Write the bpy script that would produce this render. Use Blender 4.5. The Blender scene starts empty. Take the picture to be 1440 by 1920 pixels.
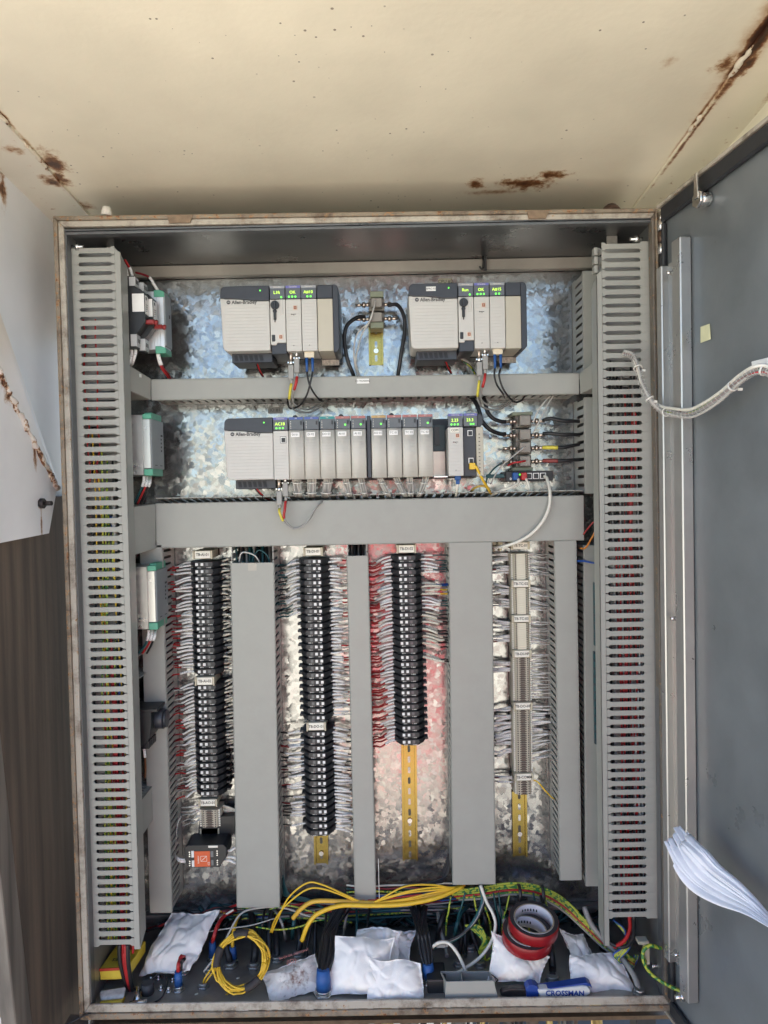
import bpy, bmesh, math, random
from mathutils import Vector, Matrix, noise

random.seed(7)
V = Vector
sc = bpy.context.scene
col = sc.collection

# ------------------------------------------------------------------ camera
FPX = 1387.0                                   # focal length in pixels of the 1440 x 1920 photograph
CAM = V((0.03941, -1.46811, 1.05306))
YAW, PITCH, ROLL = 0.000667, -0.027019, -0.021633
FWD = V((math.sin(YAW) * math.cos(PITCH), math.cos(YAW) * math.cos(PITCH), math.sin(PITCH)))
R0 = V((math.cos(YAW), -math.sin(YAW), 0)); U0 = R0.cross(FWD)
RGT = R0 * math.cos(ROLL) + U0 * math.sin(ROLL)
UPV = -R0 * math.sin(ROLL) + U0 * math.cos(ROLL)
cd = bpy.data.cameras.new('camera'); cam = bpy.data.objects.new('camera', cd); col.objects.link(cam)
cam.matrix_world = Matrix(((RGT.x, UPV.x, -FWD.x, CAM.x), (RGT.y, UPV.y, -FWD.y, CAM.y),
                           (RGT.z, UPV.z, -FWD.z, CAM.z), (0, 0, 0, 1)))
cd.sensor_fit = 'VERTICAL'; cd.sensor_height = 36.0; cd.sensor_width = 27.0
cd.lens = FPX / 1920.0 * 36.0
cd.clip_start = 0.02; cd.clip_end = 600
sc.camera = cam

# ------------------------------------------------------------------ sky, sun, exposure
SUN = V((-0.60, 0.48, 1.05)).normalized()      # direction towards the sun
w = bpy.data.worlds.new('World'); sc.world = w; w.use_nodes = True
nt = w.node_tree; bg = nt.nodes['Background']
sky = nt.nodes.new('ShaderNodeTexSky'); sky.sky_type = 'NISHITA'; sky.sun_disc = False
sky.sun_elevation = math.asin(SUN.z); sky.sun_rotation = math.atan2(SUN.x, SUN.y)
nt.links.new(sky.outputs[0], bg.inputs[0]); bg.inputs[1].default_value = 0.12
sl = bpy.data.lights.new('sun', 'SUN'); sl.energy = 5.0; sl.angle = math.radians(0.5); sl.color = (1, 0.95, 0.86)
so = bpy.data.objects.new('sun', sl); col.objects.link(so)
so.rotation_euler = SUN.to_track_quat('Z', 'Y').to_euler()
vs = sc.view_settings
vs.view_transform = 'Standard'; vs.look = 'None'; vs.gamma = 1; vs.use_curve_mapping = False
vs.exposure = 1.98
sc.cycles.use_denoising = True
sc.cycles.max_bounces = 8; sc.cycles.diffuse_bounces = 5; sc.cycles.glossy_bounces = 3
sc.cycles.sample_clamp_indirect = 6.0
sc.cycles.caustics_reflective = False; sc.cycles.caustics_refractive = False

# ------------------------------------------------------------------ pixel -> place
def ray(px, py): return FWD + RGT * ((px - 720) / FPX) + UPV * ((960 - py) / FPX)
def P(px, py, Y):                               # on the plane y = Y
    d = ray(px, py); return CAM + d * ((Y - CAM.y) / d.y)
def PX(px, py, X):
    d = ray(px, py); return CAM + d * ((X - CAM.x) / d.x)
def PZ(px, py, Z):
    d = ray(px, py); return CAM + d * ((Z - CAM.z) / d.z)
def PL(px, py, o, n):
    d = ray(px, py); return CAM + d * ((o - CAM).dot(n) / d.dot(n))
class PF:                                       # flat frame parallel to the panel, in photograph pixels
    def __init__(s, x0, y0, Y):
        s.x0, s.y0, s.Y = x0, y0, Y; s.o = P(x0, y0, Y); s.s = (Y - CAM.y) / FPX
    def __call__(s, x, y, Y=None):
        return V((s.o.x + (x - s.x0) * s.s, s.Y if Y is None else Y, s.o.z - (y - s.y0) * s.s))

# ------------------------------------------------------------------ materials
MATS = {}
def M(name, c, rough=.5, metal=0, var=.10, scale=25, bump=0, bscale=200, emit=0, spec=None, grime=0, gcol=(.1, .08, .06), rvar=0.0, trans=0):
    if name in MATS: return MATS[name]
    m = bpy.data.materials.new(name); m.use_nodes = True; n = m.node_tree.nodes; l = m.node_tree.links
    b = n['Principled BSDF']; b.inputs['Roughness'].default_value = rough; b.inputs['Metallic'].default_value = metal
    if spec is not None: b.inputs['Specular IOR Level'].default_value = spec
    tc = n.new('ShaderNodeTexCoord')
    nz = n.new('ShaderNodeTexNoise'); nz.inputs['Scale'].default_value = scale; nz.inputs['Detail'].default_value = 6
    nz.inputs['Roughness'].default_value = .65
    l.new(tc.outputs['Object'], nz.inputs['Vector'])
    mr = n.new('ShaderNodeMapRange'); mr.inputs[1].default_value = .3; mr.inputs[2].default_value = .7
    mr.inputs[3].default_value = 1 - var; mr.inputs[4].default_value = 1 + var
    l.new(nz.outputs[0], mr.inputs[0])
    mx = n.new('ShaderNodeMix'); mx.data_type = 'RGBA'; mx.blend_type = 'MULTIPLY'; mx.inputs[0].default_value = 1
    mx.inputs[6].default_value = (*c, 1); l.new(mr.outputs[0], mx.inputs[7])
    out = mx.outputs[2]
    if grime:
        g = n.new('ShaderNodeTexNoise'); g.inputs['Scale'].default_value = scale * .35; g.inputs['Detail'].default_value = 9
        g.inputs['Roughness'].default_value = .75
        l.new(tc.outputs['Object'], g.inputs['Vector'])
        gr = n.new('ShaderNodeMapRange'); gr.inputs[1].default_value = .52; gr.inputs[2].default_value = .72
        gr.inputs[3].default_value = 0; gr.inputs[4].default_value = grime; gr.clamp = True
        l.new(g.outputs[0], gr.inputs[0])
        gm = n.new('ShaderNodeMix'); gm.data_type = 'RGBA'; l.new(gr.outputs[0], gm.inputs[0])
        l.new(out, gm.inputs[6]); gm.inputs[7].default_value = (*gcol, 1); out = gm.outputs[2]
    l.new(out, b.inputs['Base Color'])
    if rvar:
        rr = n.new('ShaderNodeMapRange'); rr.inputs[1].default_value = .3; rr.inputs[2].default_value = .7
        rr.inputs[3].default_value = max(.05, rough - rvar); rr.inputs[4].default_value = rough + rvar
        l.new(nz.outputs[0], rr.inputs[0]); l.new(rr.outputs[0], b.inputs['Roughness'])
    if bump:
        bz = n.new('ShaderNodeTexNoise'); bz.inputs['Scale'].default_value = bscale; bz.inputs['Detail'].default_value = 4
        l.new(tc.outputs['Object'], bz.inputs['Vector'])
        bp = n.new('ShaderNodeBump'); bp.inputs['Strength'].default_value = bump; bp.inputs['Distance'].default_value = .002
        l.new(bz.outputs[0], bp.inputs['Height']); l.new(bp.outputs[0], b.inputs['Normal'])
    if emit:
        b.inputs['Emission Color'].default_value = (*c, 1); b.inputs['Emission Strength'].default_value = emit
    if trans:
        b.inputs['Transmission Weight'].default_value = trans
    MATS[name] = m; return m

def mathn(nt, op, a, b=None, c=None, clamp=False):
    n = nt.nodes.new('ShaderNodeMath'); n.operation = op; n.use_clamp = clamp
    for i, v in enumerate((a, b, c)):
        if v is None: continue
        if isinstance(v, (int, float)): n.inputs[i].default_value = v
        else: nt.links.new(v, n.inputs[i])
    return n.outputs[0]

def galvanised():
    m = bpy.data.materials.new('galvanised_spangle'); m.use_nodes = True; t = m.node_tree; n = t.nodes; l = t.links
    b = n['Principled BSDF']; tc = n.new('ShaderNodeTexCoord')
    mp = n.new('ShaderNodeMapping'); mp.inputs['Scale'].default_value = (1, 0, 1); l.new(tc.outputs['Object'], mp.inputs[0])
    nz = n.new('ShaderNodeTexNoise'); nz.inputs['Scale'].default_value = 70; nz.inputs['Detail'].default_value = 2; nz.inputs['Roughness'].default_value = .6
    l.new(mp.outputs[0], nz.inputs['Vector'])
    sub = n.new('ShaderNodeVectorMath'); sub.operation = 'SUBTRACT'; sub.inputs[1].default_value = (.5, .5, .5)
    l.new(nz.outputs['Color'], sub.inputs[0])
    scl = n.new('ShaderNodeVectorMath'); scl.operation = 'SCALE'; scl.inputs['Scale'].default_value = .024
    l.new(sub.outputs[0], scl.inputs[0])
    add = n.new('ShaderNodeVectorMath'); l.new(mp.outputs[0], add.inputs[0]); l.new(scl.outputs[0], add.inputs[1])
    vo = n.new('ShaderNodeTexVoronoi'); vo.inputs['Scale'].default_value = 100; l.new(add.outputs[0], vo.inputs['Vector'])
    sp = n.new('ShaderNodeSeparateColor'); l.new(vo.outputs['Color'], sp.inputs[0])
    cr = n.new('ShaderNodeMapRange'); cr.inputs[3].default_value = .26; cr.inputs[4].default_value = .39
    l.new(sp.outputs[0], cr.inputs[0])
    cc = n.new('ShaderNodeCombineColor'); l.new(cr.outputs[0], cc.inputs[0])
    l.new(mathn(t, 'MULTIPLY', cr.outputs[0], .995), cc.inputs[1]); l.new(mathn(t, 'MULTIPLY', cr.outputs[0], .975), cc.inputs[2])
    l.new(cc.outputs[0], b.inputs['Base Color'])
    b.inputs['Metallic'].default_value = .85
    rr = n.new('ShaderNodeMapRange'); rr.inputs[3].default_value = .13; rr.inputs[4].default_value = .25
    l.new(sp.outputs[1], rr.inputs[0]); l.new(rr.outputs[0], b.inputs['Roughness'])
    # every crystal is tilted a little
    s2 = n.new('ShaderNodeVectorMath'); s2.operation = 'SUBTRACT'; s2.inputs[1].default_value = (.5, .5, .5); l.new(vo.outputs['Color'], s2.inputs[0])
    s3 = n.new('ShaderNodeVectorMath'); s3.operation = 'SCALE'; s3.inputs['Scale'].default_value = .075; l.new(s2.outputs[0], s3.inputs[0])
    ge = n.new('ShaderNodeNewGeometry')
    s4 = n.new('ShaderNodeVectorMath'); l.new(ge.outputs['Normal'], s4.inputs[0]); l.new(s3.outputs[0], s4.inputs[1])
    s5 = n.new('ShaderNodeVectorMath'); s5.operation = 'NORMALIZE'; l.new(s4.outputs[0], s5.inputs[0]); l.new(s5.outputs[0], b.inputs['Normal'])
    MATS['galv'] = m; return m

def painted(name, base, stains, speck=0.0, seed=0.0, rust_noise=0.0, rough=.42, grime=0, nscale=38):
    """Painted sheet steel. stains: (x, y, z, rx, ry, rz, amount) ellipsoid patches of rust in object space."""
    m = bpy.data.materials.new(name); m.use_nodes = True; t = m.node_tree; n = t.nodes; l = t.links
    b = n['Principled BSDF']; tc = n.new('ShaderNodeTexCoord'); ob = tc.outputs['Object']
    nz = n.new('ShaderNodeTexNoise'); nz.inputs['Scale'].default_value = nscale; nz.inputs['Detail'].default_value = 8; nz.inputs['Roughness'].default_value = .7
    l.new(ob, nz.inputs['Vector'])
    big = n.new('ShaderNodeTexNoise'); big.inputs['Scale'].default_value = 5; big.inputs['Detail'].default_value = 4; l.new(ob, big.inputs['Vector'])
    mask = None
    for stn in stains:
        (x, y, z, rx, ry, rz, am) = stn[:7]; ng = stn[7] if len(stn) > 7 else 2.6
        mp = n.new('ShaderNodeMapping'); mp.vector_type = 'TEXTURE'
        mp.inputs['Location'].default_value = (x, y, z); mp.inputs['Scale'].default_value = (rx, ry, rz); l.new(ob, mp.inputs[0])
        ln = n.new('ShaderNodeVectorMath'); ln.operation = 'LENGTH'; l.new(mp.outputs[0], ln.inputs[0])
        k = mathn(t, 'SUBTRACT', 1.0, ln.outputs['Value'])
        k = mathn(t, 'ADD', k, mathn(t, 'MULTIPLY', mathn(t, 'SUBTRACT', nz.outputs[0], .5), ng))
        k = mathn(t, 'MULTIPLY', mathn(t, 'SUBTRACT', k, .05, clamp=True), 1.05 * am, clamp=True)
        mask = k if mask is None else mathn(t, 'MAXIMUM', mask, k)
    if rust_noise:
        k = mathn(t, 'MULTIPLY', mathn(t, 'SUBTRACT', nz.outputs[0], .62 - .1 * rust_noise), 7, clamp=True)
        mask = k if mask is None else mathn(t, 'MAXIMUM', mask, k)
    mr = n.new('ShaderNodeMapRange'); mr.inputs[1].default_value = .3; mr.inputs[2].default_value = .7; mr.inputs[3].default_value = .90; mr.inputs[4].default_value = 1.06
    l.new(big.outputs[0], mr.inputs[0])
    mx = n.new('ShaderNodeMix'); mx.data_type = 'RGBA'; mx.blend_type = 'MULTIPLY'; mx.inputs[0].default_value = 1
    mx.inputs[6].default_value = (*base, 1); l.new(mr.outputs[0], mx.inputs[7]); out = mx.outputs[2]
    if grime:
        gz = n.new('ShaderNodeTexNoise'); gz.inputs['Scale'].default_value = 16; gz.inputs['Detail'].default_value = 9; gz.inputs['Roughness'].default_value = .78; l.new(ob, gz.inputs['Vector'])
        gk = mathn(t, 'MULTIPLY', mathn(t, 'SUBTRACT', gz.outputs[0], .47, clamp=True), grime * 4.5, clamp=True)
        gm = n.new('ShaderNodeMix'); gm.data_type = 'RGBA'; l.new(gk, gm.inputs[0]); l.new(out, gm.inputs[6]); gm.inputs[7].default_value = (.085, .055, .035, 1); out = gm.outputs[2]
    if speck:
        vo = n.new('ShaderNodeTexVoronoi'); vo.inputs['Scale'].default_value = 70; l.new(ob, vo.inputs['Vector'])
        spc = n.new('ShaderNodeSeparateColor'); l.new(vo.outputs['Color'], spc.inputs[0])
        keep = mathn(t, 'GREATER_THAN', spc.outputs[0], 1 - speck)
        rad = mathn(t, 'MULTIPLY', spc.outputs[1], .16)
        dot = mathn(t, 'MULTIPLY', mathn(t, 'LESS_THAN', vo.outputs['Distance'], rad), keep)
        dot = mathn(t, 'MULTIPLY', mathn(t, 'MULTIPLY', dot, .75), mathn(t, 'MULTIPLY', mathn(t, 'SUBTRACT', big.outputs[0], .46, clamp=True), 9, clamp=True))
        dm = n.new('ShaderNodeMix'); dm.data_type = 'RGBA'; l.new(dot, dm.inputs[0]); l.new(out, dm.inputs[6]); dm.inputs[7].default_value = (.09, .06, .035, 1)
        out = dm.outputs[2]
    if mask is not None:
        ramp = n.new('ShaderNodeValToRGB'); e = ramp.color_ramp.elements
        e[0].position = 0; e[0].color = (*base, 1); e[1].position = 1; e[1].color = (.045, .018, .010, 1)
        x = ramp.color_ramp.elements.new(.35); x.color = (.42, .23, .09, 1)
        x = ramp.color_ramp.elements.new(.65); x.color = (.17, .065, .022, 1)
        l.new(mask, ramp.inputs[0])
        rm = n.new('ShaderNodeMix'); rm.data_type = 'RGBA'; l.new(mathn(t, 'MULTIPLY', mask, 1.7, clamp=True), rm.inputs[0]); l.new(out, rm.inputs[6]); l.new(ramp.outputs[0], rm.inputs[7]); out = rm.outputs[2]
    l.new(out, b.inputs['Base Color']); b.inputs['Roughness'].default_value = rough
    bp = n.new('ShaderNodeBump'); bp.inputs['Strength'].default_value = .12; bp.inputs['Distance'].default_value = .003
    fine = n.new('ShaderNodeTexNoise'); fine.inputs['Scale'].default_value = 90; fine.inputs['Detail'].default_value = 5; l.new(ob, fine.inputs['Vector'])
    hh = fine.outputs[0] if mask is None else mathn(t, 'SUBTRACT', fine.outputs[0], mask)
    l.new(hh, bp.inputs['Height']); l.new(bp.outputs[0], b.inputs['Normal'])
    MATS[name] = m; return m

def sleeve_mat(name, c):
    """White marker sleeve with small dark printing round it."""
    m = M(name, c, .45, 0, .06, 60); t = m.node_tree; n = t.nodes; l = t.links; b = n['Principled BSDF']
    src = b.inputs['Base Color'].links[0].from_socket
    tc = n.new('ShaderNodeTexCoord'); nz = n.new('ShaderNodeTexNoise'); nz.inputs['Scale'].default_value = 420; nz.inputs['Detail'].default_value = 1
    l.new(tc.outputs['Object'], nz.inputs['Vector'])
    k = mathn(t, 'MULTIPLY', mathn(t, 'GREATER_THAN', nz.outputs[0], .635), .6)
    mx = n.new('ShaderNodeMix'); mx.data_type = 'RGBA'; l.new(k, mx.inputs[0]); l.new(src, mx.inputs[6]); mx.inputs[7].default_value = (.12, .12, .13, 1)
    l.new(mx.outputs[2], b.inputs['Base Color']); return m

def striped(name, c1, c2):
    """Green-and-yellow earth wire: two colours in stripes wound round the wire."""
    m = M(name, c1, .4, 0, .08, 40); t = m.node_tree; n = t.nodes; l = t.links; b = n['Principled BSDF']
    src = b.inputs['Base Color'].links[0].from_socket
    tc = n.new('ShaderNodeTexCoord'); nz = n.new('ShaderNodeTexNoise'); nz.inputs['Scale'].default_value = 160; nz.inputs['Detail'].default_value = 0
    l.new(tc.outputs['Object'], nz.inputs['Vector'])
    k = mathn(t, 'GREATER_THAN', nz.outputs[0], .55)
    mx = n.new('ShaderNodeMix'); mx.data_type = 'RGBA'; l.new(k, mx.inputs[0]); l.new(src, mx.inputs[6]); mx.inputs[7].default_value = (*c2, 1)
    l.new(mx.outputs[2], b.inputs['Base Color']); return m

galv = galvanised()
m_duct = M('grey_pvc', (.315, .318, .290), .42, 0, .07, 7, .05, 60, grime=.34, gcol=(.23, .225, .205), rvar=.08)
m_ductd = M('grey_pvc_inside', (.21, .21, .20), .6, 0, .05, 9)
m_steel = M('dull_steel', (.34, .34, .335), .38, .75, .16, 7, .06, 90, rvar=.1)
m_floor = M('floor_steel', (.34, .33, .30), .42, .6, .22, 9, .08, 80, rvar=.12, grime=.6, gcol=(.12, .10, .075))
m_black = M('black_plastic', (.016, .017, .019), .42, 0, .2, 60)
m_term = M('terminal_plastic', (.020, .021, .024), .5, 0, .25, 50)
m_dark = M('charcoal_plastic', (.030, .033, .042), .40, 0, .12, 30)
m_plc = M('plc_grey', (.50, .49, .46), .45, 0, .04, 15, .04, 120)
m_plcw = M('plc_light', (.53, .52, .49), .42, 0, .04, 15, .04, 120)
m_plcb = M('plc_beige', (.46, .43, .35), .45, 0, .04, 15)
m_disp = M('display_grey', (.10, .105, .115), .25, 0, .1, 40)
m_white = M('white_plastic', (.78, .78, .76), .45, 0, .05, 60)
m_label = M('label_paper', (.80, .77, .67), .6, 0, .06, 60)
m_cream = M('cream_plastic', (.50, .455, .345), .5, 0, .06, 50)
m_creaml = M('cream_face', (.70, .655, .52), .5, 0, .05, 50)
m_taupe = M('taupe_plastic', (.27, .245, .205), .5, 0, .08, 50)
m_print = M('print_black', (.03, .03, .03), .6, 0, 0, 10)
m_rail = M('zinc_yellow_rail', (.34, .26, .075), .24, .9, .2, 5)
m_chrome = M('bright_metal', (.66, .65, .63), .25, .95, .08, 60)
m_brass = M('nickel_plug', (.60, .50, .42), .28, .9, .1, 60)
m_green = M('green_connector', (.10, .36, .24), .45, 0, .1, 60)
m_psu = M('psu_aluminium', (.58, .57, .54), .30, .85, .10, 9, rvar=.06)
m_psuf = M('psu_front', (.25, .27, .28), .45, 0, .06, 20)
m_led = M('led_green', (.10, .70, .06), .4, emit=.55)
m_ledy = M('led_text', (.42, .70, .06), .4, emit=.55)
m_red = M('red_insulation', (.40, .020, .022), .38, 0, .12, 60)
m_dred = M('dark_red_insulation', (.20, .012, .018), .4, 0, .12, 60)
m_yel = M('yellow_insulation', (.72, .46, .03), .38, 0, .08, 60)
m_blk = M('black_insulation', (.014, .014, .016), .42, 0, .2, 60)
m_blue = M('blue_insulation', (.015, .07, .30), .4, 0, .1, 60)
m_teal = M('teal_insulation', (.012, .075, .085), .42, 0, .15, 60)
m_gry = M('grey_insulation', (.30, .295, .28), .45, 0, .1, 60)
m_lgry = M('light_grey_insulation', (.48, .47, .44), .45, 0, .1, 60)
m_wht = M('white_insulation', (.70, .68, .60), .42, 0, .08, 60)
m_brn = M('brown_insulation', (.16, .07, .03), .42, 0, .12, 60)
m_org = M('orange_insulation', (.60, .22, .04), .42, 0, .1, 60)
m_pe = striped('earth_insulation', (.42, .47, .05), (.03, .17, .04))
m_slv = sleeve_mat('marker_sleeve', (.80, .79, .76))
m_slvc = sleeve_mat('cream_sleeve', (.66, .63, .52))
m_cloth = M('white_cloth', (.88, .865, .83), .85, 0, .05, 18, .25, 900, grime=.16, gcol=(.55, .50, .42))
m_blutape = M('blue_tape', (.015, .085, .29), .5, 0, .12, 60)
m_tapeblk = M('tape_foam', (.035, .03, .03), .7, 0, .15, 60)
m_tapered = M('tape_liner', (.27, .010, .014), .32, 0, .12, 40)
m_paper = M('paper', (.80, .81, .85), .7, 0, .04, 30, .05, 60)
m_zip = M('zip_tie', (.68, .67, .62), .5, 0, .05, 40)

# ------------------------------------------------------------------ mesh builder
WL = {}
def wloc(o): return WL.get(o.name, V((0, 0, 0))) if o is not None else V((0, 0, 0))
class MB:
    def __init__(s): s.v = []; s.f = []; s.m = []; s.sm = []
    def add(s, vs, fs, m=0, smooth=False):
        b = len(s.v); s.v += [V(x) for x in vs]
        for f in fs: s.f.append([b + i for i in f]); s.m.append(m); s.sm.append(smooth)
    def box(s, a, b, m=0):
        x0, x1 = sorted((a[0], b[0])); y0, y1 = sorted((a[1], b[1])); z0, z1 = sorted((a[2], b[2]))
        s.add([(x0, y0, z0), (x1, y0, z0), (x1, y1, z0), (x0, y1, z0), (x0, y0, z1), (x1, y0, z1), (x1, y1, z1), (x0, y1, z1)],
              [(0, 3, 2, 1), (4, 5, 6, 7), (0, 1, 5, 4), (1, 2, 6, 5), (2, 3, 7, 6), (3, 0, 4, 7)], m)
    def prism(s, poly, ext, m=0, smooth=False):
        n = len(poly); ext = V(ext); p = [V(q) for q in poly]
        nrm = V((0, 0, 0))
        for i in range(n): nrm += p[i].cross(p[(i + 1) % n])
        if nrm.dot(ext) > 0: p.reverse()           # first cap faces away from ext
        s.add(p + [q + ext for q in p], [tuple(range(n)), tuple(range(2 * n - 1, n - 1, -1))], m)
        b = len(s.v) - 2 * n
        for i in range(n):
            j = (i + 1) % n
            s.f.append([b + i, b + n + i, b + n + j, b + j]); s.m.append(m); s.sm.append(smooth)
    def quadbox(s, a, b, c, d, ext, m=0): s.prism([a, b, c, d], ext, m)
    def tube(s, pts, r, m=0, seg=6, cap=True):
        pts = [V(p) for p in pts]; n = len(pts)
        if n < 2: return
        rs = r if isinstance(r, (list, tuple)) else [r] * n
        t0 = (pts[1] - pts[0]).normalized(); up = V((0, 0, 1)) if abs(t0.z) < .9 else V((1, 0, 0))
        nv = (up - t0 * up.dot(t0)).normalized(); vs = []
        for i in range(n):
            t = (pts[min(i + 1, n - 1)] - pts[max(i - 1, 0)]).normalized()
            nv = (nv - t * nv.dot(t));
            if nv.length < 1e-6: nv = t.orthogonal()
            nv.normalize(); bv = t.cross(nv)
            for k in range(seg):
                a = 2 * math.pi * k / seg; vs.append(pts[i] + (nv * math.cos(a) + bv * math.sin(a)) * rs[i])
        fs = [(i * seg + k, i * seg + (k + 1) % seg, (i + 1) * seg + (k + 1) % seg, (i + 1) * seg + k) for i in range(n - 1) for k in range(seg)]
        s.add(vs, fs, m, True)
        if cap:
            b = len(s.v) - n * seg
            s.f.append([b + k for k in range(seg - 1, -1, -1)]); s.m.append(m); s.sm.append(False)
            s.f.append([b + (n - 1) * seg + k for k in range(seg)]); s.m.append(m); s.sm.append(False)
    def cyl(s, a, b, r, m=0, seg=10, r2=None): s.tube([a, b], [r, r if r2 is None else r2], m, seg)
    def ring(s, c, ax, r0, r1, h, m=0, seg=28, mi=None, mt=None):
        """Annulus from c along ax by h; mi: inner wall material, mt: end-face material."""
        ax = V(ax).normalized(); u = ax.orthogonal().normalized(); v = ax.cross(u); c = V(c)
        vs = []
        for hh in (0, h):
            for r in (r0, r1):
                for k in range(seg):
                    a = 2 * math.pi * k / seg; vs.append(c + ax * hh + (u * math.cos(a) + v * math.sin(a)) * r)
        def F(a, b, k): j = (k + 1) % seg; return (a * seg + k, a * seg + j, b * seg + j, b * seg + k)
        s.add(vs, [F(1, 3, k) for k in range(seg)], m, True); b = len(s.v) - 4 * seg
        for (i, j, mm, sm) in ((2, 0, m if mi is None else mi, True), (0, 1, m if mt is None else mt, False), (3, 2, m if mt is None else mt, False)):
            for k in range(seg):
                s.f.append([b + q for q in F(i, j, k)]); s.m.append(mm); s.sm.append(sm)
    def build(s, name, mats, parent=None, bevel=0, seg=1):
        off = wloc(parent)
        me = bpy.data.meshes.new(name); me.from_pydata([v - off for v in s.v], [], s.f)
        mats = mats if isinstance(mats, (list, tuple)) else [mats]
        for mm in mats: me.materials.append(mm)
        me.polygons.foreach_set('material_index', s.m); me.polygons.foreach_set('use_smooth', s.sm); me.update()
        o = bpy.data.objects.new(name, me); col.objects.link(o); o.parent = parent; WL[o.name] = off.copy()
        if bevel:
            bv = o.modifiers.new('bevel', 'BEVEL'); bv.width = bevel; bv.segments = seg; bv.limit_method = 'ANGLE'; bv.angle_limit = math.radians(40)
        return o
def tag(o, label=None, cat=None, group=None, kind=None):
    if label: o['label'] = label
    if cat: o['category'] = cat
    if group: o['group'] = group
    if kind: o['kind'] = kind
    return o
def thing(name, loc, label, cat, group=None):
    o = bpy.data.objects.new(name, None); col.objects.link(o); o.location = loc; o.empty_display_size = .02
    WL[o.name] = V(loc); return tag(o, label, cat, group)
def inst(src, parent, loc, name=None):
    """Another piece that shares src's mesh, at loc in its parent."""
    c = src.copy(); col.objects.link(c); c.parent = parent; c.location = loc
    WL[c.name] = wloc(parent) + V(loc); return c
TEXTS = []
def text(body, loc, size, mat, parent, name='lettering', rot=(math.pi / 2, 0, 0), align='CENTER', ext=.0002, sx=1.0, bold=0):
    c = bpy.data.curves.new(name, 'FONT'); c.body = body; c.size = size; c.align_x = align; c.align_y = 'CENTER'; c.extrude = ext
    c.offset = bold; c.resolution_u = 2
    c.materials.append(mat); o = bpy.data.objects.new(name, c); col.objects.link(o); o.parent = parent
    o.location = V(loc) - wloc(parent); o.rotation_euler = rot; o.scale = (sx, 1, 1); WL[o.name] = V(loc); TEXTS.append(o); return o
def smooth(pts, n=6):
    """Catmull-Rom through pts."""
    p = [V(q) for q in pts]
    if len(p) < 3: return p
    p = [p[0] * 2 - p[1]] + p + [p[-1] * 2 - p[-2]]; out = []
    for i in range(1, len(p) - 2):
        for k in range(n):
            t = k / n; a, b, c, d = p[i - 1:i + 3]
            out.append(.5 * ((2 * b) + (c - a) * t + (2 * a - 5 * b + 4 * c - d) * t * t + (3 * b - a - 3 * c + d) * t ** 3))
    return out + [p[-2]]
def pw(pts, n=6): return smooth([P(*q) for q in pts], n)
# ================================================================== SETTING
FZ = -0.52
mb = MB(); mb.add([(-120, -120, FZ), (120, -120, FZ), (120, 120, FZ), (-120, 120, FZ)], [(0, 1, 2, 3)])
g = mb.build('ground', M('dry_ground', (.56, .53, .445), .9, 0, .2, 6, .4, 40)); tag(g, kind='structure')
mb = MB(); mb.box((-3, -1.50, FZ + .004), (3, 1.6, FZ + .03)); g = mb.build('added_dark_slab', M('added_slab_dark', (.07, .072, .076), .7, .2, .3, 8, .2, 60)); tag(g, kind='structure')  # added dark slab that dims the ground mirrored in the panel and below

# ---- hood: cream painted steel roof and walls round the cabinet
CY0, CSL = 1.69, -0.073
def zc(y): return CY0 + CSL * y
CO = V((0, 0, CY0)); CN = V((0, -CSL, 1)).normalized()
XL1 = sum(PL(x, y, CO, CN).x for x, y in ((0, 210), (165, 400))) / 2
XL2 = sum(PL(x, y, CO, CN).x for x, y in ((0, 315), (95, 408))) / 2
XR1 = sum(PL(x, y, CO, CN).x for x, y in ((1440, 40), (1190, 385))) / 2
XR2 = sum(PL(x, y, CO, CN).x for x, y in ((1440, 200), (1310, 320))) / 2
YB, YF = .40, -.64
hood = thing('equipment_hood', (0, YB, 1.0), 'cream painted steel hood with rusty seams sheltering the control cabinet', 'hood')
def cp(px, py): return PL(px, py, CO, CN)
def st(px, py, rx, ry, am, rz=.05):
    p = cp(px, py) - wloc(hood); return (p.x, p.y, p.z, rx, ry, rz, am)
CREAM = (.81, .755, .605); WHITE_SKYLIT = (.80, .815, .845)  # left wall: blue of the skylight mixed into the white paint colour
m_ceil = painted('hood_ceiling_paint', CREAM, [st(985, 345, .075, .035, .9), st(1035, 328, .05, .022, 1.0), st(890, 345, .03, .03, .8), st(930, 360, .10, .016, .5),
                 st(1255, 115, .015, .022, .4), (XR1 - .004, -0.84, .73, .034, .40, .08, .60, 1.0), (XR1 - .001, -0.86, .73, .016, .34, .08, 1.7, 1.1), (XR1 - .001, -0.550, .712, .006, .22, .06, .8, 1.2), (XL1 + .002, -0.600, .71, .006, .30, .06, .7), st(100, 305, .03, .06, .9), st(115, 335, .02, .04, .9), st(1365, 120, .03, .03, .8), st(155, 385, .03, .03, .6)], speck=.45)
mb = MB()
mb.prism([(XL1 - .03, YF, zc(YF)), (XR1 + .03, YF, zc(YF)), (XR1 + .03, YB, zc(YB)), (XL1 - .03, YB, zc(YB))], (0, 0, .006))
mb.build('roof_sheet', m_ceil, hood)
hz = .006
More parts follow.
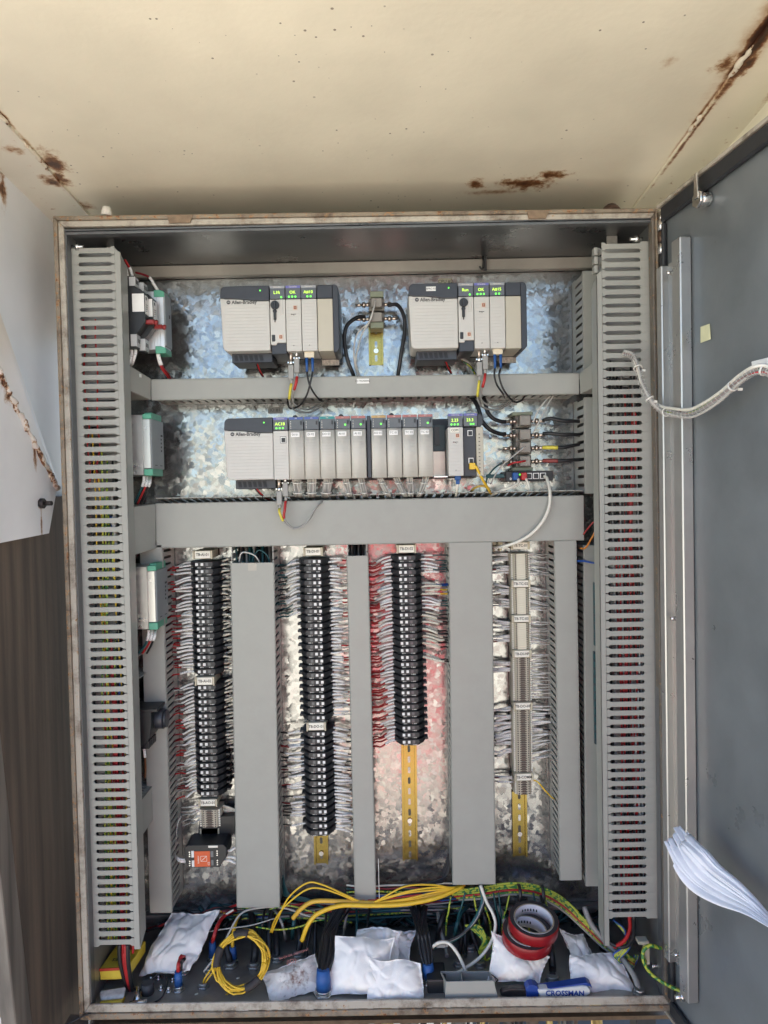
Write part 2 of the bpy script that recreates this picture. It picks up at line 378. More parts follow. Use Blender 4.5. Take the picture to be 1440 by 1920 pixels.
for (xa, xb, s) in ((XL1, XL2, -1), (XR1, XR2, 1)):
    mb = MB()
    # angle-iron flange under the roof sheet: slightly wavy free edge
    n = 60; top = []; 
    for i in range(n + 1):
        y = YF + (YB - YF) * i / n; k = .0025 * noise.noise((y * 9, s * 3.1, 0))
        top.append((xa + k, y, zc(y) - hz))
    poly = top + [(xb, YB, zc(YB) - hz), (xb, YF, zc(YF) - hz)]
    mb.prism(poly, (0, 0, hz - .0005))
    stl = []
    if s < 0:
        stl = [st(25, 275, .025, .02, .7), st(100, 335, .03, .035, .9), (XL2 - 0 + .004, -0.650, .75, .007, .40, .08, 1.3)]
    else:
        stl = [(XR1 + .004, -0.85, .72, .016, .36, .08, 1.6, 1.1), (XR1 + .012, -0.800, .72, .030, .22, .06, .45, 1.4), (XR1 + .01, -0.700, .71, .016, .06, .06, 1.1), (XR2 - .004, -0.80, .72, .013, .30, .05, 1.5, 1.5), (XR1 + .005, -0.500, .70, .005, .3, .05, .8)]
    mb.build('roof_angle', painted('hood_angle_paint_%s' % ('left' if s < 0 else 'right'), CREAM if s > 0 else (.72, .68, .58), stl, rust_noise=.05), hood)
    # weld and caulk along the free edge
    rr = random.Random(int(5 + s))
    for (ya, yb) in (((-.33, -.17), (-.12, -.02)) if s < 0 else ((-.62, -.40), (-.34, -.26), (-.16, -.11))):
        mb = MB(); pts = []; rad = []
        k = int((yb - ya) / .008)
        for i in range(k + 1):
            y = ya + (yb - ya) * i / k
            pts.append((xa + rr.uniform(-.002, .002), y, zc(y) - hz * .6 + rr.uniform(-.001, .001))); rad.append(rr.uniform(.003, .0058) * min(1, .35 + 4 * min(i, k - i) / k))
        mb.tube(pts, rad, 0, 7)
        mb.build('weld_bead', MATS.get('weld_paint_%d' % s) or painted('weld_paint_%d' % s, (.70, .64, .52), [], rust_noise=.9, rough=.6, nscale=70), hood)
    mb = MB(); zb = .985 if s < 0 else .30; yf = YF if s < 0 else -.56
    mb.prism([(xb, yf, zc(yf) - .002), (xb, YB, zc(YB) - .002), (xb, YB, zb), (xb, yf, zb)], (s * .005, 0, 0))
    wst = [(XL2, -0.700, .74, .05, .5, .012, 1.3), (XL2, -0.420, .66, .05, .02, .05, .9), (XL2, -0.480, .30, .02, .02, .10, .35), (XL2, -0.430, .22, .02, .02, .12, .3)] if s < 0 else [(XR2, -0.750, .715, .03, .35, .012, 1.0)]
    mb.build('side_wall', painted('hood_wall_paint_%d' % s, WHITE_SKYLIT if s < 0 else CREAM, wst, rough=.5, rust_noise=.0), hood)
mb = MB(); mb.box((XL2, YB, 1.45), (XR2, YB + .005, zc(YB) + .004)); mb.build('back_wall', M('hood_back', (.6, .55, .45), .6), hood)

# gusset of the hood frame on the left wall: inclined flange, white web, weld between them
XG = XL2 + .045
g0, g1, g2, g3 = PX(-60, 590, XG), PX(107, 915, XG), PX(92, 1000, XG), PX(-60, 1030, XG)
w0, w1 = PX(-60, 420, XL2 + .002), PX(107, 905, XL2 + .002)
mb = MB(); mb.prism([g0, g1, g2, g3], (-.006, 0, 0))
off = wloc(hood)
def rel(p, rx, ry, rz, am): q = p - off; return (q.x, q.y, q.z, rx, ry, rz, am)
mb.build('gusset_web', painted('gusset_web_paint', (.84, .83, .82), [rel(PX(15, 735, XG), .03, .02, .035, 1.0), rel(PX(65, 850, XG), .03, .012, .035, .9), rel(PX(75, 945, XG), .02, .012, .012, 1.1), rel(PX(78, 980, XG), .02, .006, .05, .7), rel(PX(5, 700, XG), .03, .03, .03, .8)], rough=.5), hood)
mb = MB(); mb.prism([w0, w1, g1, g0], (.0, .004, .004))
mb.build('gusset_flange', painted('gusset_flange_lit_tone', (.84, .76, .69), [rel(PX(100, 850, XG), .03, .02, .05, .9), rel((g0 + g1) / 2, .03, .012, .03, .7)], rough=.5), hood)  # brighter pinkish tone of the lit flange is put into its base colour
mb = MB(); pts = []; rad = []; rr = random.Random(3)
for i in range(61):
    q = g0.lerp(g1, i / 60); pts.append(q + V((.001, rr.uniform(-.004, .004), rr.uniform(-.004, .004)))); rad.append(rr.uniform(.0035, .0075))
mb.tube(pts, rad, 0, 8); mb.build('weld_bead', painted('gusset_weld', (.66, .60, .54), [], rust_noise=1.4, rough=.7, nscale=60), hood)
b0 = PX(74, 944, XG)
mb = MB(); mb.cyl(b0 + V((.001, 0, 0)), b0 + V((.010, 0, 0)), .010, 0, 6); mb.cyl(b0 + V((.010, 0, 0)), b0 + V((.026, -.004, 0)), .0045, 0, 8)
mb.build('bolt', M('old_bolt', (.035, .03, .03), .6, .4, .3, 90), hood)

# ---- dark weathered boards below the left hood wall
def wood(name, c1, c2, ax='Z'):
    m = M(name, c1, .7, 0, .18, 22, .25, 60); t = m.node_tree; n = t.nodes; l = t.links; b = n['Principled BSDF']
    tc = n.new('ShaderNodeTexCoord'); mp = n.new('ShaderNodeMapping'); mp.inputs['Scale'].default_value = (30, 30, 1.6) if ax == 'Z' else (1.6, 30, 30)
    l.new(tc.outputs['Object'], mp.inputs[0]); nz = n.new('ShaderNodeTexNoise'); nz.inputs['Scale'].default_value = 1.4; nz.inputs['Detail'].default_value = 8; l.new(mp.outputs[0], nz.inputs['Vector'])
    cr = n.new('ShaderNodeValToRGB'); cr.color_ramp.elements[0].position = .34; cr.color_ramp.elements[1].position = .68
    cr.color_ramp.elements[0].color = (*c2, 1); cr.color_ramp.elements[1].color = (*c1, 1); l.new(nz.outputs[0], cr.inputs[0]); l.new(cr.outputs[0], b.inputs['Base Color']); return m
XBd = XL2 + .036
bt = thing('weathered_board', (XBd, .1, FZ), 'dark brown weathered board panel standing between hood gusset and cabinet side', 'board')
m_w1 = wood('dark_wood', (.135, .098, .070), (.060, .045, .034))
m_w2 = wood('grey_wood', (.20, .175, .145), (.09, .078, .066))
mA = wloc(bt)
yfr_t, yfr_b = PX(0, 1640, XBd).y, PX(30, 1920, XBd).y
def bf(z):                                     # front edge of the board leans back towards its foot
    z0, z1 = PX(0, 1640, XBd).z, PX(30, 1920, XBd).z
    return yfr_t + (yfr_b - yfr_t) * (z0 - z) / (z0 - z1)
ztop = 1.06
mb = MB(); mb.prism([(XBd, bf(ztop), ztop), (XBd, bf(FZ), FZ), (XBd, bf(FZ) + .060, FZ), (XBd, bf(ztop) + .045, ztop)], (-.028, 0, 0)); mb.build('plank', m_w2, bt, .002)
mb = MB(); mb.prism([(XBd - .002, bf(ztop) + .048, ztop), (XBd - .002, bf(FZ) + .063, FZ), (XBd - .002, .13, FZ), (XBd - .002, .13, ztop)], (-.026, 0, 0)); mb.build('plank', m_w1, bt, .002)
mb = MB(); mb.prism([(XBd - .003, .133, ztop), (XBd - .003, .133, FZ), (XBd - .003, .36, FZ), (XBd - .003, .36, ztop)], (-.026, 0, 0)); mb.build('plank', m_w1, bt, .002)

# ================================================================== CABINET
def rim(px, py, Y=0): return P(px, py, Y)
O = dict(tl=P(100, 406, 0), tr=P(1232, 391, 0), bl=P(150, 1911, 0), br=P(1262, 1894, 0))
I = dict(tl=P(119, 425, 0), tr=P(1222, 408, 0), bl=P(168, 1884, 0), br=P(1247, 1868, 0))
XWL, XWR = -.578, .588                          # inner faces of the side walls
ZT, ZB = 1.580, .014
DEP = .31
cab = thing('control_cabinet', ((O['bl'] + O['br']) / 2), 'large open steel control cabinet with worn cream rim and galvanised mounting panel', 'cabinet')
# rim: folded frame with a raised outer lip, worn cream paint over rust
rimst = []
m_rim = painted('rim_paint', (.235, .195, .145), [], rust_noise=.8, rough=.6, grime=1.3, nscale=85)
m_rimd = painted('rim_paint_worn', (.13, .115, .095), [], rust_noise=.5, rough=.5, grime=.8, nscale=85)
m_rimc = painted('rim_paint_clean', (.42, .385, .325), [], rust_noise=.35, rough=.5, grime=1.0, nscale=85)
def band(a, b, c, d, ext, name, mat, bev=.002):
    q = MB(); q.prism([a, b, c, d], ext); return q.build(name, mat, cab, bev, 2)
D = V((0, .022, 0))
k = .42
def L(a, b, t): return a.lerp(b, t)
fr = V((0, -.004, 0))
for (a, b) in (('tl', 'tr'), ('tr', 'br'), ('br', 'bl'), ('bl', 'tl')):
    ma, mb_ = L(O[a], I[a], k), L(O[b], I[b], k)
    D_ = D if a != 'br' else V((0, .006, 0))
    band(O[a] + fr, O[b] + fr, mb_ + fr, ma + fr, D_, 'rim_lip', m_rim)
    band(ma, mb_, I[b], I[a], D_, 'rim_face', m_rimd if a == 'tr' else m_rimc)
# tape remnants on the top rim
for (x0, x1) in ((313, 362), (988, 1030)):
    q = MB(); a = P(x0, 403 - (x0 - 300) * .012, -.006); b = P(x1, 403 - (x1 - 300) * .012, -.006); c = P(x1 - 6, 418 - (x1 - 300) * .012, -.006); d = P(x0 + 4, 418 - (x0 - 300) * .012, -.006)
    q.prism([a, b, c, d], (0, .003, 0)); q.build('rim_patch', M('old_patch', (.20, .14, .09), .6, 0, .3, 60), cab)
# walls
def wall(name, a, b, m=m_steel): q = MB(); q.box(a, b); return q.build(name, m, cab)
wall('side_wall', (XWL, .004, ZB - .03), (XWL - .003, DEP, ZT + .012)); wall('side_wall', (XWR, .004, ZB - .03), (XWR + .003, DEP, ZT + .012))
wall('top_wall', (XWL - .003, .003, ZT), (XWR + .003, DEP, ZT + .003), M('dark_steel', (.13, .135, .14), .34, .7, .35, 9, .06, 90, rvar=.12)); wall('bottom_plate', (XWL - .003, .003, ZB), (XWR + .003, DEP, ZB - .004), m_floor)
wall('back_wall', (XWL - .003, DEP, ZB - .004), (XWR + .003, DEP + .003, ZT + .003))
# inner door-seal lip round the opening
for (a, b) in (((XWL, .006, ZB), (XWL + .004, .026, ZT)), ((XWR, .006, ZB), (XWR - .004, .026, ZT))):
    q = MB(); q.box(a, b); q.build('seal_lip', M('seal_grey', (.12, .125, .13), .35, .3, .15, 30), cab)
q = MB(); q.box((XWL + .004, .0062, ZT - .006), (XWR - .004, .024, ZT - .001)); q.build('seal_lip', MATS['seal_grey'], cab)
# mounting panel
YP = .255
PXL, PXR = XWL + .012, XWR - .012
pan = MB(); pan.box((PXL, YP, .075), (PXR, YP + .003, 1.553)); pn = pan.build('mounting_panel', galv, cab)
q = MB(); q.box((PXL, .232, 1.5535), (PXR, .252, 1.5795)); q.build('top_rail', M('rail_beige', (.34, .32, .285), .45, .2, .1, 12), cab, .0015)
q = MB(); q.box((PXL, .238, .066), (PXR, YP - .001, .074)); q.build('panel_flange', m_steel, cab)
# brackets, studs
def stud(px, py, Y, ax, ln, r, nm='stud', par=cab, m=m_chrome):
    a = P(px, py, Y); q = MB(); ax = V(ax); q.cyl(a, a + ax * ln, r, 0, 8); q.cyl(a + ax * ln * .35, a + ax * ln * .65, r * 1.8, 0, 6); return q.build(nm, m, par)
for (px, py, w_, h_) in ((206, 452, 13, 26), (1148, 448, 20, 16)):
    f = PF(px, py, .10); q = MB(); q.box(f(px - w_ / 2, py - h_), f(px + w_ / 2, py + h_, .104)); q.box(f(px - w_ / 2, py - h_), f(px + w_ / 2, py - h_ + 3, .14))
    q.build('bracket', M('bracket_zinc', (.42, .40, .36), .35, .6, .1, 50), cab, .001)
stud(133, 463, .03, (1, 0, 0), .025, .004); stud(1205, 448, .03, (-1, 0, 0), .025, .004)
q = MB(); a = P(905, 484, .225)
q.tube(smooth([a, a + V((.001, -.006, -.006)), a + V((0, -.006, -.022)), a + V((-.004, -.006, -.026)), a + V((-.008, -.006, -.020))], 4), .0022, 0, 6)
q.box(a + V((.002, 0, .004)), a + V((.008, -.007, -.030))); q.build('cable_hook', m_black, cab)
# bumps of hardware on the cabinet's roof edge
q = MB(); a = P(200, 402, .02); q.cyl(a + V((0, 0, -.004)), a + V((0, 0, .014)), .012, 0, 12, .008); q.build('lifting_plug', M('chipped_white', (.66, .63, .58), .6, 0, .2, 120), cab)
q = MB(); a = P(1151, 393, .04); q.cyl(a + V((0, .0, -.014)), a + V((0, .022, .002)), .019, 0, 16); q.build('lifting_plug', M('rusty_brown', (.085, .045, .03), .7, 0, .3, 60), cab)
# rail under the cabinet, post and underside glands that show below it
q = MB(); a, b = P(120, 1918, .02), P(1270, 1900, .02); q.prism([a + V((0, 0, -.004)), b + V((0, 0, -.004)), b + V((0, 0, -.012)), a + V((0, 0, -.012))], (0, .03, 0))
q.build('base_rail', M('rail_brown', (.13, .085, .05), .6, .2, .3, 40), cab)
# ================================================================== WIRING DUCTS
def slot_wall(mb, o, U, W, vlen, n, pitch, h, v0, v1, hn, th, m=0):
    """Slotted wall: o corner, U unit along, W unit across (towards the cover), n cells, th thickness vector. Each slot has a round foot and a thin notch to the cover edge."""
    arc = [(math.sin(a) * h / 2, -math.cos(a) * h / 2 + h / 2) for a in (0, .52, 1.05, 1.57)]
    for i in range(n):
        a, b = i * pitch, (i + 1) * pitch
        L_ = [(a + x, v0 + y) for x, y in arc] + [(a + h / 2, v1 - h / 2), (a + h * .35, v1 - h * .12), (a + hn / 2, v1), (a + hn / 2, vlen)]
        R_ = [(b - x, v0 + y) for x, y in arc] + [(b - h / 2, v1 - h / 2), (b - h * .35, v1 - h * .12), (b - hn / 2, v1), (b - hn / 2, vlen)]
        poly = [(a, 0), (b, 0)] + R_ + L_[::-1]
        mb.prism([o + U * u + W * v for u, v in poly], th, m)
def panel_duct(a, b, wpx, Yc, label, pitch=.0172, body=(0, 0), lean=(0, 0), cover_t=.0025, group=None, slots=True):
    """Duct on the mounting panel; a, b: photograph pixels of the two ends of the cover's centre line."""
    A, B = P(a[0], a[1], Yc), P(b[0], b[1], Yc); s = (Yc - CAM.y) / FPX; hw = wpx * s / 2
    U = (B - A).normalized(); W = V((U.z, 0, -U.x)); Ln = (B - A).length                 # W: to one side, in the panel plane
    t = thing('wiring_duct', (A + B) / 2 + V((0, YP - Yc - .001, 0)), label, 'wiring duct', group)
    q = MB(); e = .0016
    q.prism([A + W * hw, B + W * hw, B - W * hw, A - W * hw], (0, cover_t, 0))
    for sg in (1, -1):
        q.prism([A + W * (hw * sg), B + W * (hw * sg), B + W * ((hw + e) * sg), A + W * ((hw + e) * sg)], (0, .007, 0))
    q.build('cover', m_duct, t, .0008)
    A2, B2 = A - U * body[0], B + U * body[1]; L2 = (B2 - A2).length; dep = YP - .001 - (Yc + cover_t + .0005)
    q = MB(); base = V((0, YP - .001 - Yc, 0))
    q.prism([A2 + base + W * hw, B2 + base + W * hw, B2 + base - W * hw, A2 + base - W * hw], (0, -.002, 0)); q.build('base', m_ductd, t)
    n = max(1, int(L2 / pitch)); pt = L2 / n
    for sg, ln in ((1, lean[0]), (-1, lean[1])):
        q = MB(); o = A2 + base + V((0, -.002, 0)) + W * ((hw - .0025) * sg); wv = V((0, -(dep - .002), 0)) + W * (ln * sg); vl = wv.length
        slot_wall(q, o, U, wv.normalized(), vl, n, pt, pt * .38, vl * .26, vl * .86, pt * .10, W * (.002 * sg)); q.build('slotted_wall', m_duct, t)
    return t
YC = .155
GV = 'vertical wiring ducts between the terminal strips'
dA = panel_duct((283, 1022), (302, 1712), 40, YC, 'narrow vertical wiring duct between power supplies and TB-AI-01 strip', pitch=.0150)
dB = panel_duct((473, 1055), (484.5, 1702), 80, YC, 'wide vertical wiring duct between TB-AI-01 and TB-DI-01, shortened cover', body=(.04, 0), pitch=.0172)
dC = panel_duct((670, 1042), (685.3, 1687), 38.5, YC, 'narrow vertical wiring duct between TB-DI-01 and TB-DI-02 strips', body=(.026, 0))
dD = panel_duct((882, 1017), (889, 1659), 79.5, YC, 'wide vertical wiring duct between TB-DI-02 and TB-TC-01 strips', pitch=.0165)
dE = panel_duct((1060, 1014), (1070.5, 1651), 39.5, YC, 'narrow vertical wiring duct beyond the TB-TC-01 strip', pitch=.0150)
dF = panel_duct((1132, 507), (1134, 698), 76, YC, 'short wiring duct behind big slotted duct beside the second controller rack', pitch=.0180)
dG = panel_duct((1134, 744), (1136, 925), 74, YC, 'short wiring duct behind big slotted duct taking the black coax cables', pitch=.0180)
dH = panel_duct((1133, 1022), (1136, 1662), 74, YC, 'tall wiring duct behind big slotted duct beyond the thermocouple strips', pitch=.0150)
dI = panel_duct((283, 731), (1086, 719), 37, YC, 'horizontal wiring duct under the two controller racks with cover sticker', pitch=.0180)
dJ = panel_duct((292, 986), (1095, 971), 82, YC, 'broad horizontal wiring duct between long input-output rack and terminal strips', pitch=.0180, lean=(0, .014))
for (lab, pts) in (('DC TRUNKING', (680, 714)),):
    f = PF(pts[0], pts[1], YC - .0004); q = MB(); q.box(f(669, 710), f(692, 719, YC + .0005)); st_ = q.build('sticker', m_white, dI); text(lab, f(680, 714.5, YC - .0008), .0058, m_print, dI, sx=.8)
q = MB(); f = PF(475, 1062, YC - .0004); q.box(f(465, 1056), f(481, 1070, YC + .0005)); q.build('sticker', M('faded_tape', (.40, .38, .33), .5), dB)
# duct links on the side walls (front slotted ducts <-> horizontal ducts)
def link(c, ext, label):
    q = MB(); p = [P(*z) for z in c]; t = thing('duct_link', sum(p, V()) / 4, label, 'wiring duct'); q.prism(p, (ext * .003, 0, 0)); q.build('cover', m_duct, t, .0008)
    for i, j in ((0, 1), (3, 2)):
        q = MB(); q.prism([p[i] + V((ext * .003, 0, 0)), p[j] + V((ext * .003, 0, 0)), p[j] + V((ext * .045, 0, 0)), p[i] + V((ext * .045, 0, 0))], (0, 0, -.002 if i == 0 else .002)); q.build('wall', m_duct, t)
    return t
l1 = link([(236, 681, .066), (283, 710, .150), (283, 750, .150), (236, 729, .066)], -1, 'short duct link under the two circuit breakers joining front and back ducts')
l2 = link([(246, 951, .066), (292, 945, .150), (292, 1028, .150), (248, 1042, .066)], -1, 'tall duct link between the two grey power supplies joining front and back ducts')
l3 = link([(1115, 677, .068), (1086, 701, .150), (1088, 739, .150), (1117, 724, .068)], 1, 'short duct link beside second controller rack joining front and back ducts')
q = MB(); f = P(262, 704, .11); q.box(f + V((.0005, -.004, -.004)), f + V((.0022, .006, .003))); q.build('sticker', m_white, l1)

# big slotted ducts on the side walls, slots facing the room
def side_duct(sgn, lt, lb, ct, cb, lip, n, label, cov_t, cov_b, Y0=.030, Y1=.066):
    """lt, lb: wall-side edge top/bottom; ct, cb: cover-side edge of the slotted face."""
    A, B, Cc, Dd = P(*lt, Y0), P(*lb, Y0), P(*ct, Y0), P(*cb, Y0)
    t = thing('slotted_duct', (A + B) / 2, label, 'wiring duct')
    U = (B - A).normalized(); W0 = (Cc - A); W = W0 - U * W0.dot(U); vl = W.length; W.normalize(); Ln = (B - A).length
    pitch = Ln / n; o = A + V((0, .0025, 0))
    for nm, oo in (('slotted_wall', o), ('slotted_wall', o + V((0, Y1 - Y0 - .003, 0)))):
        q = MB(); slot_wall(q, oo, U, W, vl, n, pitch, pitch * .43, vl * .20, vl * .94, pitch * .11, V((0, -.0025, 0))); q.build(nm, m_duct, t, .0004)
    q = MB(); q.prism([A, B, B + V((0, Y1 - Y0, 0)), A + V((0, Y1 - Y0, 0))], -W * .002); q.build('base', m_duct, t)
    lw = lip * (Y0 - CAM.y) / FPX
    c0, c1 = A + W * vl + U * cov_t, B + W * vl + U * cov_b
    q = MB()
    q.prism([c0 + V((0, -.001, 0)), c1 + V((0, -.001, 0)), c1 + W * lw + V((0, -.001, 0)), c0 + W * lw + U * .012 + V((0, -.001, 0))], (0, .003, 0))
    q.prism([c0 + W * lw + U * .012 + V((0, -.001, 0)), c1 + W * lw + V((0, -.001, 0)), c1 + W * lw + V((0, Y1 - Y0, 0)) - U * .02, c0 + W * lw + U * .03 + V((0, Y1 - Y0, 0))], -W * .0025)
    q.build('cover', m_duct, t, .0008)
    return t, A, B, W, U, vl, pitch
SL = side_duct(-1, (129, 462), (169, 1776), (214, 462), (252, 1776), 12, 79, 'tall light grey slotted duct on the cabinet side next to power supplies', 0.004, .006)
SR = side_duct(1, (1219, 452), (1231, 1722), (1128, 455), (1152, 1724), 11, 76, 'tall light grey slotted duct beside the door hinges', .055, .055)
# loose top fingers of the right duct without cover
q = MB(); f = PF(1119, 480, .05)
for i in range(3): q.box(f(1114, 464 + i * 16.5), f(1121, 478 + i * 16.5, .066))
q.build('loose_finger', m_duct, SR[0], .0006)
# short ducts running front to back on the left side wall
def shelf(y0, y1, x0, x1, drop, label, has_cover):
    a, b = P(x0, y0, .085), P(x1, y1, .215); t = thing('shelf_duct', (a + b) / 2, label, 'wiring duct')
    U = (b - a).normalized(); Wv = V((-1, 0, 0)); q = MB(); Ln = (b - a).length; n = 10
    slot_wall(q, a + V((-.06, 0, 0)), U, V((1, 0, 0)), .06, n, Ln / n, Ln / n * .4, .012, .05, Ln / n * .1, V((0, 0, -.002))); q.build('slotted_wall', m_duct, t)
    if has_cover:
        q = MB(); q.prism([a, b, b + V((0, 0, -drop)), a + V((0, 0, -drop))], (-.0025, 0, 0)); q.build('cover', m_duct, t)
    else:
        q = MB(); slot_wall(q, a + V((-.06, 0, -drop)), U, V((1, 0, 0)), .06, n, Ln / n, Ln / n * .4, .012, .05, Ln / n * .1, V((0, 0, .002))); q.build('slotted_wall', m_duct, t)
shelf(1234, 1210, 252, 290, .050, 'short open slotted duct below the lower grey power supply', False)
shelf(1505, 1450, 262, 303, .075, 'short slotted duct with cover below black isolator', True)

# ================================================================== DIN RAILS
def din_rail(px, y0, y1, wpx, label, seed):
    a = PF(px, y0, YP - .0075); t = thing('din_rail', a(px, y1, YP), label, 'rail'); s = a.s
    pts = lambda y, Y: None
    lean = (y1 - y0) * 0.012
    q = MB()
    T, B = P(px - lean / 2, y0, YP - .0075), P(px + lean / 2, y1, YP - .0075); U = (B - T).normalized(); W = V((-U.z, 0, U.x)); hw = wpx * s / 2; Ln = (B - T).length
    prof = [(-hw, 0), (-hw * .74, 0), (-hw * .70, .0065), (hw * .70, .0065), (hw * .74, 0), (hw, 0), (hw, .0012), (hw * .80, .0012), (hw * .76, .0074), (-hw * .76, .0074), (-hw * .80, .0012), (-hw, .0012)]
    q.prism([T + W * x + V((0, y, 0)) for x, y in prof], B - T); q.build('rail', m_rail, t)
    # slots: dark oblong recesses in the rail web
    n = int(Ln / .0245)
    for i in range(n):
        c = T + U * ((i + .5) * Ln / n) + V((0, .0064, 0)); q = MB()
        o = [c + W * (math.cos(z) * .0032) + U * (math.sin(z) * .0032 + (.0045 if math.sin(z) > 0 else -.0045)) for z in [k * math.pi / 6 + .01 for k in range(12)]]
        q.prism(o, (0, -.0006, 0)); q.build('slot', galv if i % 3 else M('slot_dark', (.10, .09, .07), .6), t)
    sc_ = T + U * (Ln * .66) + V((0, .0062, 0)); q = MB(); q.cyl(sc_, sc_ + V((0, -.004, 0)), .0055, 0, 10); q.cyl(sc_ + V((0, -.004, 0)), sc_ + V((0, -.005, 0)), .003, 0, 8); q.build('screw', m_chrome, t)
    return t
din_rail(705, 606, 684, 27, 'short yellow zinc rail below two coax barrier blocks between the racks', 1)
din_rail(602, 1564, 1621, 27, 'short brownish rail end below TB-DO-01 terminal strip', 2)
din_rail(768, 1396, 1614, 29, 'long bare yellow zinc rail below TB-DI-02 terminal strip', 3)
din_rail(975, 1484, 1607, 28, 'bare golden zinc rail below TB-COMM terminal strip', 4)

# ================================================================== CONTROLLER RACKS
m_ribs = {}
def ribbed(name, base):
    """Moulded housing with fine horizontal grooves, as relief."""
    m = M(name, base, .45, 0, .04, 15); t = m.node_tree; n = t.nodes; l = t.links; b = n['Principled BSDF']
    tc = n.new('ShaderNodeTexCoord'); sp = n.new('ShaderNodeSeparateXYZ'); l.new(tc.outputs['Object'], sp.inputs[0])
    fr_ = mathn(t, 'FRACT', mathn(t, 'MULTIPLY', sp.outputs[2], 1 / .0068))
    groove = mathn(t, 'MULTIPLY', mathn(t, 'ABSOLUTE', mathn(t, 'SUBTRACT', fr_, .5)), 2)
    h = mathn(t, 'MINIMUM', mathn(t, 'MULTIPLY', groove, 8), 1.0)
    bp = n.new('ShaderNodeBump'); bp.inputs['Strength'].default_value = .55; bp.inputs['Distance'].default_value = .0009
    l.new(h, bp.inputs['Height']); l.new(bp.outputs[0], b.inputs['Normal']); return m
m_rib = ribbed('plc_ribbed', (.53, .52, .49)); m_ribd = ribbed('plc_ribbed_door', (.53, .515, .47))
COLS = {'b': M('strip_blue', (.06, .10, .32), .4), 'v': M('strip_violet', (.12, .12, .36), .4), 't': M('strip_teal', (.02, .22, .22), .4), 'r': M('strip_red', (.36, .13, .12), .4),
        'o': M('strip_ochre', (.42, .27, .10), .4), 'g': M('strip_grey', (.30, .31, .33), .4)}
YR = .110
def rbox(q, f, x0, y0, x1, y1, Ya, Yb, m=0): q.box(f(x0, y0, Ya), f(x1, y1, Yb), m)
def psu_part(f, x0, y0, w, h, rack, led=True):
    """Power supply: rounded grey face with wavy dark cap and louvred underside."""
    p = MB(); r = 9
    def arcpts(cx, cy, a0, a1, n=6): return [(cx + r * math.cos(a0 + (a1 - a0) * i / n), cy + r * math.sin(a0 + (a1 - a0) * i / n)) for i in range(n + 1)]
    wave = [(x0 + w * t, y0 + 21 + 2.2 + 5.0 / (1 + math.exp(-(t - .52) * 11)) - (1.2 if t < .1 else 0)) for t in [i / 20 for i in range(21)]]
    body = wave + [(x0 + w, y0 + h)] + arcpts(x0 + 3 + r, y0 + h - r, math.pi / 2, math.pi)
    p.prism([f(x, y, YR) for x, y in body], (0, .105, 0)); o = p.build('power_supply', m_rib, rack, .0022, 2)
    p = MB(); cap = arcpts(x0 + 1 + r, y0 + r, math.pi, 1.5 * math.pi) + [(x0 + w, y0 - .5)] + [(x, y - .35) for x, y in wave[::-1]]
    p.prism([f(x, y, YR - .0006) for x, y in cap], (0, .105, 0)); p.build('cap', m_dark, o, .0012, 2)
    g = MB()
    rbox(g, f, x0 + 14, y0 + h, x0 + w - .5, y0 + h + 17, YR + .030, YR + .108, 0); b = g.build('louvre_box', m_dark, o, .001)
    for i in range(6):
        g = MB(); xa = x0 + 18 + i * 9.5; g.prism([f(xa, y0 + h + 3, YR + .0292), f(xa + 6.5, y0 + h + 3, YR + .0292), f(xa + 8.5, y0 + h + 14, YR + .0292), f(xa + 2, y0 + h + 14, YR + .0292)], (0, .001, 0)); g.build('louvre', M('louvre_dark', (.008, .01, .016), .6), o)
    c = MB(); cc = f(x0 + 15.5, y0 + 29.5, YR); c.cyl(cc + V((0, .0005, 0)), cc + V((0, -.0004, 0)), .0042, 0, 16); c.build('logo_disc', M('logo_dark', (.05, .05, .055), .5), o)
    text('AB', cc + V((0, -.0007, 0)), .0038, m_plcw, o)
    text('Allen-Bradley', f(x0 + 21.5, y0 + 30, YR - .0004), .0108, m_print, o, align='LEFT', bold=.0002, sx=.90)
    if led:
        c = MB(); cc = f(x0 + 75, y0 + 9, YR - .0006); c.cyl(cc, cc + V((0, -.001, 0)), .0016, 0, 8); c.build('led', m_led, o)
    return o
def display(f, x0, x1, y0, y1, strip, parent, word=None, leds=(), frame=True, toggle=False):
    p = MB(); rbox(p, f, x0 + 1, y0, x1 - 1, y1, YR - .0004, YR + .02); d = p.build('display', m_disp, parent, .0006)
    p = MB(); rbox(p, f, x0 + 1.2, y0 + .3, x1 - 1.2, y0 + 4.6, YR - .0010, YR); p.build('colour_strip', COLS[strip], d)
    text('ControlNet' if strip in 'vg' else 'I/O', f((x0 + x1) / 2, y0 + 2.4, YR - .0013), .0034, m_label, d)
    if word: text(word, f((x0 + x1) / 2 - 1, y0 + 12.5, YR - .0010), .0088, m_ledy, d)
    for (dx, dy) in leds:
        p = MB(); c = f(x0 + dx, y0 + dy, YR - .0004); p.cyl(c, c + V((0, -.0009, 0)), .0021, 0, 8); p.build('led', m_led, d)
    if toggle:
        p = MB(); rbox(p, f, x1 - 6.5, y0 + 8, x1 - 3.5, y0 + 15, YR - .0022, YR); p.build('latch', m_black, d)
        p = MB()
        for i in range(5): rbox(p, f, x0 + 4, y0 + 8 + i * 3, x0 + 5.2, y0 + 8.9 + i * 3, YR - .0006, YR)
        p.build('status_mark', m_label, d)
    return d
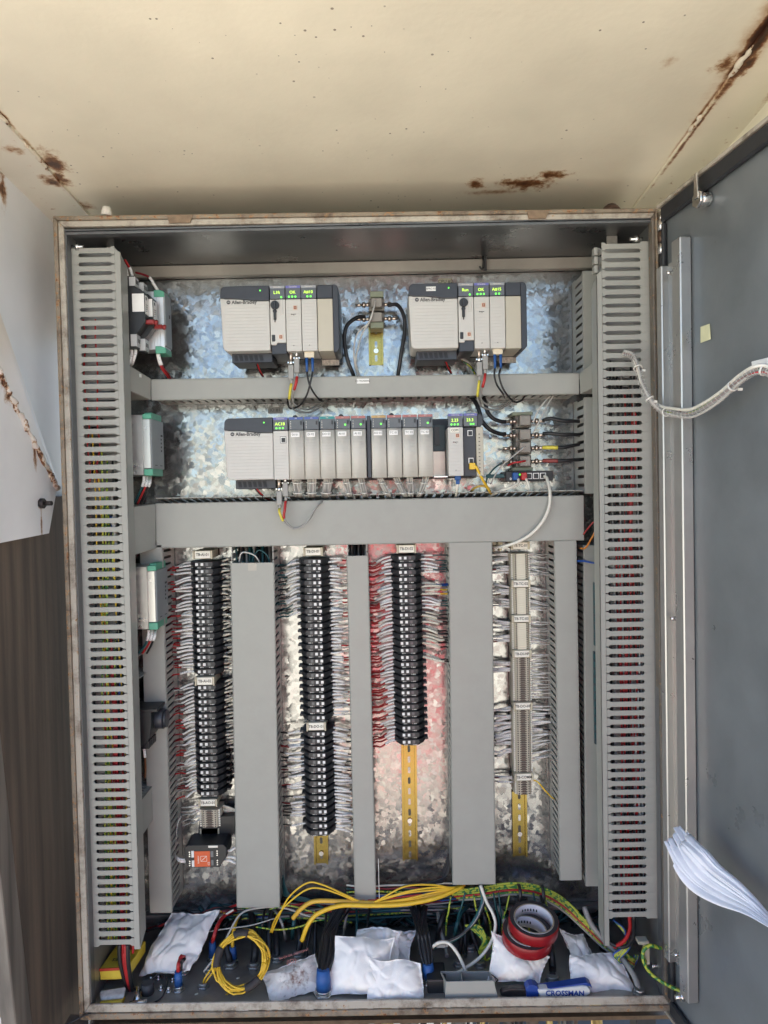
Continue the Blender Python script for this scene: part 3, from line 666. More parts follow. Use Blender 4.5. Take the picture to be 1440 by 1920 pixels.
def usb(f, cx, cy, parent):
    p = MB(); rbox(p, f, cx - 4.2, cy - 4.6, cx + 4.2, cy + 4.6, YR - .0012, YR + .002); o = p.build('usb_port', M('port_frame', (.62, .52, .44), .4), parent, .0005)
    p = MB(); rbox(p, f, cx - 2.6, cy - 3, cx + 2.6, cy + 3, YR - .0016, YR); p.build('socket', M('port_orange', (.30, .07, .02), .5), o)
    p = MB(); rbox(p, f, cx - 1.1, cy - 1.8, cx + 1.1, cy + 1.8, YR - .0020, YR); p.build('tongue', M('port_pale', (.42, .30, .22), .5), o)
def rj45(f, cx, cy, parent, Yf=None):
    Y = YR if Yf is None else Yf
    p = MB(); rbox(p, f, cx - 5.6, cy - 6.2, cx + 5.6, cy + 6.2, Y - .001, Y + .002); o = p.build('ethernet_port', m_print, parent)
    p = MB(); rbox(p, f, cx - 4.8, cy - 5.4, cx + 4.8, cy + 5.4, Y - .0014, Y); o2 = p.build('shield', m_white, o)
    p = MB(); rbox(p, f, cx - 3.2, cy - 3.8, cx + 4.0, cy + 4.4, Y - .0018, Y); p.build('opening', m_black, o)
def module(f, x0, y0, w, h, rack, kind, strip='g', word=None, leds=(), tagtxt=None):
    x1 = x0 + w; yb = y0 + h; dh = 25
    g = MB()
    if kind == 'io':
        n = 10; prof = []                       # convex wiring door
        for i in range(n + 1):
            t = i / n; prof.append((x0 + .6 + (w - 1.6) * t, -.0075 * math.sin(math.pi * min(1, t * .62 + .28)) ** 2 + .0035))
        poly = [f(x, y0 + dh, 0) * 1 for x, _ in prof]
        top = [V((p.x, YR + d, p.z)) for p, (_, d) in zip(poly, prof)] + [V((poly[-1].x, YR + .10, poly[-1].z)), V((poly[0].x, YR + .10, poly[0].z))]
        g.prism(top, f(x0, yb, 0) - f(x0, y0 + dh, 0), 0, True)
        o = g.build('module', m_ribd, rack)
        if tagtxt:
            p = MB(); rbox(p, f, x0 + 5, y0 + dh + 4, x0 + 21, y0 + dh + 12.5, YR - .0048, YR - .002); tg = p.build('tag', m_white, o); text(tagtxt, f(x0 + 13, y0 + dh + 8.2, YR - .0052), .0062, m_print, o)
        display(f, x0, x1, y0, y0 + dh - 1, strip, o, None, leds, toggle=True)
    elif kind == 'blank':
        rbox(g, f, x0 + .5, y0 + dh, x1 - .5, yb + 1, YR + .001, YR + .10); o = g.build('module', m_plcb, rack, .0015, 2)
        p = MB(); rbox(p, f, x0 + .3, y0, x1 - .3, y0 + dh - .4, YR, YR + .10); p.build('cap', m_dark, o, .0012)
    elif kind == 'cpu':
        poly = [(x0 + .5, y0 + dh), (x1 - .5, y0 + dh), (x1 - .5, yb - 16), (x0 + 11.5, yb - 16), (x0 + 11.5, yb - 13), (x0 + 9, yb - 12), (x0 + 2.5, yb - 12), (x0 + .5, yb - 13.5)]
        g.prism([f(x, y, YR) for x, y in poly], (0, .10, 0)); o = g.build('module', m_plcw, rack, .0012, 2)
        p = MB(); rbox(p, f, x0 + 1, yb - 19, x1 - .3, yb + 4, YR + .006, YR + .10); p.build('battery_door', m_dark, o, .001)
        display(f, x0, x1, y0, y0 + dh - 1, 'g', o, word, leds)
        c = f(x0 + 10, y0 + dh + 11, YR); p = MB(); p.cyl(c, c + V((0, -.005, 0)), .0092, 0, 18); ks = p.build('key_switch', m_black, o, .0006)
        p = MB(); p.box(c + V((-.0018, -.0095, -.0085)), c + V((.0018, -.004, .0085))); p.build('grip', m_dark, ks, .0006)
        c = f(x0 + 9.5, y0 + dh + 29, YR); p = MB(); p.cyl(c + V((0, 0, .008)), c + V((0, -.004, .008)), .0042, 0, 12); p.box(c + V((-.0028, -.0045, -.010)), c + V((.0028, -.0005, .008))); p.cyl(c + V((0, -.0025, -.010)), c + V((0, -.0025, -.0155)), .0012, 0, 6); p.build('key', m_black, o, .0008)
        p = MB(); rbox(p, f, x0 + 18, y0 + dh, x0 + 25, y0 + dh + 28, YR - .0008, YR + .002); p.build('door_strip', m_plc, o, .0008)
        p = MB(); rbox(p, f, x0 + 2.5, yb - 31, x0 + 9, yb - 18, YR - .0012, YR + .002); p.build('card_slot', m_black, o, .002, 2)
        usb(f, x0 + 19.5, yb - 26.5, o)
    elif kind in ('net', 'fibre', 'com', 'en'):
        rbox(g, f, x0 + .5, y0 + dh, x1 - .5, yb, YR, YR + .10); o = g.build('module', m_rib, rack, .0012, 2)
        display(f, x0, x1, y0, y0 + dh - 1, 'v' if kind != 'fibre' else 'g', o, word, leds)
        if kind in ('net', 'com'):
            usb(f, x0 + 18, y0 + dh + 16, o)
            p = MB(); c0, c1 = f(x0 + 10, y0 + dh + 28, YR - .0003), f(x0 + 19, y0 + dh + 28, YR - .0003); p.cyl(c0, c1, .0005, 0, 5); p.cyl(c0, c0 + V((.0012, 0, 0)), .0012, 0, 6); p.cyl(f(x0 + 13, y0 + dh + 28, YR - .0003), f(x0 + 16, y0 + dh + 30.5, YR - .0003), .0004, 0, 5); p.build('usb_mark', m_print, o)
        if kind == 'com':
            p = MB(); rbox(p, f, x0 + 5, y0 + dh + 2, x0 + 21, y0 + dh + 10, YR - .0004, YR); p.build('tag', m_label, o); text('COM', f(x0 + 13, y0 + dh + 6, YR - .0008), .0068, m_print, o)
        if kind == 'en': rj45(f, x0 + 19, y0 + dh + 17, o)
        if kind != 'en': text('\u25B2' if False else 'A', f(x0 + 14, yb - 10, YR - .0003), .0045, m_print, o)
    return o
def end_cap(f, x0, x1, y0, yb, rack):
    r = 8; pts = [(x0, y0), (x1 - r, y0)] + [(x1 - r + r * math.sin(a), y0 + r - r * math.cos(a)) for a in (.4, .8, 1.2, 1.57)] + [(x1, yb - 6)] + [(x1 - 5, yb), (x0, yb)]
    p = MB(); p.prism([f(x, y, YR + .002) for x, y in pts], (0, .10, 0)); return p.build('end_cap', m_dark, rack, .001)
def chassis(f, x0, x1, y0, yb, rack):
    p = MB(); rbox(p, f, x0 + 6, y0 + 1, x1 - 6, yb + 3, YR + .095, YP - .002); return p.build('chassis', m_black, rack)
def small_rack(x0, y0, label, word, tagt):
    f = PF(x0 + 110, y0 + 65, YR); h = 121
    rack = thing('controller_rack', f(x0 + 110, y0 + h, YP), label, 'controller', 'controller racks with four slots')
    chassis(f, x0, x0 + 220, y0, y0 + h, rack); psu_part(f, x0, y0, 91.3, h - 1, rack)
    module(f, x0 + 92, y0 + 1, 29.3, h, rack, 'cpu', word=word[0], leds=[(22, 21)])
    module(f, x0 + 121.3, y0 + 1, 29.3, h, rack, 'net', word=word[1], leds=[(7, 20.5), (13, 20.5), (19, 20.5)])
    module(f, x0 + 150.6, y0 + 1, 29.3, h, rack, 'fibre', word=word[2], leds=[(12, 20.5), (18, 20.5)])
    module(f, x0 + 179.9, y0 + 1, 29.6, h, rack, 'blank'); end_cap(f, x0 + 209, x0 + 220, y0, y0 + h + 4, rack)
    if tagt:
        p = MB(); rbox(p, f, x0 + 33, y0 + 6, x0 + 51, y0 + 14, YR - .0012, YR + .001); p.build('tag', m_white, rack); text(tagt, f(x0 + 42, y0 + 10, YR - .0016), .0055, m_print, rack)
    p = MB(); rbox(p, f, x0 + 180, y0 + h + 3, x0 + 214, y0 + h + 14, YR + .098, YR + .104); p.build('warning_plate', M('warning_plate', (.40, .36, .32), .5, 0, .5, 220), rack)
    return f
fA = small_rack(414.5, 536, 'grey four-slot controller rack with power supply, above label I/O #1', ('L1ft', 'OK', 'A#10'), None)
fB = small_rack(767.5, 531, 'grey four-slot controller rack tagged on its dark cap, beside CPU #2 plate', ('Run', 'OK', 'A#15'), 'BPRC-02')
fC = PF(665, 838, YR); h = 116; x0, y0 = 421.5, 780
rackC = thing('controller_rack', fC(665, 780 + h, YP), 'long grey input-output rack with ten modules and grey wire looms below', 'controller')
chassis(fC, x0, 908, y0, y0 + h, rackC); psu_part(fC, x0, y0, 91, h - 1, rackC)
module(fC, 512.7, y0, 29, h, rackC, 'en', word='AC18', leds=[(7, 20), (13, 20), (19, 20)])
strips = ['b', 'b', 't', 'r', 'r', 'o', 'r', 'r', 'r']; tags = ['DI 01', 'DI 02', 'DO 01', 'AI 01', 'AI 02', 'AO 01', 'TC 01', 'TC 02', 'TC 03']
x = 541.7
for i, (s_, tt) in enumerate(zip(strips, tags)):
    if i == 5:
        p = MB(); rbox(p, fC, x + 1, y0, x + 8, y0 + h, YR + .004, YR + .1); p.build('filler', m_dark, rackC, .0008); x += 8.7
    module(fC, x, y0, 29.1, h, rackC, 'io', s_, None, ([(19, 16)] if i in (3, 4, 5, 8) else []), tt)
    if i in (0, 3, 6):
        p = MB(); cc = fC(x + 10, y0 - 2, YR + .03); p.cyl(cc, cc + V((0, .012, 0)), .0055, 0, 12); p.build('knob', m_black, rackC)
    x += 29.15
p = MB(); rbox(p, fC, x + .5, y0 + 16, x + 26, y0 + 66, YR + .060, YR + .062); sb = p.build('slot_board', M('board_teal', (.012, .035, .04), .4), rackC)
p = MB(); rbox(p, fC, x + 5, y0 + 20, x + 15, y0 + 55, YR + .055, YR + .06); p.build('socket_bar', m_black, rackC)
p = MB(); rbox(p, fC, x + .5, y0 + 67, x + 26, y0 + h, YR + .064, YR + .066); p.build('slot_back', M('slot_steel', (.42, .36, .31), .3, .8), rackC)
p = MB(); rbox(p, fC, x + .5, y0 + h, x + 26, y0 + h + 2, YR + .01, YR + .066); p.build('slot_floor', m_chrome, rackC)
x += 27
module(fC, x, y0, 29, h, rackC, 'com', word='2.23', leds=[(7, 20), (13, 20), (19, 20)]); x += 29.6
p = MB(); rbox(p, fC, x, y0 + 25, x + 24, y0 + h + 1, YR + .012, YR + .1); en = p.build('module', m_dark, rackC, .001)
display(fC, x - .5, x + 27, y0, y0 + 24, 'v', en, '23.3', [(14, 20), (19, 20)])
rj45(fC, x + 13, y0 + 36, en, YR + .012); rj45(fC, x + 14, y0 + 88, en, YR + .012)
p = MB(); rbox(p, fC, x + 24, y0 + 25, x + 37, y0 + h + 1, YR + .004, YR + .1); en2 = p.build('door_edge', m_plcb, rackC, .0012)
p = MB()
for i in range(11): rbox(p, fC, x + 28, y0 + 38 + i * 7, x + 31, y0 + 39.5 + i * 7, YR + .0034, YR + .005)
p.build('status_mark', m_print, rackC); end_cap(fC, x + 26, x + 37, y0 + 1, y0 + 25, rackC)

# engraved plates on the panel
def plate(px, py, w_, h_, s_, label, m=m_cream):
    f = PF(px, py, YP - .003); q = MB(); q.box(f(px - w_ / 2, py - h_ / 2), f(px + w_ / 2, py + h_ / 2, YP + .001)); o = q.build('name_plate', m, None, .0006); tag(o, label, 'sign'); text(s_, f(px, py, YP - .0035), .0105, m_print, o)
plate(516, 769, 27, 12, 'IO #1', 'small grey engraved plate reading IO #1 above long rack', M('plate_grey', (.36, .35, .33), .5))
plate(835, 528, 26, 12, 'CPU #2', 'small cream engraved plate reading CPU #2 above controller rack')

# ---- coax barrier blocks and unmanaged switch
m_taupe2 = M('block_grey', (.20, .185, .16), .5, 0, .08, 50)
def coax(px, py, label, w_=20, h_=19, Yt=.195, group=None, lefts=((1, True),)):
    f = PF(px, py, Yt); t = thing('coax_block', f(px, py, YP), label, 'connector block', group)
    q = MB(); rbox(q, f, px - w_ * .62, py - h_ * .55, px + w_ * .62, py + h_ * .55, Yt + .022, YP - .008); q.build('base', m_taupe2, t, .001)
    q = MB(); rbox(q, f, px - w_ * .42, py - h_ * .42, px + w_ * .42, py + h_ * .42, Yt, Yt + .022); q.build('body', M('block_light', (.26, .24, .21), .5), t, .0012)
    for sg in (-1, 1):
        q = MB(); a = f(px + sg * w_ * .55, py + .5, Yt + .018)
        X = V((sg, 0, 0)); q.cyl(a, a + X * .010, .0040, 0, 10); q.cyl(a + X * .010, a + X * .0165, .0062, 0, 10); q.cyl(a + X * .0165, a + X * .032, .0034, 0, 10); q.build('connector', m_brass, t)
    return f
GC1 = 'coax barrier blocks between the two controller racks'; GC2 = 'coax barrier blocks beside the long rack'
coax(706, 567, 'grey coax barrier block on short rail, with bare connector facing first rack', 24, 20, group=GC1)
coax(706, 594, 'grey coax barrier block on short rail, directly above bare rail', 24, 20, group=GC1)
q = MB(); f = PF(706, 553, .20); rbox(q, f, 694, 546, 719, 557, .20, YP - .008); o = q.build('end_stop', M('end_stop_green', (.20, .22, .15), .5), None, .001); tag(o, 'grey-green end stop clamped above the coax barrier blocks between racks', 'end stop')
q = MB(); f = PF(706, 609, .20); rbox(q, f, 694, 604, 719, 615, .20, YP - .008); o = q.build('end_stop', M('end_stop_green', (.20, .22, .15), .5), None, .001); tag(o, 'grey-green end stop clamped below the coax barrier blocks between racks', 'end stop')
for i, (yy, lab) in enumerate(((788, 'topmost'), (814.5, 'second'), (839, 'third'), (864.5, 'lowest'))):
    coax(985, yy, '%s coax barrier block in the stack of four beside long rack' % lab, 24, 22, group=GC2)
for (ya, yb, lab) in ((772, 778, 'above'), (876, 883, 'below')):
    q = MB(); f = PF(985, ya, .20); rbox(q, f, 961, ya, 1000, yb, .205, YP - .004); o = q.build('end_stop', MATS['end_stop_green'], None, .001); tag(o, 'olive end stop clamped %s the stack of four coax blocks' % lab, 'end stop')
f = PF(992, 892, .190); sw = thing('network_switch', f(992, 902, YP), 'small black five-port network switch under the four coax blocks', 'network switch')
q = MB(); rbox(q, f, 948, 883, 1037, 902, .190, YP - .004); q.build('housing', m_black, sw, .0012)
for i in range(5):
    xx = 966 + i * 13; q = MB(); rbox(q, f, xx - 5.5, 887, xx + 5.5, 898, .1888, .192); pp = q.build('port', m_white if i > 1 else m_dark, sw)
    q = MB(); rbox(q, f, xx - 4.3, 888.2, xx + 4.3, 897, .1884, .19); q.build('opening', m_black, pp)
for (xx, yy) in ((962.5, 889.5), (974.5, 889.5)):
    q = MB(); c = f(xx, yy, .1884); q.cyl(c, c + V((0, -.001, 0)), .0021, 0, 8); q.build('led', m_led, sw)
q = MB(); c = f(957.5, 897, .190); q.ring(c, (0, -1, 0), .0012, .0026, .0008, 0, 12); q.build('status_mark', m_white, sw)

# ================================================================== TERMINAL STRIPS
def label_holder(par, px, py, w_, h_, s_, Yt, m_frame=m_cream):
    f = PF(px, py, Yt); q = MB(); rbox(q, f, px - w_ / 2, py - h_ / 2, px + w_ / 2, py + h_ / 2, Yt, YP - .008); hd = q.build('label_holder', m_frame, par, .0008)
    for sg in (-1, 1):
        q = MB(); rbox(q, f, px + sg * w_ / 2 - 1.4, py - h_ / 2 - .5, px + sg * w_ / 2 + 1.4, py + h_ / 2 + 1, Yt - .003, Yt + .01); q.build('clip', M('cream_clip', (.52, .47, .35), .5), hd, .0006)
    q = MB(); rbox(q, f, px - w_ / 2 + 3, py - h_ / 2 + .8, px + w_ / 2 - 3, py + h_ / 2 - .8, Yt - .0012, Yt + .002); q.build('card', m_label, hd)
    text(s_, f(px, py, Yt - .0016), .0085, m_print, hd, sx=.92, bold=.0001)
    return hd
# one black fused terminal, around its own origin (x across the strip, z up, front at y = 0)
def fused_terminal(mir, pitch, hw):
    s = -1 if mir else 1
    q = MB(); t = pitch * .64; k = hw / .037
    prof = [(-37, 58), (-37, 30), (-30, 15), (-23, 5), (-19, 0), (21, 0), (25, 5), (32, 13), (37, 28), (37, 58)]
    q.prism([(s * x * k * .001, y * .001, -t * .36) for x, y in prof], (0, 0, t))
    prof2 = [(-33, 58), (-33, 34), (-22, 13), (-14, 7), (15, 7), (23, 13), (33, 34), (33, 58)]
    q.prism([(s * x * k * .001, y * .001, -pitch * .60 + .001) for x, y in prof2], (0, 0, pitch * .37))
    q.box((s * .036 * k, .026, -t * .16), (s * .0445 * k, .05, t * .26))                 # side tab
    q.cyl((s * .022 * k, -.0005, .0018), (s * .022 * k, .002, .0018), .0014, 3, 8)
    q.box((s * .0055 * k, -.0006, -.0018), (s * .0115 * k, .001, .0052), 2)               # grey insert
    for (x0_, x1_) in ((-15, -11.8), (-11.2, -9.2), (-8.2, -6.8), (6.5, 7.8), (9.8, 13), (13.6, 16.5)):
        q.box((s * x0_ * k * .001, .0062, -pitch * .50), (s * x1_ * k * .001, .0075, -pitch * .34), 1)
    o = q.build('terminal_block', [m_term, m_lbl2, m_disp, m_print])
    mk = []
    for cx in (-15.0, -2.8):
        q = MB(); cxs = s * cx * k * .001; q.box((cxs - .0028, -.0012, -.0014), (cxs + .0028, .001, .0045)); q.box((cxs - .0006, -.0014, .0010), (cxs + .0006, -.001, .0020), 1)
        mk.append(q.build('marker', [m_white, m_gry], o))
    return o, mk
m_lbl2 = M('terminal_print', (.55, .55, .53), .6, 0, .3, 300)
TERM = {}
def fused_strip(name, top, bot, n, mir, Yt, wpx, lab, label):
    """top, bot: pixel of the first and last terminal's centre."""
    T, B = P(top[0], top[1], Yt), P(bot[0], bot[1], Yt); step = (B - T) / (n - 1); pitch = step.length
    t = thing('terminal_strip', B + V((0, YP - Yt, 0)), label, 'terminal strip')
    hw = wpx * (Yt - CAM.y) / FPX / 2
    o, mk = fused_terminal(mir, pitch, hw); o.parent = t; o.location = T - wloc(t); WL[o.name] = T.copy()
    for i in range(1, n):
        c = inst(o, t, T + step * i - wloc(t))
        for mm in mk: inst(mm, c, (0, 0, 0))
    label_holder(t, *lab[0], 34, 15, lab[1], Yt - .004)
    TERM[name] = (T, step, n, hw); return t
YT = .185
fused_strip('AI1', (381, 1059.5), (386, 1260.5), 16, False, YT, 60, ((380, 1040), 'TB-AI-01'), 'black fused terminal strip labelled TB-AI-01')
fused_strip('AI2', (386.5, 1290.5), (392, 1489), 16, False, YT, 60, ((384, 1277), 'TB-AI-02'), 'black fused terminal strip labelled TB-AI-02')
fused_strip('DI1', (587, 1054), (594.5, 1347), 23, True, YT, 58, ((587, 1034), 'TB-DI-01'), 'black fused terminal strip labelled TB-DI-01')
fused_strip('DO1', (594.5, 1377.5), (599.5, 1563), 15, True, YT, 58, ((593, 1362), 'TB-DO-01'), 'black fused terminal strip labelled TB-DO-01')
fused_strip('DI2', (762, 1047.5), (769.5, 1392.5), 27, False, YT, 58, ((762, 1029), 'TB-DI-02'), 'black fused terminal strip labelled TB-DI-02')
# slim cream feed-through terminals
def slim_terminal(kind, pitch, w_):
    q = MB(); h = w_ / 2; z = pitch * .46
    q.prism([(-h, .048, -z), (-h, .014, -z), (-h * .62, .0, -z), (h * .62, 0, -z), (h, .014, -z), (h, .048, -z)], (0, 0, 2 * z))
    if kind == 'tc':
        q.box((-h * .42, -.0006, -z), (h * .42, .001, z), 1)
    else:
        q.box((-h * .34, -.001, -z * .8), (h * .34, .002, z * .1), 3); q.box((-h * .20, -.0016, z * .1), (h * .20, .002, z * .8), 3)
    for sg in (-1, 1): q.cyl((sg * h * .52, -.0009, 0), (sg * h * .52, .001, 0), .0015, 2, 7)
    for sg in (-1, 1): q.box((sg * h * .78, .004, -z * .7), (sg * h * .92, .012, z * .7), 4)
    return q.build('terminal_block', [m_cream if kind == 'tc' else m_taupe3, m_creaml, m_print, m_brn2, m_label])
m_taupe3 = M('slim_taupe', (.50, .455, .36), .5, 0, .08, 60); m_brn2 = M('bridge_brown', (.085, .062, .05), .5, 0, .1, 60)
def slim_strip(top, bot, n, kind, wpx, lab, label, Yt=.200):
    T, B = P(top[0], top[1], Yt), P(bot[0], bot[1], Yt); step = (B - T) / (n - 1)
    t = thing('terminal_strip', B + V((0, YP - Yt, 0)), label, 'terminal strip')
    o = slim_terminal(kind, step.length, wpx * (Yt - CAM.y) / FPX); o.parent = t; o.location = T - wloc(t); WL[o.name] = T.copy()
    for i in range(1, n): inst(o, t, T + step * i - wloc(t))
    if lab: label_holder(t, *lab[0], 33, 13.5, lab[1], Yt - .006)
    return T, step, n, wpx * (Yt - CAM.y) / FPX / 2
TERM['TC1'] = slim_strip((976, 1040), (977, 1085), 12, 'tc', 38, ((975.5, 1023), 'TB-TC-01'), 'cream thermocouple terminal strip labelled TB-TC-01')
TERM['TC2'] = slim_strip((977, 1104), (978, 1150), 12, 'tc', 38, ((976.5, 1094.5), 'TB-TC-02'), 'cream thermocouple terminal strip labelled TB-TC-02')
TERM['TC3'] = slim_strip((978, 1170), (979, 1216), 12, 'tc', 38, ((977.5, 1160), 'TB-TC-03'), 'cream thermocouple terminal strip labelled TB-TC-03')
TERM['DIH'] = slim_strip((979.5, 1235), (980.5, 1313), 20, 'slim', 38, ((978.5, 1226), 'TB-DI-HF'), 'slim taupe terminal strip labelled TB-DI-HF')
TERM['DOH'] = slim_strip((980.5, 1333), (982, 1446), 28, 'slim', 38, ((980.5, 1324), 'TB-DO-HF'), 'slim taupe terminal strip labelled TB-DO-HF')
TERM['COM'] = slim_strip((982.5, 1466), (983, 1488), 6, 'slim', 36, ((982.5, 1457), 'TB-COMM'), 'short slim taupe terminal strip labelled TB-COMM')
TERM['AO'] = slim_strip((392.5, 1521), (393.5, 1549.5), 8, 'slim', 42, ((390, 1505), 'TB-AO-01'), 'small taupe terminal strip labelled TB-AO-01')
# end bracket and orange-labelled isolator below TB-AO-01
f = PF(393, 1559, .205); q = MB(); rbox(q, f, 376, 1553, 410, 1567, .205, YP - .008); q.box(f(374.5, 1553, .203), f(377.5, 1568, .22)); q.box(f(408.5, 1553, .203), f(411.5, 1568, .22)); o = q.build('end_stop', m_cream, None, .001); tag(o, 'cream end stop between TB-AO-01 and the orange-labelled isolator', 'end stop')
f = PF(386, 1600, .150); t = thing('isolator_module', f(386, 1626, YP), 'black isolator module with orange front label below TB-AO-01', 'isolator')
q = MB(); pr = [(346, 1588), (352, 1584), (420, 1584), (425, 1590), (425, 1608), (417, 1618), (412, 1627), (352, 1627), (346, 1612)]
q.prism([f(x_, y_, .150) for x_, y_ in pr], (0, .06, 0)); q.build('housing', m_black, t, .001)
q = MB(); pr = [(360, 1585), (364, 1553), (432, 1550), (432, 1585)]; q.prism([f(x_, y_, .205) for x_, y_ in pr], (0, .042, 0)); q.build('side_plate', m_black, t)
q = MB(); rbox(q, f, 364, 1595.5, 394, 1625, .1488, .151); lb = q.build('label', M('orange_label', (.62, .10, .025), .45, 0, .05, 40), t)
q = MB()
for (a_, b_, c_, d_) in ((376, 1604.5, 388, 1605.1), (376, 1614.4, 388, 1615), (376, 1604.5, 376.6, 1615), (387.4, 1604.5, 388, 1615)): rbox(q, f, a_, b_, c_, d_, .1484, .149)
q.prism([f(376, 1614.6, .1484), f(376.8, 1615, .1484), f(388, 1605, .1484), f(387.2, 1604.6, .1484)], (0, .0005, 0)); q.build('symbol', m_label, lb)
text('CE', f(391.5, 1619, .1484), .0065, m_label, lb, rot=(math.pi / 2, -math.pi / 2, 0)); text('isolator', f(371.5, 1611, .1484), .0058, m_label, lb, rot=(math.pi / 2, -math.pi / 2, 0))
for (a_, b_, c_, d_) in ((358.6, 1594.5, 363.4, 1607), (359, 1613, 363.6, 1625)):
    q = MB(); rbox(q, f, a_, b_, c_, d_, .149, .151); q.build('marker', m_white, t)
for (a_, b_, c_, d_) in ((395, 1596, 400, 1607), (396, 1613, 400, 1623)):
    q = MB(); rbox(q, f, a_, b_, c_, d_, .149, .151); q.build('window', M('grey_window', (.15, .155, .16), .3), t)
for (x_, ys) in ((355, (1597, 1601, 1605, 1614.5, 1618.5, 1622.5)), (407.5, (1596, 1600, 1604, 1614, 1618, 1622))):
    for y_ in ys:
        q = MB(); c = f(x_, y_, .150); q.cyl(c, c + V((0, -.0008, 0)), .0017, 0, 8); q.build('screw', m_chrome, t)
q = MB(); rbox(q, f, 391, 1585.2, 409, 1589, .149, .151); q.build('tag', m_label, t)
# small white relay pieces beside TB-TC-01
for i, xx in enumerate((926, 938)):
    f = PF(xx, 1018, .20); q = MB(); rbox(q, f, xx - 4.6, 1012, xx + 4.6, 1022, .20, YP - .01); q.prism([f(xx - 3.5, 1024, .205), f(xx + 5, 1024, .205), f(xx + 3, 1034, .205), f(xx - 1, 1034, .205)], (0, .03, 0))
    o = q.build('plug_connector', M('ivory_plug', (.66, .61, .42), .5), None, .0008); tag(o, 'small ivory plug connector beside TB-TC-01 under the broad duct', 'connector', 'ivory plugs beside TB-TC-01')
# ================================================================== DEVICES ON THE LEFT SIDE WALL (they face into the cabinet)
def fx(px, py, Y): return P(px, py, Y)
def side_psu(x_edge, y0, y1, Yn, Yf_, xin, label):
    a = P(x_edge, y0, Yn); b = P(x_edge, y1, Yn); t = thing('power_supply_unit', V((xin, (Yn + Yf_) / 2, b.z)), label, 'power supply', 'grey power supplies on the side wall')
    X = a.x; zt, zb = a.z, b.z; H = zt - zb
    q = MB(); q.box((xin, Yn, zb), (X - .018, Yf_, zt)); q.box((X - .018, Yn + .0004, zb + H * .11), (X - .002, Yf_ - .0004, zt - H * .07)); q.build('case', m_psu, t, .0012)
    q = MB(); q.box((X - .0019, Yn + .001, zb + H * .11), (X + .0006, Yf_ - .001, zt - H * .07)); fr_ = q.build('front', m_psuf, t, .0008)
    q = MB()
    for i in range(5): q.box((X + .0005, Yf_ - .022, zt - H * (.30 + i * .065)), (X + .0012, Yf_ - .022 + (.012 if i == 0 else .005), zt - H * (.33 + i * .065)))
    for yy in (Yn + .02, Yn + .055): q.box((X + .0005, yy, zb + H * .165), (X + .0012, yy + .014, zb + H * .175))
    q.build('print', m_print, fr_)
    for (za, zb_) in ((zt - H * .07, zt + H * .01), (zb - H * .005, zb + H * .105)):
        q = MB(); q.box((X - .0175, Yn - .0008, zb_), (X + .001, Yn + .012, za)); q.box((X - .0175, Yn + .013, zb_ + .004), (X - .002, Yf_ - .004, za)); 
        for i in range(4): q.box((X - .016 , Yn + .016 + i * .017, zb_ - .001), (X - .004, Yn + .027 + i * .017, zb_ + .004))
        q.build('plug', m_green, t, .0008)
    for (dx, dz) in ((-.036, .16), (-.026, .16), (-.036, .055)):
        q = MB(); c = V((X + dx, Yn, zb + H * dz)); q.cyl(c, c + V((0, -.0016, 0)), .0032, 0, 10); q.build('screw', m_chrome, t)
    c = V((X - .011, Yn, zt - H * .22)); q = MB(); q.cyl(c, c + V((0, -.001, 0)), .0028, 0, 10); q.build('screw', m_chrome, t)
    q = MB()
    for i in range(9):
        for j in range(4): q.box((xin + .006 + i * .006, Yn + .012 + j * .018, zt - .0004), (xin + .0095 + i * .006, Yn + .024 + j * .018, zt + .0006))
    q.build('vent', m_print, t); return X, zt, zb
XS = XWL + .004
side_psu(282.5, 777, 891, .100, .186, XS, 'grey metal power supply with green plugs above the tall duct link')
side_psu(291.5, 1062, 1180, .100, .184, XS, 'grey metal power supply with green plugs below the tall duct link')
# ribbed aluminium converter
a, b = P(306, 546, .140), P(306, 655, .140); X = a.x; H = a.z - b.z
t = thing('din_converter', V((XS, .16, b.z)), 'silver ribbed aluminium converter with green plugs beside black circuit breakers', 'converter')
q = MB(); q.box((XS, .140, b.z), (X, .186, a.z))
for i in range(8): q.box((X - .052 + i * .006, .1392, b.z + .001), (X - .0505 + i * .006, .1404, a.z - .001))
q.build('case', M('bright_aluminium', (.70, .71, .72), .35, .55, .06, 12), t, .0008)
q = MB(); q.box((X - .0002, .141, b.z + H * .06), (X + .003, .186, a.z - H * .03)); q.build('front', m_psuf, t, .0006)
q = MB(); q.box((X + .0028, .168, a.z - H * .42), (X + .0036, .174, a.z - H * .36)); q.build('print', m_print, t)
for (z0_, z1_) in ((a.z - H * .10, a.z + H * .02), (b.z - H * .07, b.z + H * .055)):
    q = MB(); q.prism([(X - .020, .138, z0_), (X + .002, .138, z0_), (X + .002, .138, z1_ - .004), (X - .008, .138, z1_), (X - .020, .138, z1_)], (0, .046, 0)); q.build('plug', m_green, t, .0008)
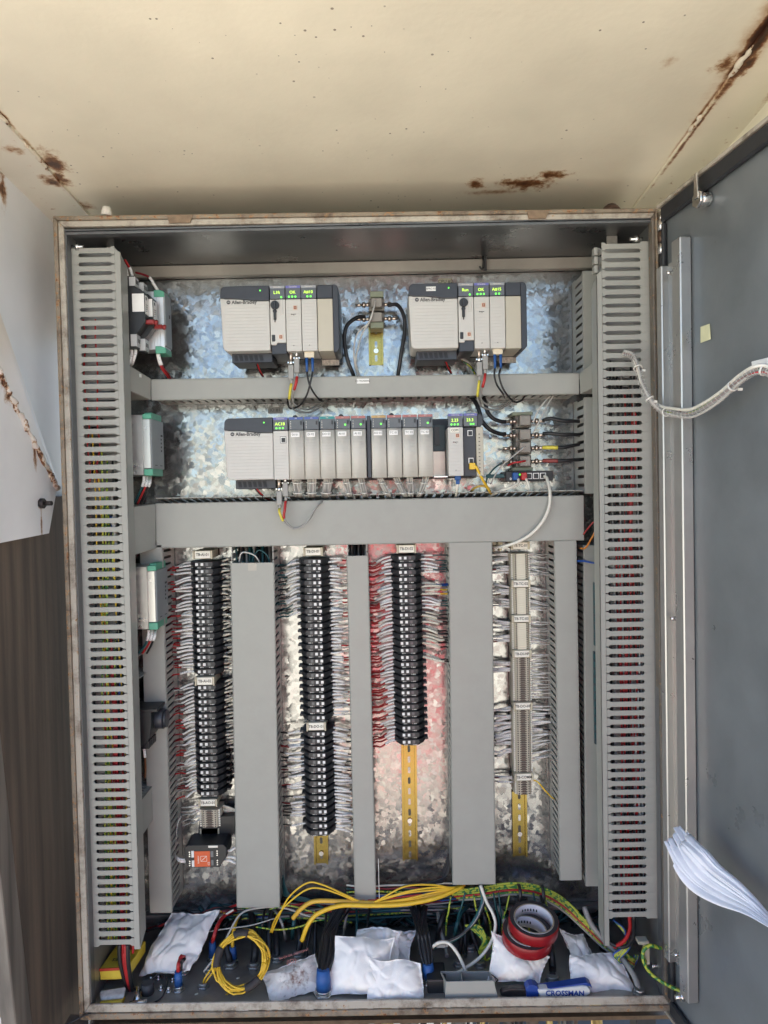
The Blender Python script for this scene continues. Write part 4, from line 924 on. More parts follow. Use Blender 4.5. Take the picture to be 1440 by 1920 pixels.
# two black circuit breakers
for i, (xe, y0_, y1_, Yn, lab) in enumerate(((252, 517, 652, .078, 'black miniature circuit breaker with red toggle, nearer the slotted duct'), (268, 528, 660, .104, 'black miniature circuit breaker with red toggle, next to silver converter'))):
    a, b = P(xe, y0_, Yn), P(xe, y1_, Yn); X = a.x; H = a.z - b.z; Yw = .0235
    t = thing('circuit_breaker', V((XS, Yn, b.z)), lab, 'circuit breaker', 'black circuit breakers on the side wall')
    z = lambda k: b.z + H * k
    q = MB(); q.prism([(XS, Yn, z(0)), (X, Yn, z(0)), (X, Yn, z(.20)), (X + .006, Yn, z(.23)), (X + .020, Yn, z(.36)), (X + .020, Yn, z(.76)), (X + .010, Yn, z(.82)), (X, Yn, z(.84)), (X, Yn, z(1)), (XS, Yn, z(1))], (0, Yw, 0)); q.build('housing', m_black, t, .001)
    for k0, k1 in ((.02, .19), (.86, .99)):
        q = MB(); q.box((X - .012, Yn - .0006, z(k0)), (X + .0012, Yn + Yw + .0004, z(k1))); tb = q.build('terminal_cover', M('clear_grey', (.46, .47, .47), .35), t, .0008)
        for dy in (.005, .014):
            q = MB(); q.box((X + .0010, Yn + dy, z((k0 + k1) / 2) - .004), (X + .0018, Yn + dy + .004, z((k0 + k1) / 2) + .004)); q.build('screw_hole', m_print, tb)
    q = MB(); q.box((X + .0195, Yn + .002, z(.47)), (X + .0206, Yn + Yw - .002, z(.73))); lb = q.build('label', m_white, t)
    q = MB(); q.box((X + .0204, Yn + .004, z(.67)), (X + .0211, Yn + .010, z(.71)));
    for j in range(4): q.box((X + .0204, Yn + .004, z(.60 - j * .03)), (X + .0210, Yn + .016 - j * .002, z(.607 - j * .03)))
    q.build('print', m_print, lb)
    q = MB(); q.box((X - .006, Yn - .0007, z(.50)), (X + .0185, Yn + .001, z(.75))); q.build('side_label', m_white, t)
    q = MB(); q.box((X + .012, Yn + .006, z(.34)), (X + .036, Yn + .017, z(.40))); q.cyl((X + .036, Yn + .0115, z(.37)), (X + .042, Yn + .0115, z(.355)), .006, 0, 8); q.build('toggle', M('toggle_red', (.24, .022, .022), .4), t, .0015)
# black rotary isolator further down
a, b = P(283, 1330, .10), P(283, 1400, .10); X = a.x; z0_, z1_ = b.z, a.z; H = z1_ - z0_
t = thing('rotary_isolator', V((XS, .14, z0_)), 'black rotary isolator above the covered shelf duct', 'isolator')
q = MB(); q.prism([(XS, .10, z0_ + .010), (X - .02, .10, z0_), (X - .004, .10, z0_ + .018), (X, .10, z0_ + .05), (X, .10, z1_), (XS, .10, z1_)], (0, .06, 0)); q.box((XS, .098, z1_ - .006), (X + .014, .165, z1_ + .001)); q.build('housing', m_black, t, .001)
q = MB(); q.cyl((X, .135, z0_ + H * .62), (X + .018, .135, z0_ + H * .62), .022, 0, 18); q.cyl((X + .018, .135, z0_ + H * .62), (X + .024, .135, z0_ + H * .62), .019, 0, 18); q.build('knob', m_dark, t, .001)
for i in range(5):
    q = MB(); q.box((X - .03, .104 + i * .011, z0_ - .006), (X - .008, .111 + i * .011, z0_ + .010)); q.build('terminal_cover', m_black, t)
q = MB(); q.box((XS + .012, .0975, z1_ - .018), (XS + .040, .099, z1_ - .006)); q.build('tag', m_label, t)
# dark teal terminal covers beyond the narrow duct, on the right side wall
for (y0_, y1_, lab) in ((1092, 1212, 'upper'), (1222, 1398, 'lower')):
    f = PF(1122, y0_, .148); q = MB(); rbox(q, f, 1113, y0_, 1140, y1_, .146, YP - .004); o = q.build('relay_bank', M('dark_teal_plastic', (.012, .035, .05), .35, 0, .15, 30), None, .001); q2 = MB()
    for i in range(int((y1_ - y0_) / 15)): rbox(q2, f, 1112.4, y0_ + 4 + i * 15, 1119, y0_ + 14 + i * 15, .1453, .15)
    q2.build('relay_cover', m_teal, o, .0006); tag(o, '%s dark teal relay bank half hidden by the slotted duct at the hinges' % lab, 'relay bank')

# ================================================================== WIRES
WN = [0]
def wire(pts, r, mat, label, group=None, sleeve=None, sm=m_slv, name='wire', seg=6, cat='wire', n=6, sr=1.45):
    """pts in metres; sleeve: (from, to) share of the path that wears a marker sleeve."""
    path = smooth(pts, n); q = MB(); q.tube(path, r, 0, seg); o = q.build(name, mat); tag(o, label, cat, group)
    if sleeve:
        i0, i1 = int(sleeve[0] * (len(path) - 1)), max(int(sleeve[0] * (len(path) - 1)) + 1, int(sleeve[1] * (len(path) - 1)))
        q = MB(); q.tube(path[i0:i1 + 1], r * sr, 0, seg); q.build('marker_sleeve', sm, o)
    return o
def cable(pts, r, mat, label, group=None, name='cable', cat='cable', n=8, seg=8): return wire(pw(pts, 1) if False else [P(*p) for p in pts], r, mat, label, group, None, name=name, seg=seg, cat=cat, n=n)
R = random.Random(11)
STUFF = {}
def fan(key, side, rows, per, duct_px, mats, slv, label, group, stuff=False, r=.00105, gap=0, droop=.004, sm=m_slv, Yw=None, jit=.6, skip=0.0, mid=None, ends=None, r2=None):
    """Wires from the terminals of strip `key` towards a duct. side -1/+1; slv: sleeve share; ends: pixel x of the duct wall at first and last row."""
    T, step, n, hw = TERM[key]
    for i in rows:
        for k in range(per):
            if R.random() < skip: continue
            base = T + step * i; ya = T.y + .030 + k * .006 + R.uniform(-.003, .003)
            a = V((base.x + side * hw * .90, ya, base.z + (k - (per - 1) / 2) * step.length * .42 + R.uniform(-.0008, .0008)))
            t = i / max(1, n - 1); px = ends[0] + (ends[1] - ends[0]) * t
            pit = .0172; bx = P(px, 1300, YP - .05).x
            dz = -droop + R.uniform(-1, 1) * jit * .008
            b = V((bx - side * .002, ya + R.uniform(-.004, .012), a.z + dz)); c = V((bx + side * .016, ya + .010, a.z + dz * 1.6))
            m1 = a.lerp(b, .35) + V((0, -R.uniform(.001, .006), R.uniform(.0, .0022))); m2 = a.lerp(b, .75) + V((0, -R.uniform(0, .004), R.uniform(-.001, .002) + dz * .25))
            mm = mats[R.randrange(len(mats))]; sv = (slv[0], slv[1] + R.uniform(-.16, .10))
            rr_ = r * R.uniform(.9, 1.15)
            if stuff:
                q = STUFF.setdefault(label, [MB(), [mm_ for mm_ in mats] + [sm]])[0]; path = smooth([a, m1, m2, b, c], 4)
                q.tube(path, rr_, mats.index(mm), 5); i1 = max(2, int(sv[1] * (len(path) - 1))); q.tube(path[:i1 + 1], rr_ * 1.5, len(mats), 5)
            else:
                wire([a, m1, m2, b, c], rr_, mm, label, group, sv, sm, n=4)
    return
fan('AI1', -1, range(16), 2, None, [m_red, m_red, m_dred], (0, .56), 'red wire with white marker sleeve between narrow duct and TB-AI-01', 'red wires feeding TB-AI-01', ends=(320, 326), droop=.006, r=.0016)
fan('AI2', -1, range(16), 2, None, [m_red, m_dred, m_lgry], (0, .55), 'red or grey wire with white sleeve between narrow duct and TB-AI-02', 'red and grey wires feeding TB-AI-02', ends=(326, 333), droop=.011, r=.0015)
fan('AI1', 1, range(16), 2, None, [m_lgry, m_gry], (0, .7), 'sleeved grey wires packed between TB-AI-01 and the wide duct', None, True, ends=(437, 440), droop=-.002, sm=m_slvc, r=.0017)
fan('AI2', 1, range(10), 2, None, [m_lgry, m_gry], (0, .7), 'sleeved grey wires packed between TB-AI-02 and the wide duct', None, True, ends=(441, 446), droop=-.004, sm=m_slvc, r=.0017)
fan('DI1', -1, range(8), 2, None, [m_teal, m_teal, m_blk], (.05, .5), 'teal wire with clear sleeve between wide duct and TB-DI-01', 'teal wires feeding TB-DI-01', ends=(528, 536), droop=.012, r=.0017)
fan('DI1', 1, range(23), 2, None, [m_red, m_red, m_wht, m_lgry], (0, .58), 'sleeved red and pale wires packed between TB-DI-01 and narrow duct', None, True, ends=(651, 658), droop=.001, r=.0017)
fan('DO1', -1, range(0, 14), 2, None, [m_blk, m_blk, m_dred], (0, .74), 'dark wire with long white sleeve between wide duct and TB-DO-01', 'dark wires feeding TB-DO-01', ends=(531, 536), droop=.004, skip=.25, r=.0016)
fan('DO1', 1, range(15), 2, None, [m_blk, m_blk, m_brn], (0, .55), 'black wire with white sleeve between TB-DO-01 and narrow duct', 'black wires leaving TB-DO-01', ends=(660, 665), droop=.006, r=.0018)
fan('DI2', -1, range(27), 2, None, [m_red], (0, .42), 'red wire with white sleeve between narrow duct and TB-DI-02', 'red wires feeding TB-DI-02', ends=(693, 701), droop=.012, r=.0018)
fan('DI2', 1, range(0, 3), 2, None, [m_teal], (0, .55), 'dark teal wire with sleeve between TB-DI-02 and wide duct', 'teal wires leaving TB-DI-02', ends=(838, 845), droop=.003, r=.0015)
fan('DI2', 1, range(4, 6), 2, None, [m_yel, m_blue], (0, .60), 'yellow or blue wire with long white sleeve leaving TB-DI-02', 'yellow and blue wires leaving TB-DI-02', ends=(838, 845), droop=.002, sm=m_slvc, r=.0019)
fan('DI2', 1, range(6, 8), 2, None, [m_teal], (0, .55), 'dark teal wire with sleeve between TB-DI-02 and wide duct', 'teal wires leaving TB-DI-02', ends=(838, 845), droop=.008, r=.0015)
fan('DI2', 1, range(8, 15), 2, None, [m_blk], (0, .60), 'black wire with thick cream sleeve between TB-DI-02 and wide duct', 'black wires leaving TB-DI-02', ends=(838, 845), droop=.012, skip=.25, sm=m_slvc, r=.0019)
for kx, rows in (('TC1', range(0, 12)), ('TC2', range(0, 12)), ('TC3', range(0, 12))):
    fan(kx, -1, [i for i in rows if i % 6 < 4], 1, None, [m_dred, m_gry, m_brn, m_lgry], (.05, .5), 'sleeved thermocouple wires packed between the wide duct and cream strips', None, True, ends=(921, 923), droop=-.001, r=.0017)
    fan(kx, 1, [i for i in rows if i % 3 != 2], 1, None, [m_lgry], (.05, .42), 'thin grey sleeved wires between cream thermocouple strips and narrow duct', None, True, ends=(1036, 1040), droop=.006, r=.0012)
fan('DIH', 1, [i for i in range(20) if i % 3 != 2], 1, None, [m_lgry], (.05, .42), 'thin grey sleeved wires leaving TB-DI-HF', None, True, ends=(1040, 1044), droop=.001, r=.0012)
fan('DIH', -1, (3, 4, 6, 7), 1, None, [m_blk], (0, .80), 'black wire with thick white sleeve feeding TB-DI-HF', 'black wires feeding TB-DI-HF', ends=(922, 924), droop=.002, r=.0020)
fan('DOH', -1, [0, 1, 4, 5, 7, 8, 9, 11, 12, 13, 14, 16, 17, 19, 20], 1, None, [m_blk], (0, .78), 'black wire with thick white sleeve feeding TB-DO-HF', 'black wires feeding TB-DO-HF', ends=(924, 927), droop=.005, r=.0020)
fan('DOH', 1, [0, 1, 3, 4, 5, 7, 8, 10, 11, 13], 1, None, [m_blk, m_blk, m_lgry], (0, .58), 'dark wire with white sleeve leaving TB-DO-HF', 'dark wires leaving TB-DO-HF', ends=(1042, 1046), droop=.0, r=.0016)
fan('DOH', 1, [15, 16, 18, 19, 21, 23, 24, 25], 1, None, [m_lgry], (.05, .42), 'thin grey sleeved wires leaving the foot of TB-DO-HF', None, True, ends=(1042, 1046), droop=-.006, r=.0012)
fan('COM', -1, (0, 1, 2), 1, None, [m_dred, m_gry], (0, .72), 'grey or red wire with white sleeve feeding TB-COMM', 'wires feeding TB-COMM', ends=(924, 926), droop=-.004, r=.0016)
fan('AO', -1, (0, 1, 2, 4, 6), 1, None, [m_lgry], (0, .62), 'thin grey wire with white sleeve feeding TB-AO-01', 'grey wires feeding TB-AO-01', ends=(336, 340), droop=.010, r=.0012)
fan('AO', 1, (0, 1, 2, 3), 1, None, [m_gry], (0, .8), 'grey wire with cream sleeve leaving TB-AO-01', 'grey wires leaving TB-AO-01', ends=(444, 446), droop=.008, sm=m_slvc, r=.0016)
for lab, (q, mm) in STUFF.items(): tag(q.build('sleeved_wires', mm), lab, 'wires', kind='stuff')
wire([P(997, 1462, .21), P(1008, 1466, .20), P(1022, 1482, .20), P(1036, 1496, .205), P(1046, 1500, .215)], .0018, m_yel, 'single yellow wire leaving TB-COMM for the narrow duct', name='wire')
for i, (y, yy, mm) in enumerate(((1606, 1609, m_red), (1613, 1618, m_wht), (1594, 1590, m_wht))):
    wire([P(421, y, .17), P(432, y + 1, .165), P(441, yy, .165), P(450, yy + 2, .17)], .0019, mm, 'white sleeved wire leaving the orange-labelled isolator', 'wires leaving the isolator', (0.05, .95), m_slv)
for i, y in enumerate((1610, 1614)):
    wire([P(348, y + 2, .17), P(338, y + 1, .17), P(331, y - 4, .18), P(327, y - 9, .19)], .0017, m_lgry, 'white sleeved grey wire entering orange-labelled isolator', 'wires entering the isolator', (0.0, .6), m_slv)
wire([P(340, 1530, .20), P(333, 1545, .195), P(330, 1575, .195), P(328, 1600, .20), P(331, 1612, .19)], .0011, m_lgry, 'thin grey wire looping from TB-AO-01 down to the isolator')

# wires standing in the two big slotted ducts, seen through the slots
def duct_wires(S, cols, fr0, fr1, label, group, seed):
    t, A, B, W, U, vl, pitch = S; rr = random.Random(seed); Ln = (B - A).length
    for k, (mm, u, l0, l1, r_) in enumerate(cols):
        pts = []; n = 9; ph = rr.uniform(0, 6)
        for i in range(n):
            tt = l0 + (l1 - l0) * i / (n - 1); off_ = vl * (u + .10 * math.sin(ph + tt * 5 + k) + .03 * rr.uniform(-1, 1)); off_ = min(max(off_, vl * .12), vl * .95)
            pts.append(A + U * (Ln * tt) + W * off_ + V((0, .010 + .014 * rr.random(), 0)))
        wire(pts, r_, mm, label[0 if mm in (m_red, m_dred) else 1 if mm in (m_pe, m_yel) else 2], group[0 if mm in (m_red, m_dred) else 1 if mm in (m_pe, m_yel) else 2], name='duct_wire', n=5, seg=6)
cl = []
rr = random.Random(4)
for i in range(7): cl.append((m_pe if i % 3 else m_yel, .40 + .05 * i + rr.uniform(-.03, .03), .26 + .02 * i, 1.0, .0018))
for i in range(6): cl.append((m_red, .55 + .06 * i, .52 + .03 * i, 1.0 + .015, .0024))
cl += [(m_red, .30, .10, .34, .0018), (m_red, .38, .10, .34, .0018), (m_blue, .70, .38, .64, .0018), (m_blk, .72, .48, 1.0, .0024), (m_blk, .85, .3, 1.0, .0022), (m_lgry, .66, .33, .42, .0035), (m_blk, .25, .36, 1.0, .0022), (m_gry, .8, .36, .43, .004)]
duct_wires(SL, cl, 0, 1, ['red wire seen through slots of the duct next to power supplies', 'yellow-green wire seen through slots of the duct next to power supplies', 'blue, grey or black wire seen through slots of the duct next to power supplies'],
           ['red wires in the duct next to power supplies', 'earth wires in the duct next to power supplies', 'dark wires in the duct next to power supplies'], 5)
cl = []
for i in range(8): cl.append((m_red, .32 + .045 * i, .20 + .01 * i, .98, .0019))
for i in range(14): cl.append((m_blk if i % 3 else m_gry, .12 + .06 * i, .17 + .01 * (i % 5), 1.0, .0022))
cl += [(m_lgry, .2, .58, .93, .0024), (m_lgry, .3, .60, .9, .0016), (m_lgry, .25, .66, .86, .0016)]
duct_wires(SR, cl, 0, 1, ['red wire seen through slots of the duct beside the hinges', 'earth wire seen through slots of the duct beside the hinges', 'black or grey wire seen through slots of the duct beside the hinges'],
           ['red wires in the duct beside the hinges', 'earth wires in the duct beside the hinges', 'dark wires in the duct beside the hinges'], 6)
# dark fill of wires inside the panel ducts where their covers are short or slots open
def fill(a, b, wpx, label, seed, n=9, mats=None):
    rr = random.Random(seed); q = MB(); mats = mats or [m_blk, m_teal, m_gry]
    for i in range(n):
        x = rr.uniform(-.42, .42) * wpx; pts = [P(a[0] + (b[0] - a[0]) * t + x + rr.uniform(-3, 3), a[1] + (b[1] - a[1]) * t, .215 + rr.uniform(-.02, .02)) for t in [k / 6 for k in range(7)]]
        q.tube(smooth(pts, 3), .0026, rr.randrange(len(mats)), 5)
    o = q.build('duct_wires', mats); tag(o, label, 'wires', kind='stuff')
fill((473, 1024), (484, 1700), 74, 'dark wires filling the wide duct between TB-AI-01 and TB-DI-01', 1, 22)
fill((670, 1020), (685, 1690), 34, 'dark wires filling the narrow duct between TB-DI-01 and TB-DI-02', 2, 16, [m_blk, m_blk, m_gry])
fill((1133, 1024), (1136, 1655), 66, 'dark wires filling the tall duct beyond the thermocouple strips', 3, 18, [m_blk, m_blk])
fill((882, 1022), (889, 1652), 72, 'dark wires filling the wide duct before the thermocouple strips', 4, 18, [m_blk, m_teal])
fill((1133, 512), (1135, 925), 66, 'dark wires filling the ducts behind the hinge-side slotted duct', 8, 14, [m_blk, m_blk])
rr = random.Random(9); q = MB()
for i in range(16):
    yy = rr.uniform(-32, 32); q.tube(smooth([P(300 + t * 780, 986 - 15 * t + yy + rr.uniform(-3, 3), .215 + rr.uniform(-.025, .02)) for t in [k / 6 for k in range(7)]], 3), .003, rr.randrange(2), 5)
tag(q.build('duct_wires', [m_blk, m_gry]), 'dark wires filling the broad horizontal duct', 'wires', kind='stuff')
wire([P(448, 1054, .17), P(452, 1038, .165), P(462, 1036, .165), P(478, 1042, .165), P(487, 1055, .17)], .0018, m_lgry, 'pale grey wire looping in the open top of the wide duct')
wire([P(470, 1056, .18), P(484, 1032, .175), P(500, 1040, .175), P(506, 1056, .18)], .0016, m_teal, 'dark teal wire looping in the open top of the wide duct')

# ---- cables at the racks
def coaxplug(px, py, Y, drop, label, mid, tailc, tail, two=.0042):
    """Screw-on coax plug with grey boot hanging below a module, its cable follows tail."""
    a = P(px, py, Y); s = (Y - CAM.y) / FPX; t = thing('coax_plug', a, label, 'plug', 'coax plugs under the racks')
    q = MB(); Z = V((0, 0, -1)); q.cyl(a, a + Z * drop * .62 * s, .0036, 0, 10); q.build('sleeve', m_brass if mid else m_chrome, t)
    q = MB(); q.cyl(a + Z * drop * .62 * s, a + Z * drop * .80 * s, .0052, 0, 12); q.box(a + Z * drop * .70 * s + V((-.0075, -.003, -.002)), a + Z * drop * .70 * s + V((.0075, .003, .002))); q.build('bayonet', m_chrome, t, .0006)
    e = a + Z * drop * s; q = MB(); q.box(e + V((-.0058, -.0055, -.024)), e + V((.0058, .0055, .006))); q.cyl(e + Z * .024, e + Z * .034, .0042, 0, 8, .003); q.build('boot', m_gry, t, .0012)
    return e + Z * .032
for (xo, f_, nm, b0_) in ((0, fA, 'first', 656), (353, fB, 'second', 650)):
    e1 = coaxplug(545 + xo, b0_, YR + .022, 34, 'bayonet coax plug with grey boot and yellow tail under %s controller rack' % nm, True, None, None)
    e2 = coaxplug(556 + xo, b0_, YR + .022, 22, 'bayonet coax plug with grey boot and red tail under %s controller rack' % nm, False, None, None)
    yb = 733 if xo == 0 else 728
    p1 = [e1, P(544 + xo, yb, .125), P(543 + xo, yb + 20, .14), P(553 + xo, yb + 36, .16), P(580 + xo, yb + 40, .18), P(600 + xo, yb + 30, .20), P(612 + xo, yb + 18, .22)]
    wire(p1, .0021, m_gry, 'grey coax cable with yellow marker looping under %s controller rack' % nm, None, (.03, .30), M('yellow_marker', (.60, .52, .06), .45, 0, .25, 120), name='coax_cable', cat='cable', n=8, sr=1.5)
    p2 = [e2, P(555 + xo, yb - 14, .125), P(549 + xo, yb + 10, .14), P(552 + xo, yb + 25, .155), P(575 + xo, yb + 35, .175), P(602 + xo, yb + 24, .205), P(616 + xo, yb + 12, .22)]
    wire(p2, .0021, m_gry, 'grey coax cable with red marker looping under %s controller rack' % nm, None, (.02, .26), m_red, name='coax_cable', cat='cable', n=8, sr=1.5)
    # duplex fibre plug
    a = P(580 + xo, b0_ - 1, YR + .016); t = thing('fibre_plug', a, 'duplex fibre plug with blue boots under %s controller rack' % nm, 'plug', 'fibre plugs under the racks'); q = MB()
    q.box(a + V((-.0105, -.005, -.018)), a + V((.0105, .006, .001))); q.build('housing', M('fibre_cream', (.66, .58, .44) if xo == 0 else (.78, .78, .76), .45), t, .001)
    for sg in (-1, 1):
        c = a + V((sg * .0062, 0, -.018)); q = MB(); q.cyl(c, c + V((0, 0, -.030)), .0034, 0, 10, .0024); q.build('boot', m_blutape, t)
    for sg in (-1, 1):
        c = a + V((sg * .0062, 0, -.046)); xx = 580 + xo + sg * 5
        if sg < 0: pts = [c, P(578 + xo, yb - 20, .12), P(585 + xo, yb - 2, .125), P(598 + xo, yb + 16, .15), P(606 + xo, yb + 20, .18)]
        else: pts = [c, P(582 + xo, yb - 16, .12), P(575 + xo, yb + 8, .13), P(562 + xo, yb + 27, .15), P(545 + xo, yb + 33, .17), P(540 + xo, yb + 22, .19), P(544 + xo, yb + 8, .22)]
        if xo and sg > 0: pts = [c, P(936, 705, .12), P(944, 730, .125), P(962, 752, .15), P(976, 752, .18), P(984, 742, .21)]
        if xo and sg < 0: pts = [c, P(927, 705, .12), P(932, 722, .125), P(943, 738, .15), P(946, 746, .19)]
        wire(pts, .0020, m_blk, 'black fibre lead %s under %s controller rack' % ('curling back beneath the duct' if sg > 0 else 'crossing the duct', nm), None, name='fibre_lead', cat='cable', n=8)
    # red/black supply pair
    for k, mm in enumerate((m_red, m_blk)):
        wire([P(458 + xo - k * 2, b0_, .16), P(468 + xo - k * 2, b0_ + 10, .155), P(480 + xo - k * 2, b0_ + 22, .16), P(487 + xo - k * 2, b0_ + 38, .18), P(494 + xo - k * 2, b0_ + 50, .20)], .0017, mm, '%s supply wire tied below the power supply of %s controller rack' % ('red' if k == 0 else 'black', nm))
e1 = coaxplug(523, 896, YR + .022, 30, 'bayonet coax plug with grey boot and yellow tail under long rack', True, None, None)
e2 = coaxplug(535, 896, YR + .022, 14, 'bayonet coax plug with grey boot and red tail under long rack', False, None, None)
wire([e1, P(524, 960, .120), P(531, 977, .122), P(545, 990, .128), P(560, 990, .13), P(576, 978, .132), P(590, 955, .135), P(604, 941, .155), P(622, 938, .20)], .0020, m_gry, 'grey coax cable with yellow marker looping over the broad duct', None, (.02, .26), MATS['yellow_marker'], name='coax_cable', cat='cable', n=8, sr=1.5)
wire([e2, P(534, 955, .120), P(533, 972, .122), P(546, 988, .130), P(562, 988, .133), P(578, 976, .135), P(592, 953, .138), P(606, 940, .158), P(624, 937, .20)], .0020, m_gry, 'grey coax cable with red marker looping over the broad duct', None, (.02, .25), m_red, name='coax_cable', cat='cable', n=8, sr=1.5)
for k, mm in enumerate((m_red, m_blk)):
    wire([P(474 - k * 3, 897, .16), P(481 - k * 3, 915, .155), P(492 - k * 3, 928, .165), P(506 - k * 3, 938, .20)], .0017, mm, '%s supply wire tied below the power supply of long rack' % ('red' if k == 0 else 'black'))
# grey looms below the I/O modules
LM = [(556, 3, 16), (585, -1, 16), (616, -5, 16), (647, 8, 9), (676, 8, 9), (711, 16, 9), (742, 16, 9), (768, 2, 9), (799, -12, 8)]
for i, (xx, dx, nn) in enumerate(LM):
    t = thing('wire_loom', P(xx, 932, .19), 'grey wire loom tied below the module of long rack, %s' % ('thick bundle' if nn > 10 else 'thin bundle'), 'wire loom', 'thick grey looms under the long rack' if nn > 10 else 'thin grey looms under the long rack')
    rr = random.Random(i)
    for k in range(nn):
        o_ = (k / (nn - 1) - .5) * (19 if nn > 10 else 12); a = P(xx + o_ * .9, 894, .135 + rr.uniform(-.006, .006)); c = P(xx + dx * .5 + o_ * .8, 912, .138 + rr.uniform(-.006, .006)); d_ = P(xx + dx + o_ * .75, 927, .150 + rr.uniform(-.004, .006)); e_ = P(xx + dx * 1.3 + o_ * .6, 934, .185)
        q = MB(); q.tube(smooth([a, c, d_, e_], 4), .0012, 0, 5); q.build('strand', m_lgry if k % 3 else m_gry, t)
    for yy in (905, 924):
        fr_ = (yy - 894) / 35; q = MB(); wv = (20 if nn > 10 else 13); q.tube(smooth([P(xx + dx * fr_ - wv / 2, yy, .132 + fr_ * .012), P(xx + dx * fr_, yy + 1.5, .125 + fr_ * .010), P(xx + dx * fr_ + wv / 2, yy, .132 + fr_ * .012)], 4), .0013, 0, 5); q.build('tie', m_zip, t)
# coax between the racks
cable([(728, 572, .21), (745, 572, .20), (757, 592, .19), (759, 620, .19), (752, 665, .19), (746, 706, .20), (744, 722, .215)], .0044, m_blk, 'thick black coax cable arching down beside second controller rack')
cable([(684, 594, .21), (668, 596, .20), (650, 612, .19), (646, 640, .19), (652, 675, .19), (663, 704, .20), (668, 722, .215)], .0044, m_blk, 'thick black coax cable arching down beside first controller rack')
for k in range(2):
    cable([(704, 563 + k, .193), (700, 580 + k, .185), (692, 604, .185), (680 - k * 9, 624, .19), (672 - k * 8, 650, .195), (667 - k * 2, 680, .20), (676 - k * 4, 708, .21)], .0017, m_lgry, 'thin grey wire hanging from the barrier blocks between racks', 'thin grey wires from the barrier blocks')
# coax by the four blocks
cable([(874, 738, .215), (890, 752, .20), (899, 772, .19), (904, 790, .19), (918, 805, .19), (936, 813, .20), (948, 814, .206)], .0046, m_blk, 'thick black coax cable entering second of the four coax blocks')
cable([(902, 738, .215), (909, 752, .20), (914, 772, .195), (924, 784, .195), (938, 790, .20), (948, 791, .206)], .0046, m_blk, 'thick black coax cable entering topmost of the four coax blocks')
for i, (ya, yb, mk) in enumerate(((788, 791, None), (813, 817, None), (839, 831, 'y'), (864, 861, 'r'))):
    o = wire([P(1018, ya, .209), P(1032, ya - (3 if i == 0 else 0), .20), P(1055, ya + (2 if i < 2 else 0) - (1 if i == 0 else 0), .195), P(1076, (ya + yb) / 2, .198), P(1095, yb, .21)], .0040, m_blk, 'black coax cable leaving the %s coax block towards the slotted duct' % ('topmost', 'second', 'third', 'lowest')[i], None,
             {'y': (.02, .42), 'r': (.02, .42)}.get(mk), {'y': MATS['yellow_marker'], 'r': M('red_marker', (.22, .035, .03), .45)}.get(mk, m_slv), name='coax_cable', cat='cable', n=8, sr=1.12)
cable([(984, 838, .193), (965, 853, .185), (945, 870, .18), (930, 888, .18), (920, 908, .185)], .0017, m_lgry, 'thin grey wire crossing the coax blocks towards the broad duct')
cable([(1000, 792, .195), (1008, 772, .185), (1020, 755, .18), (1032, 742, .185)], .0017, m_lgry, 'thin grey wire rising from the coax blocks to upper duct')
cable([(1000, 812, .195), (1010, 792, .185), (1025, 762, .18), (1038, 741, .185)], .0017, m_lgry, 'second thin grey wire rising from the coax blocks to upper duct')
cable([(985, 864, .192), (975, 866, .188), (962, 868, .19), (952, 873, .20)], .0022, m_red, 'short red marker wire across the lowest coax block')
# network leads
cable([(886, 872, .118), (893, 876, .112), (901, 892, .118), (910, 908, .13), (917, 919, .15), (921, 927, .19)], .0030, m_yel, 'yellow network lead plugged into the long rack')
cable([(917, 916, .155), (905, 911, .15), (890, 915, .16), (880, 926, .19)], .0026, M('mustard_lead', (.42, .28, .06), .45), 'mustard network lead dropping into the broad duct')
q = MB(); f = PF(885, 874, .115); rbox(q, f, 880, 868, 891, 880, .110, .125); o = q.build('network_plug', m_yel, None, .001); tag(o, 'yellow network plug under the port of long rack', 'plug')
q = MB(); f = PF(858, 895, .13); rbox(q, f, 853, 889, 864, 900, .128, .14); rbox(q, f, 855, 900, 862, 908, .130, .138); o = q.build('network_plug', m_blutape, None, .001); tag(o, 'blue network plug hanging under the COM module', 'plug')
cable([(858, 906, .134), (857, 918, .14), (855, 930, .17), (856, 938, .20)], .0028, m_wht, 'white network lead with blue plug dropping into the broad duct')
for (x_, mm, lab) in ((966, m_blutape, 'blue'), (982, m_red, 'red')):
    q = MB(); f = PF(x_, 893, .18); rbox(q, f, x_ - 5, 886, x_ + 6, 900, .176, .19); o = q.build('network_plug', mm, None, .0015); tag(o, '%s network plug in the small black switch' % lab, 'plug')
cable([(972, 898, .178), (971, 906, .17), (958, 914, .165), (938, 921, .165), (922, 929, .18), (912, 934, .20)], .0028, m_wht, 'cream network lead from blue plug running to the broad duct')
cable([(986, 898, .178), (991, 908, .17), (992, 920, .17), (988, 930, .19)], .0026, m_wht, 'cream network lead from red plug dropping into the broad duct')
cable([(1021, 893, .185), (1026, 898, .172), (1031, 922, .150), (1030, 948, .142), (1020, 974, .140), (1000, 998, .142), (975, 1014, .15), (950, 1023, .165), (925, 1028, .19)], .0036, m_wht, 'thick cream network lead sweeping across the broad duct to TB-TC-01')
cable([(941, 868, .20), (925, 880, .19), (912, 900, .195), (914, 922, .20)], .0020, m_teal, 'thin teal lead bending down beside the switch')
q = MB(); f = PF(940, 892, .195); rbox(q, f, 912, 889, 946, 896, .195, .20); o = q.build('flat_lead', m_teal, None, .001); tag(o, 'flat dark blue lead leaving the side of small switch', 'lead')
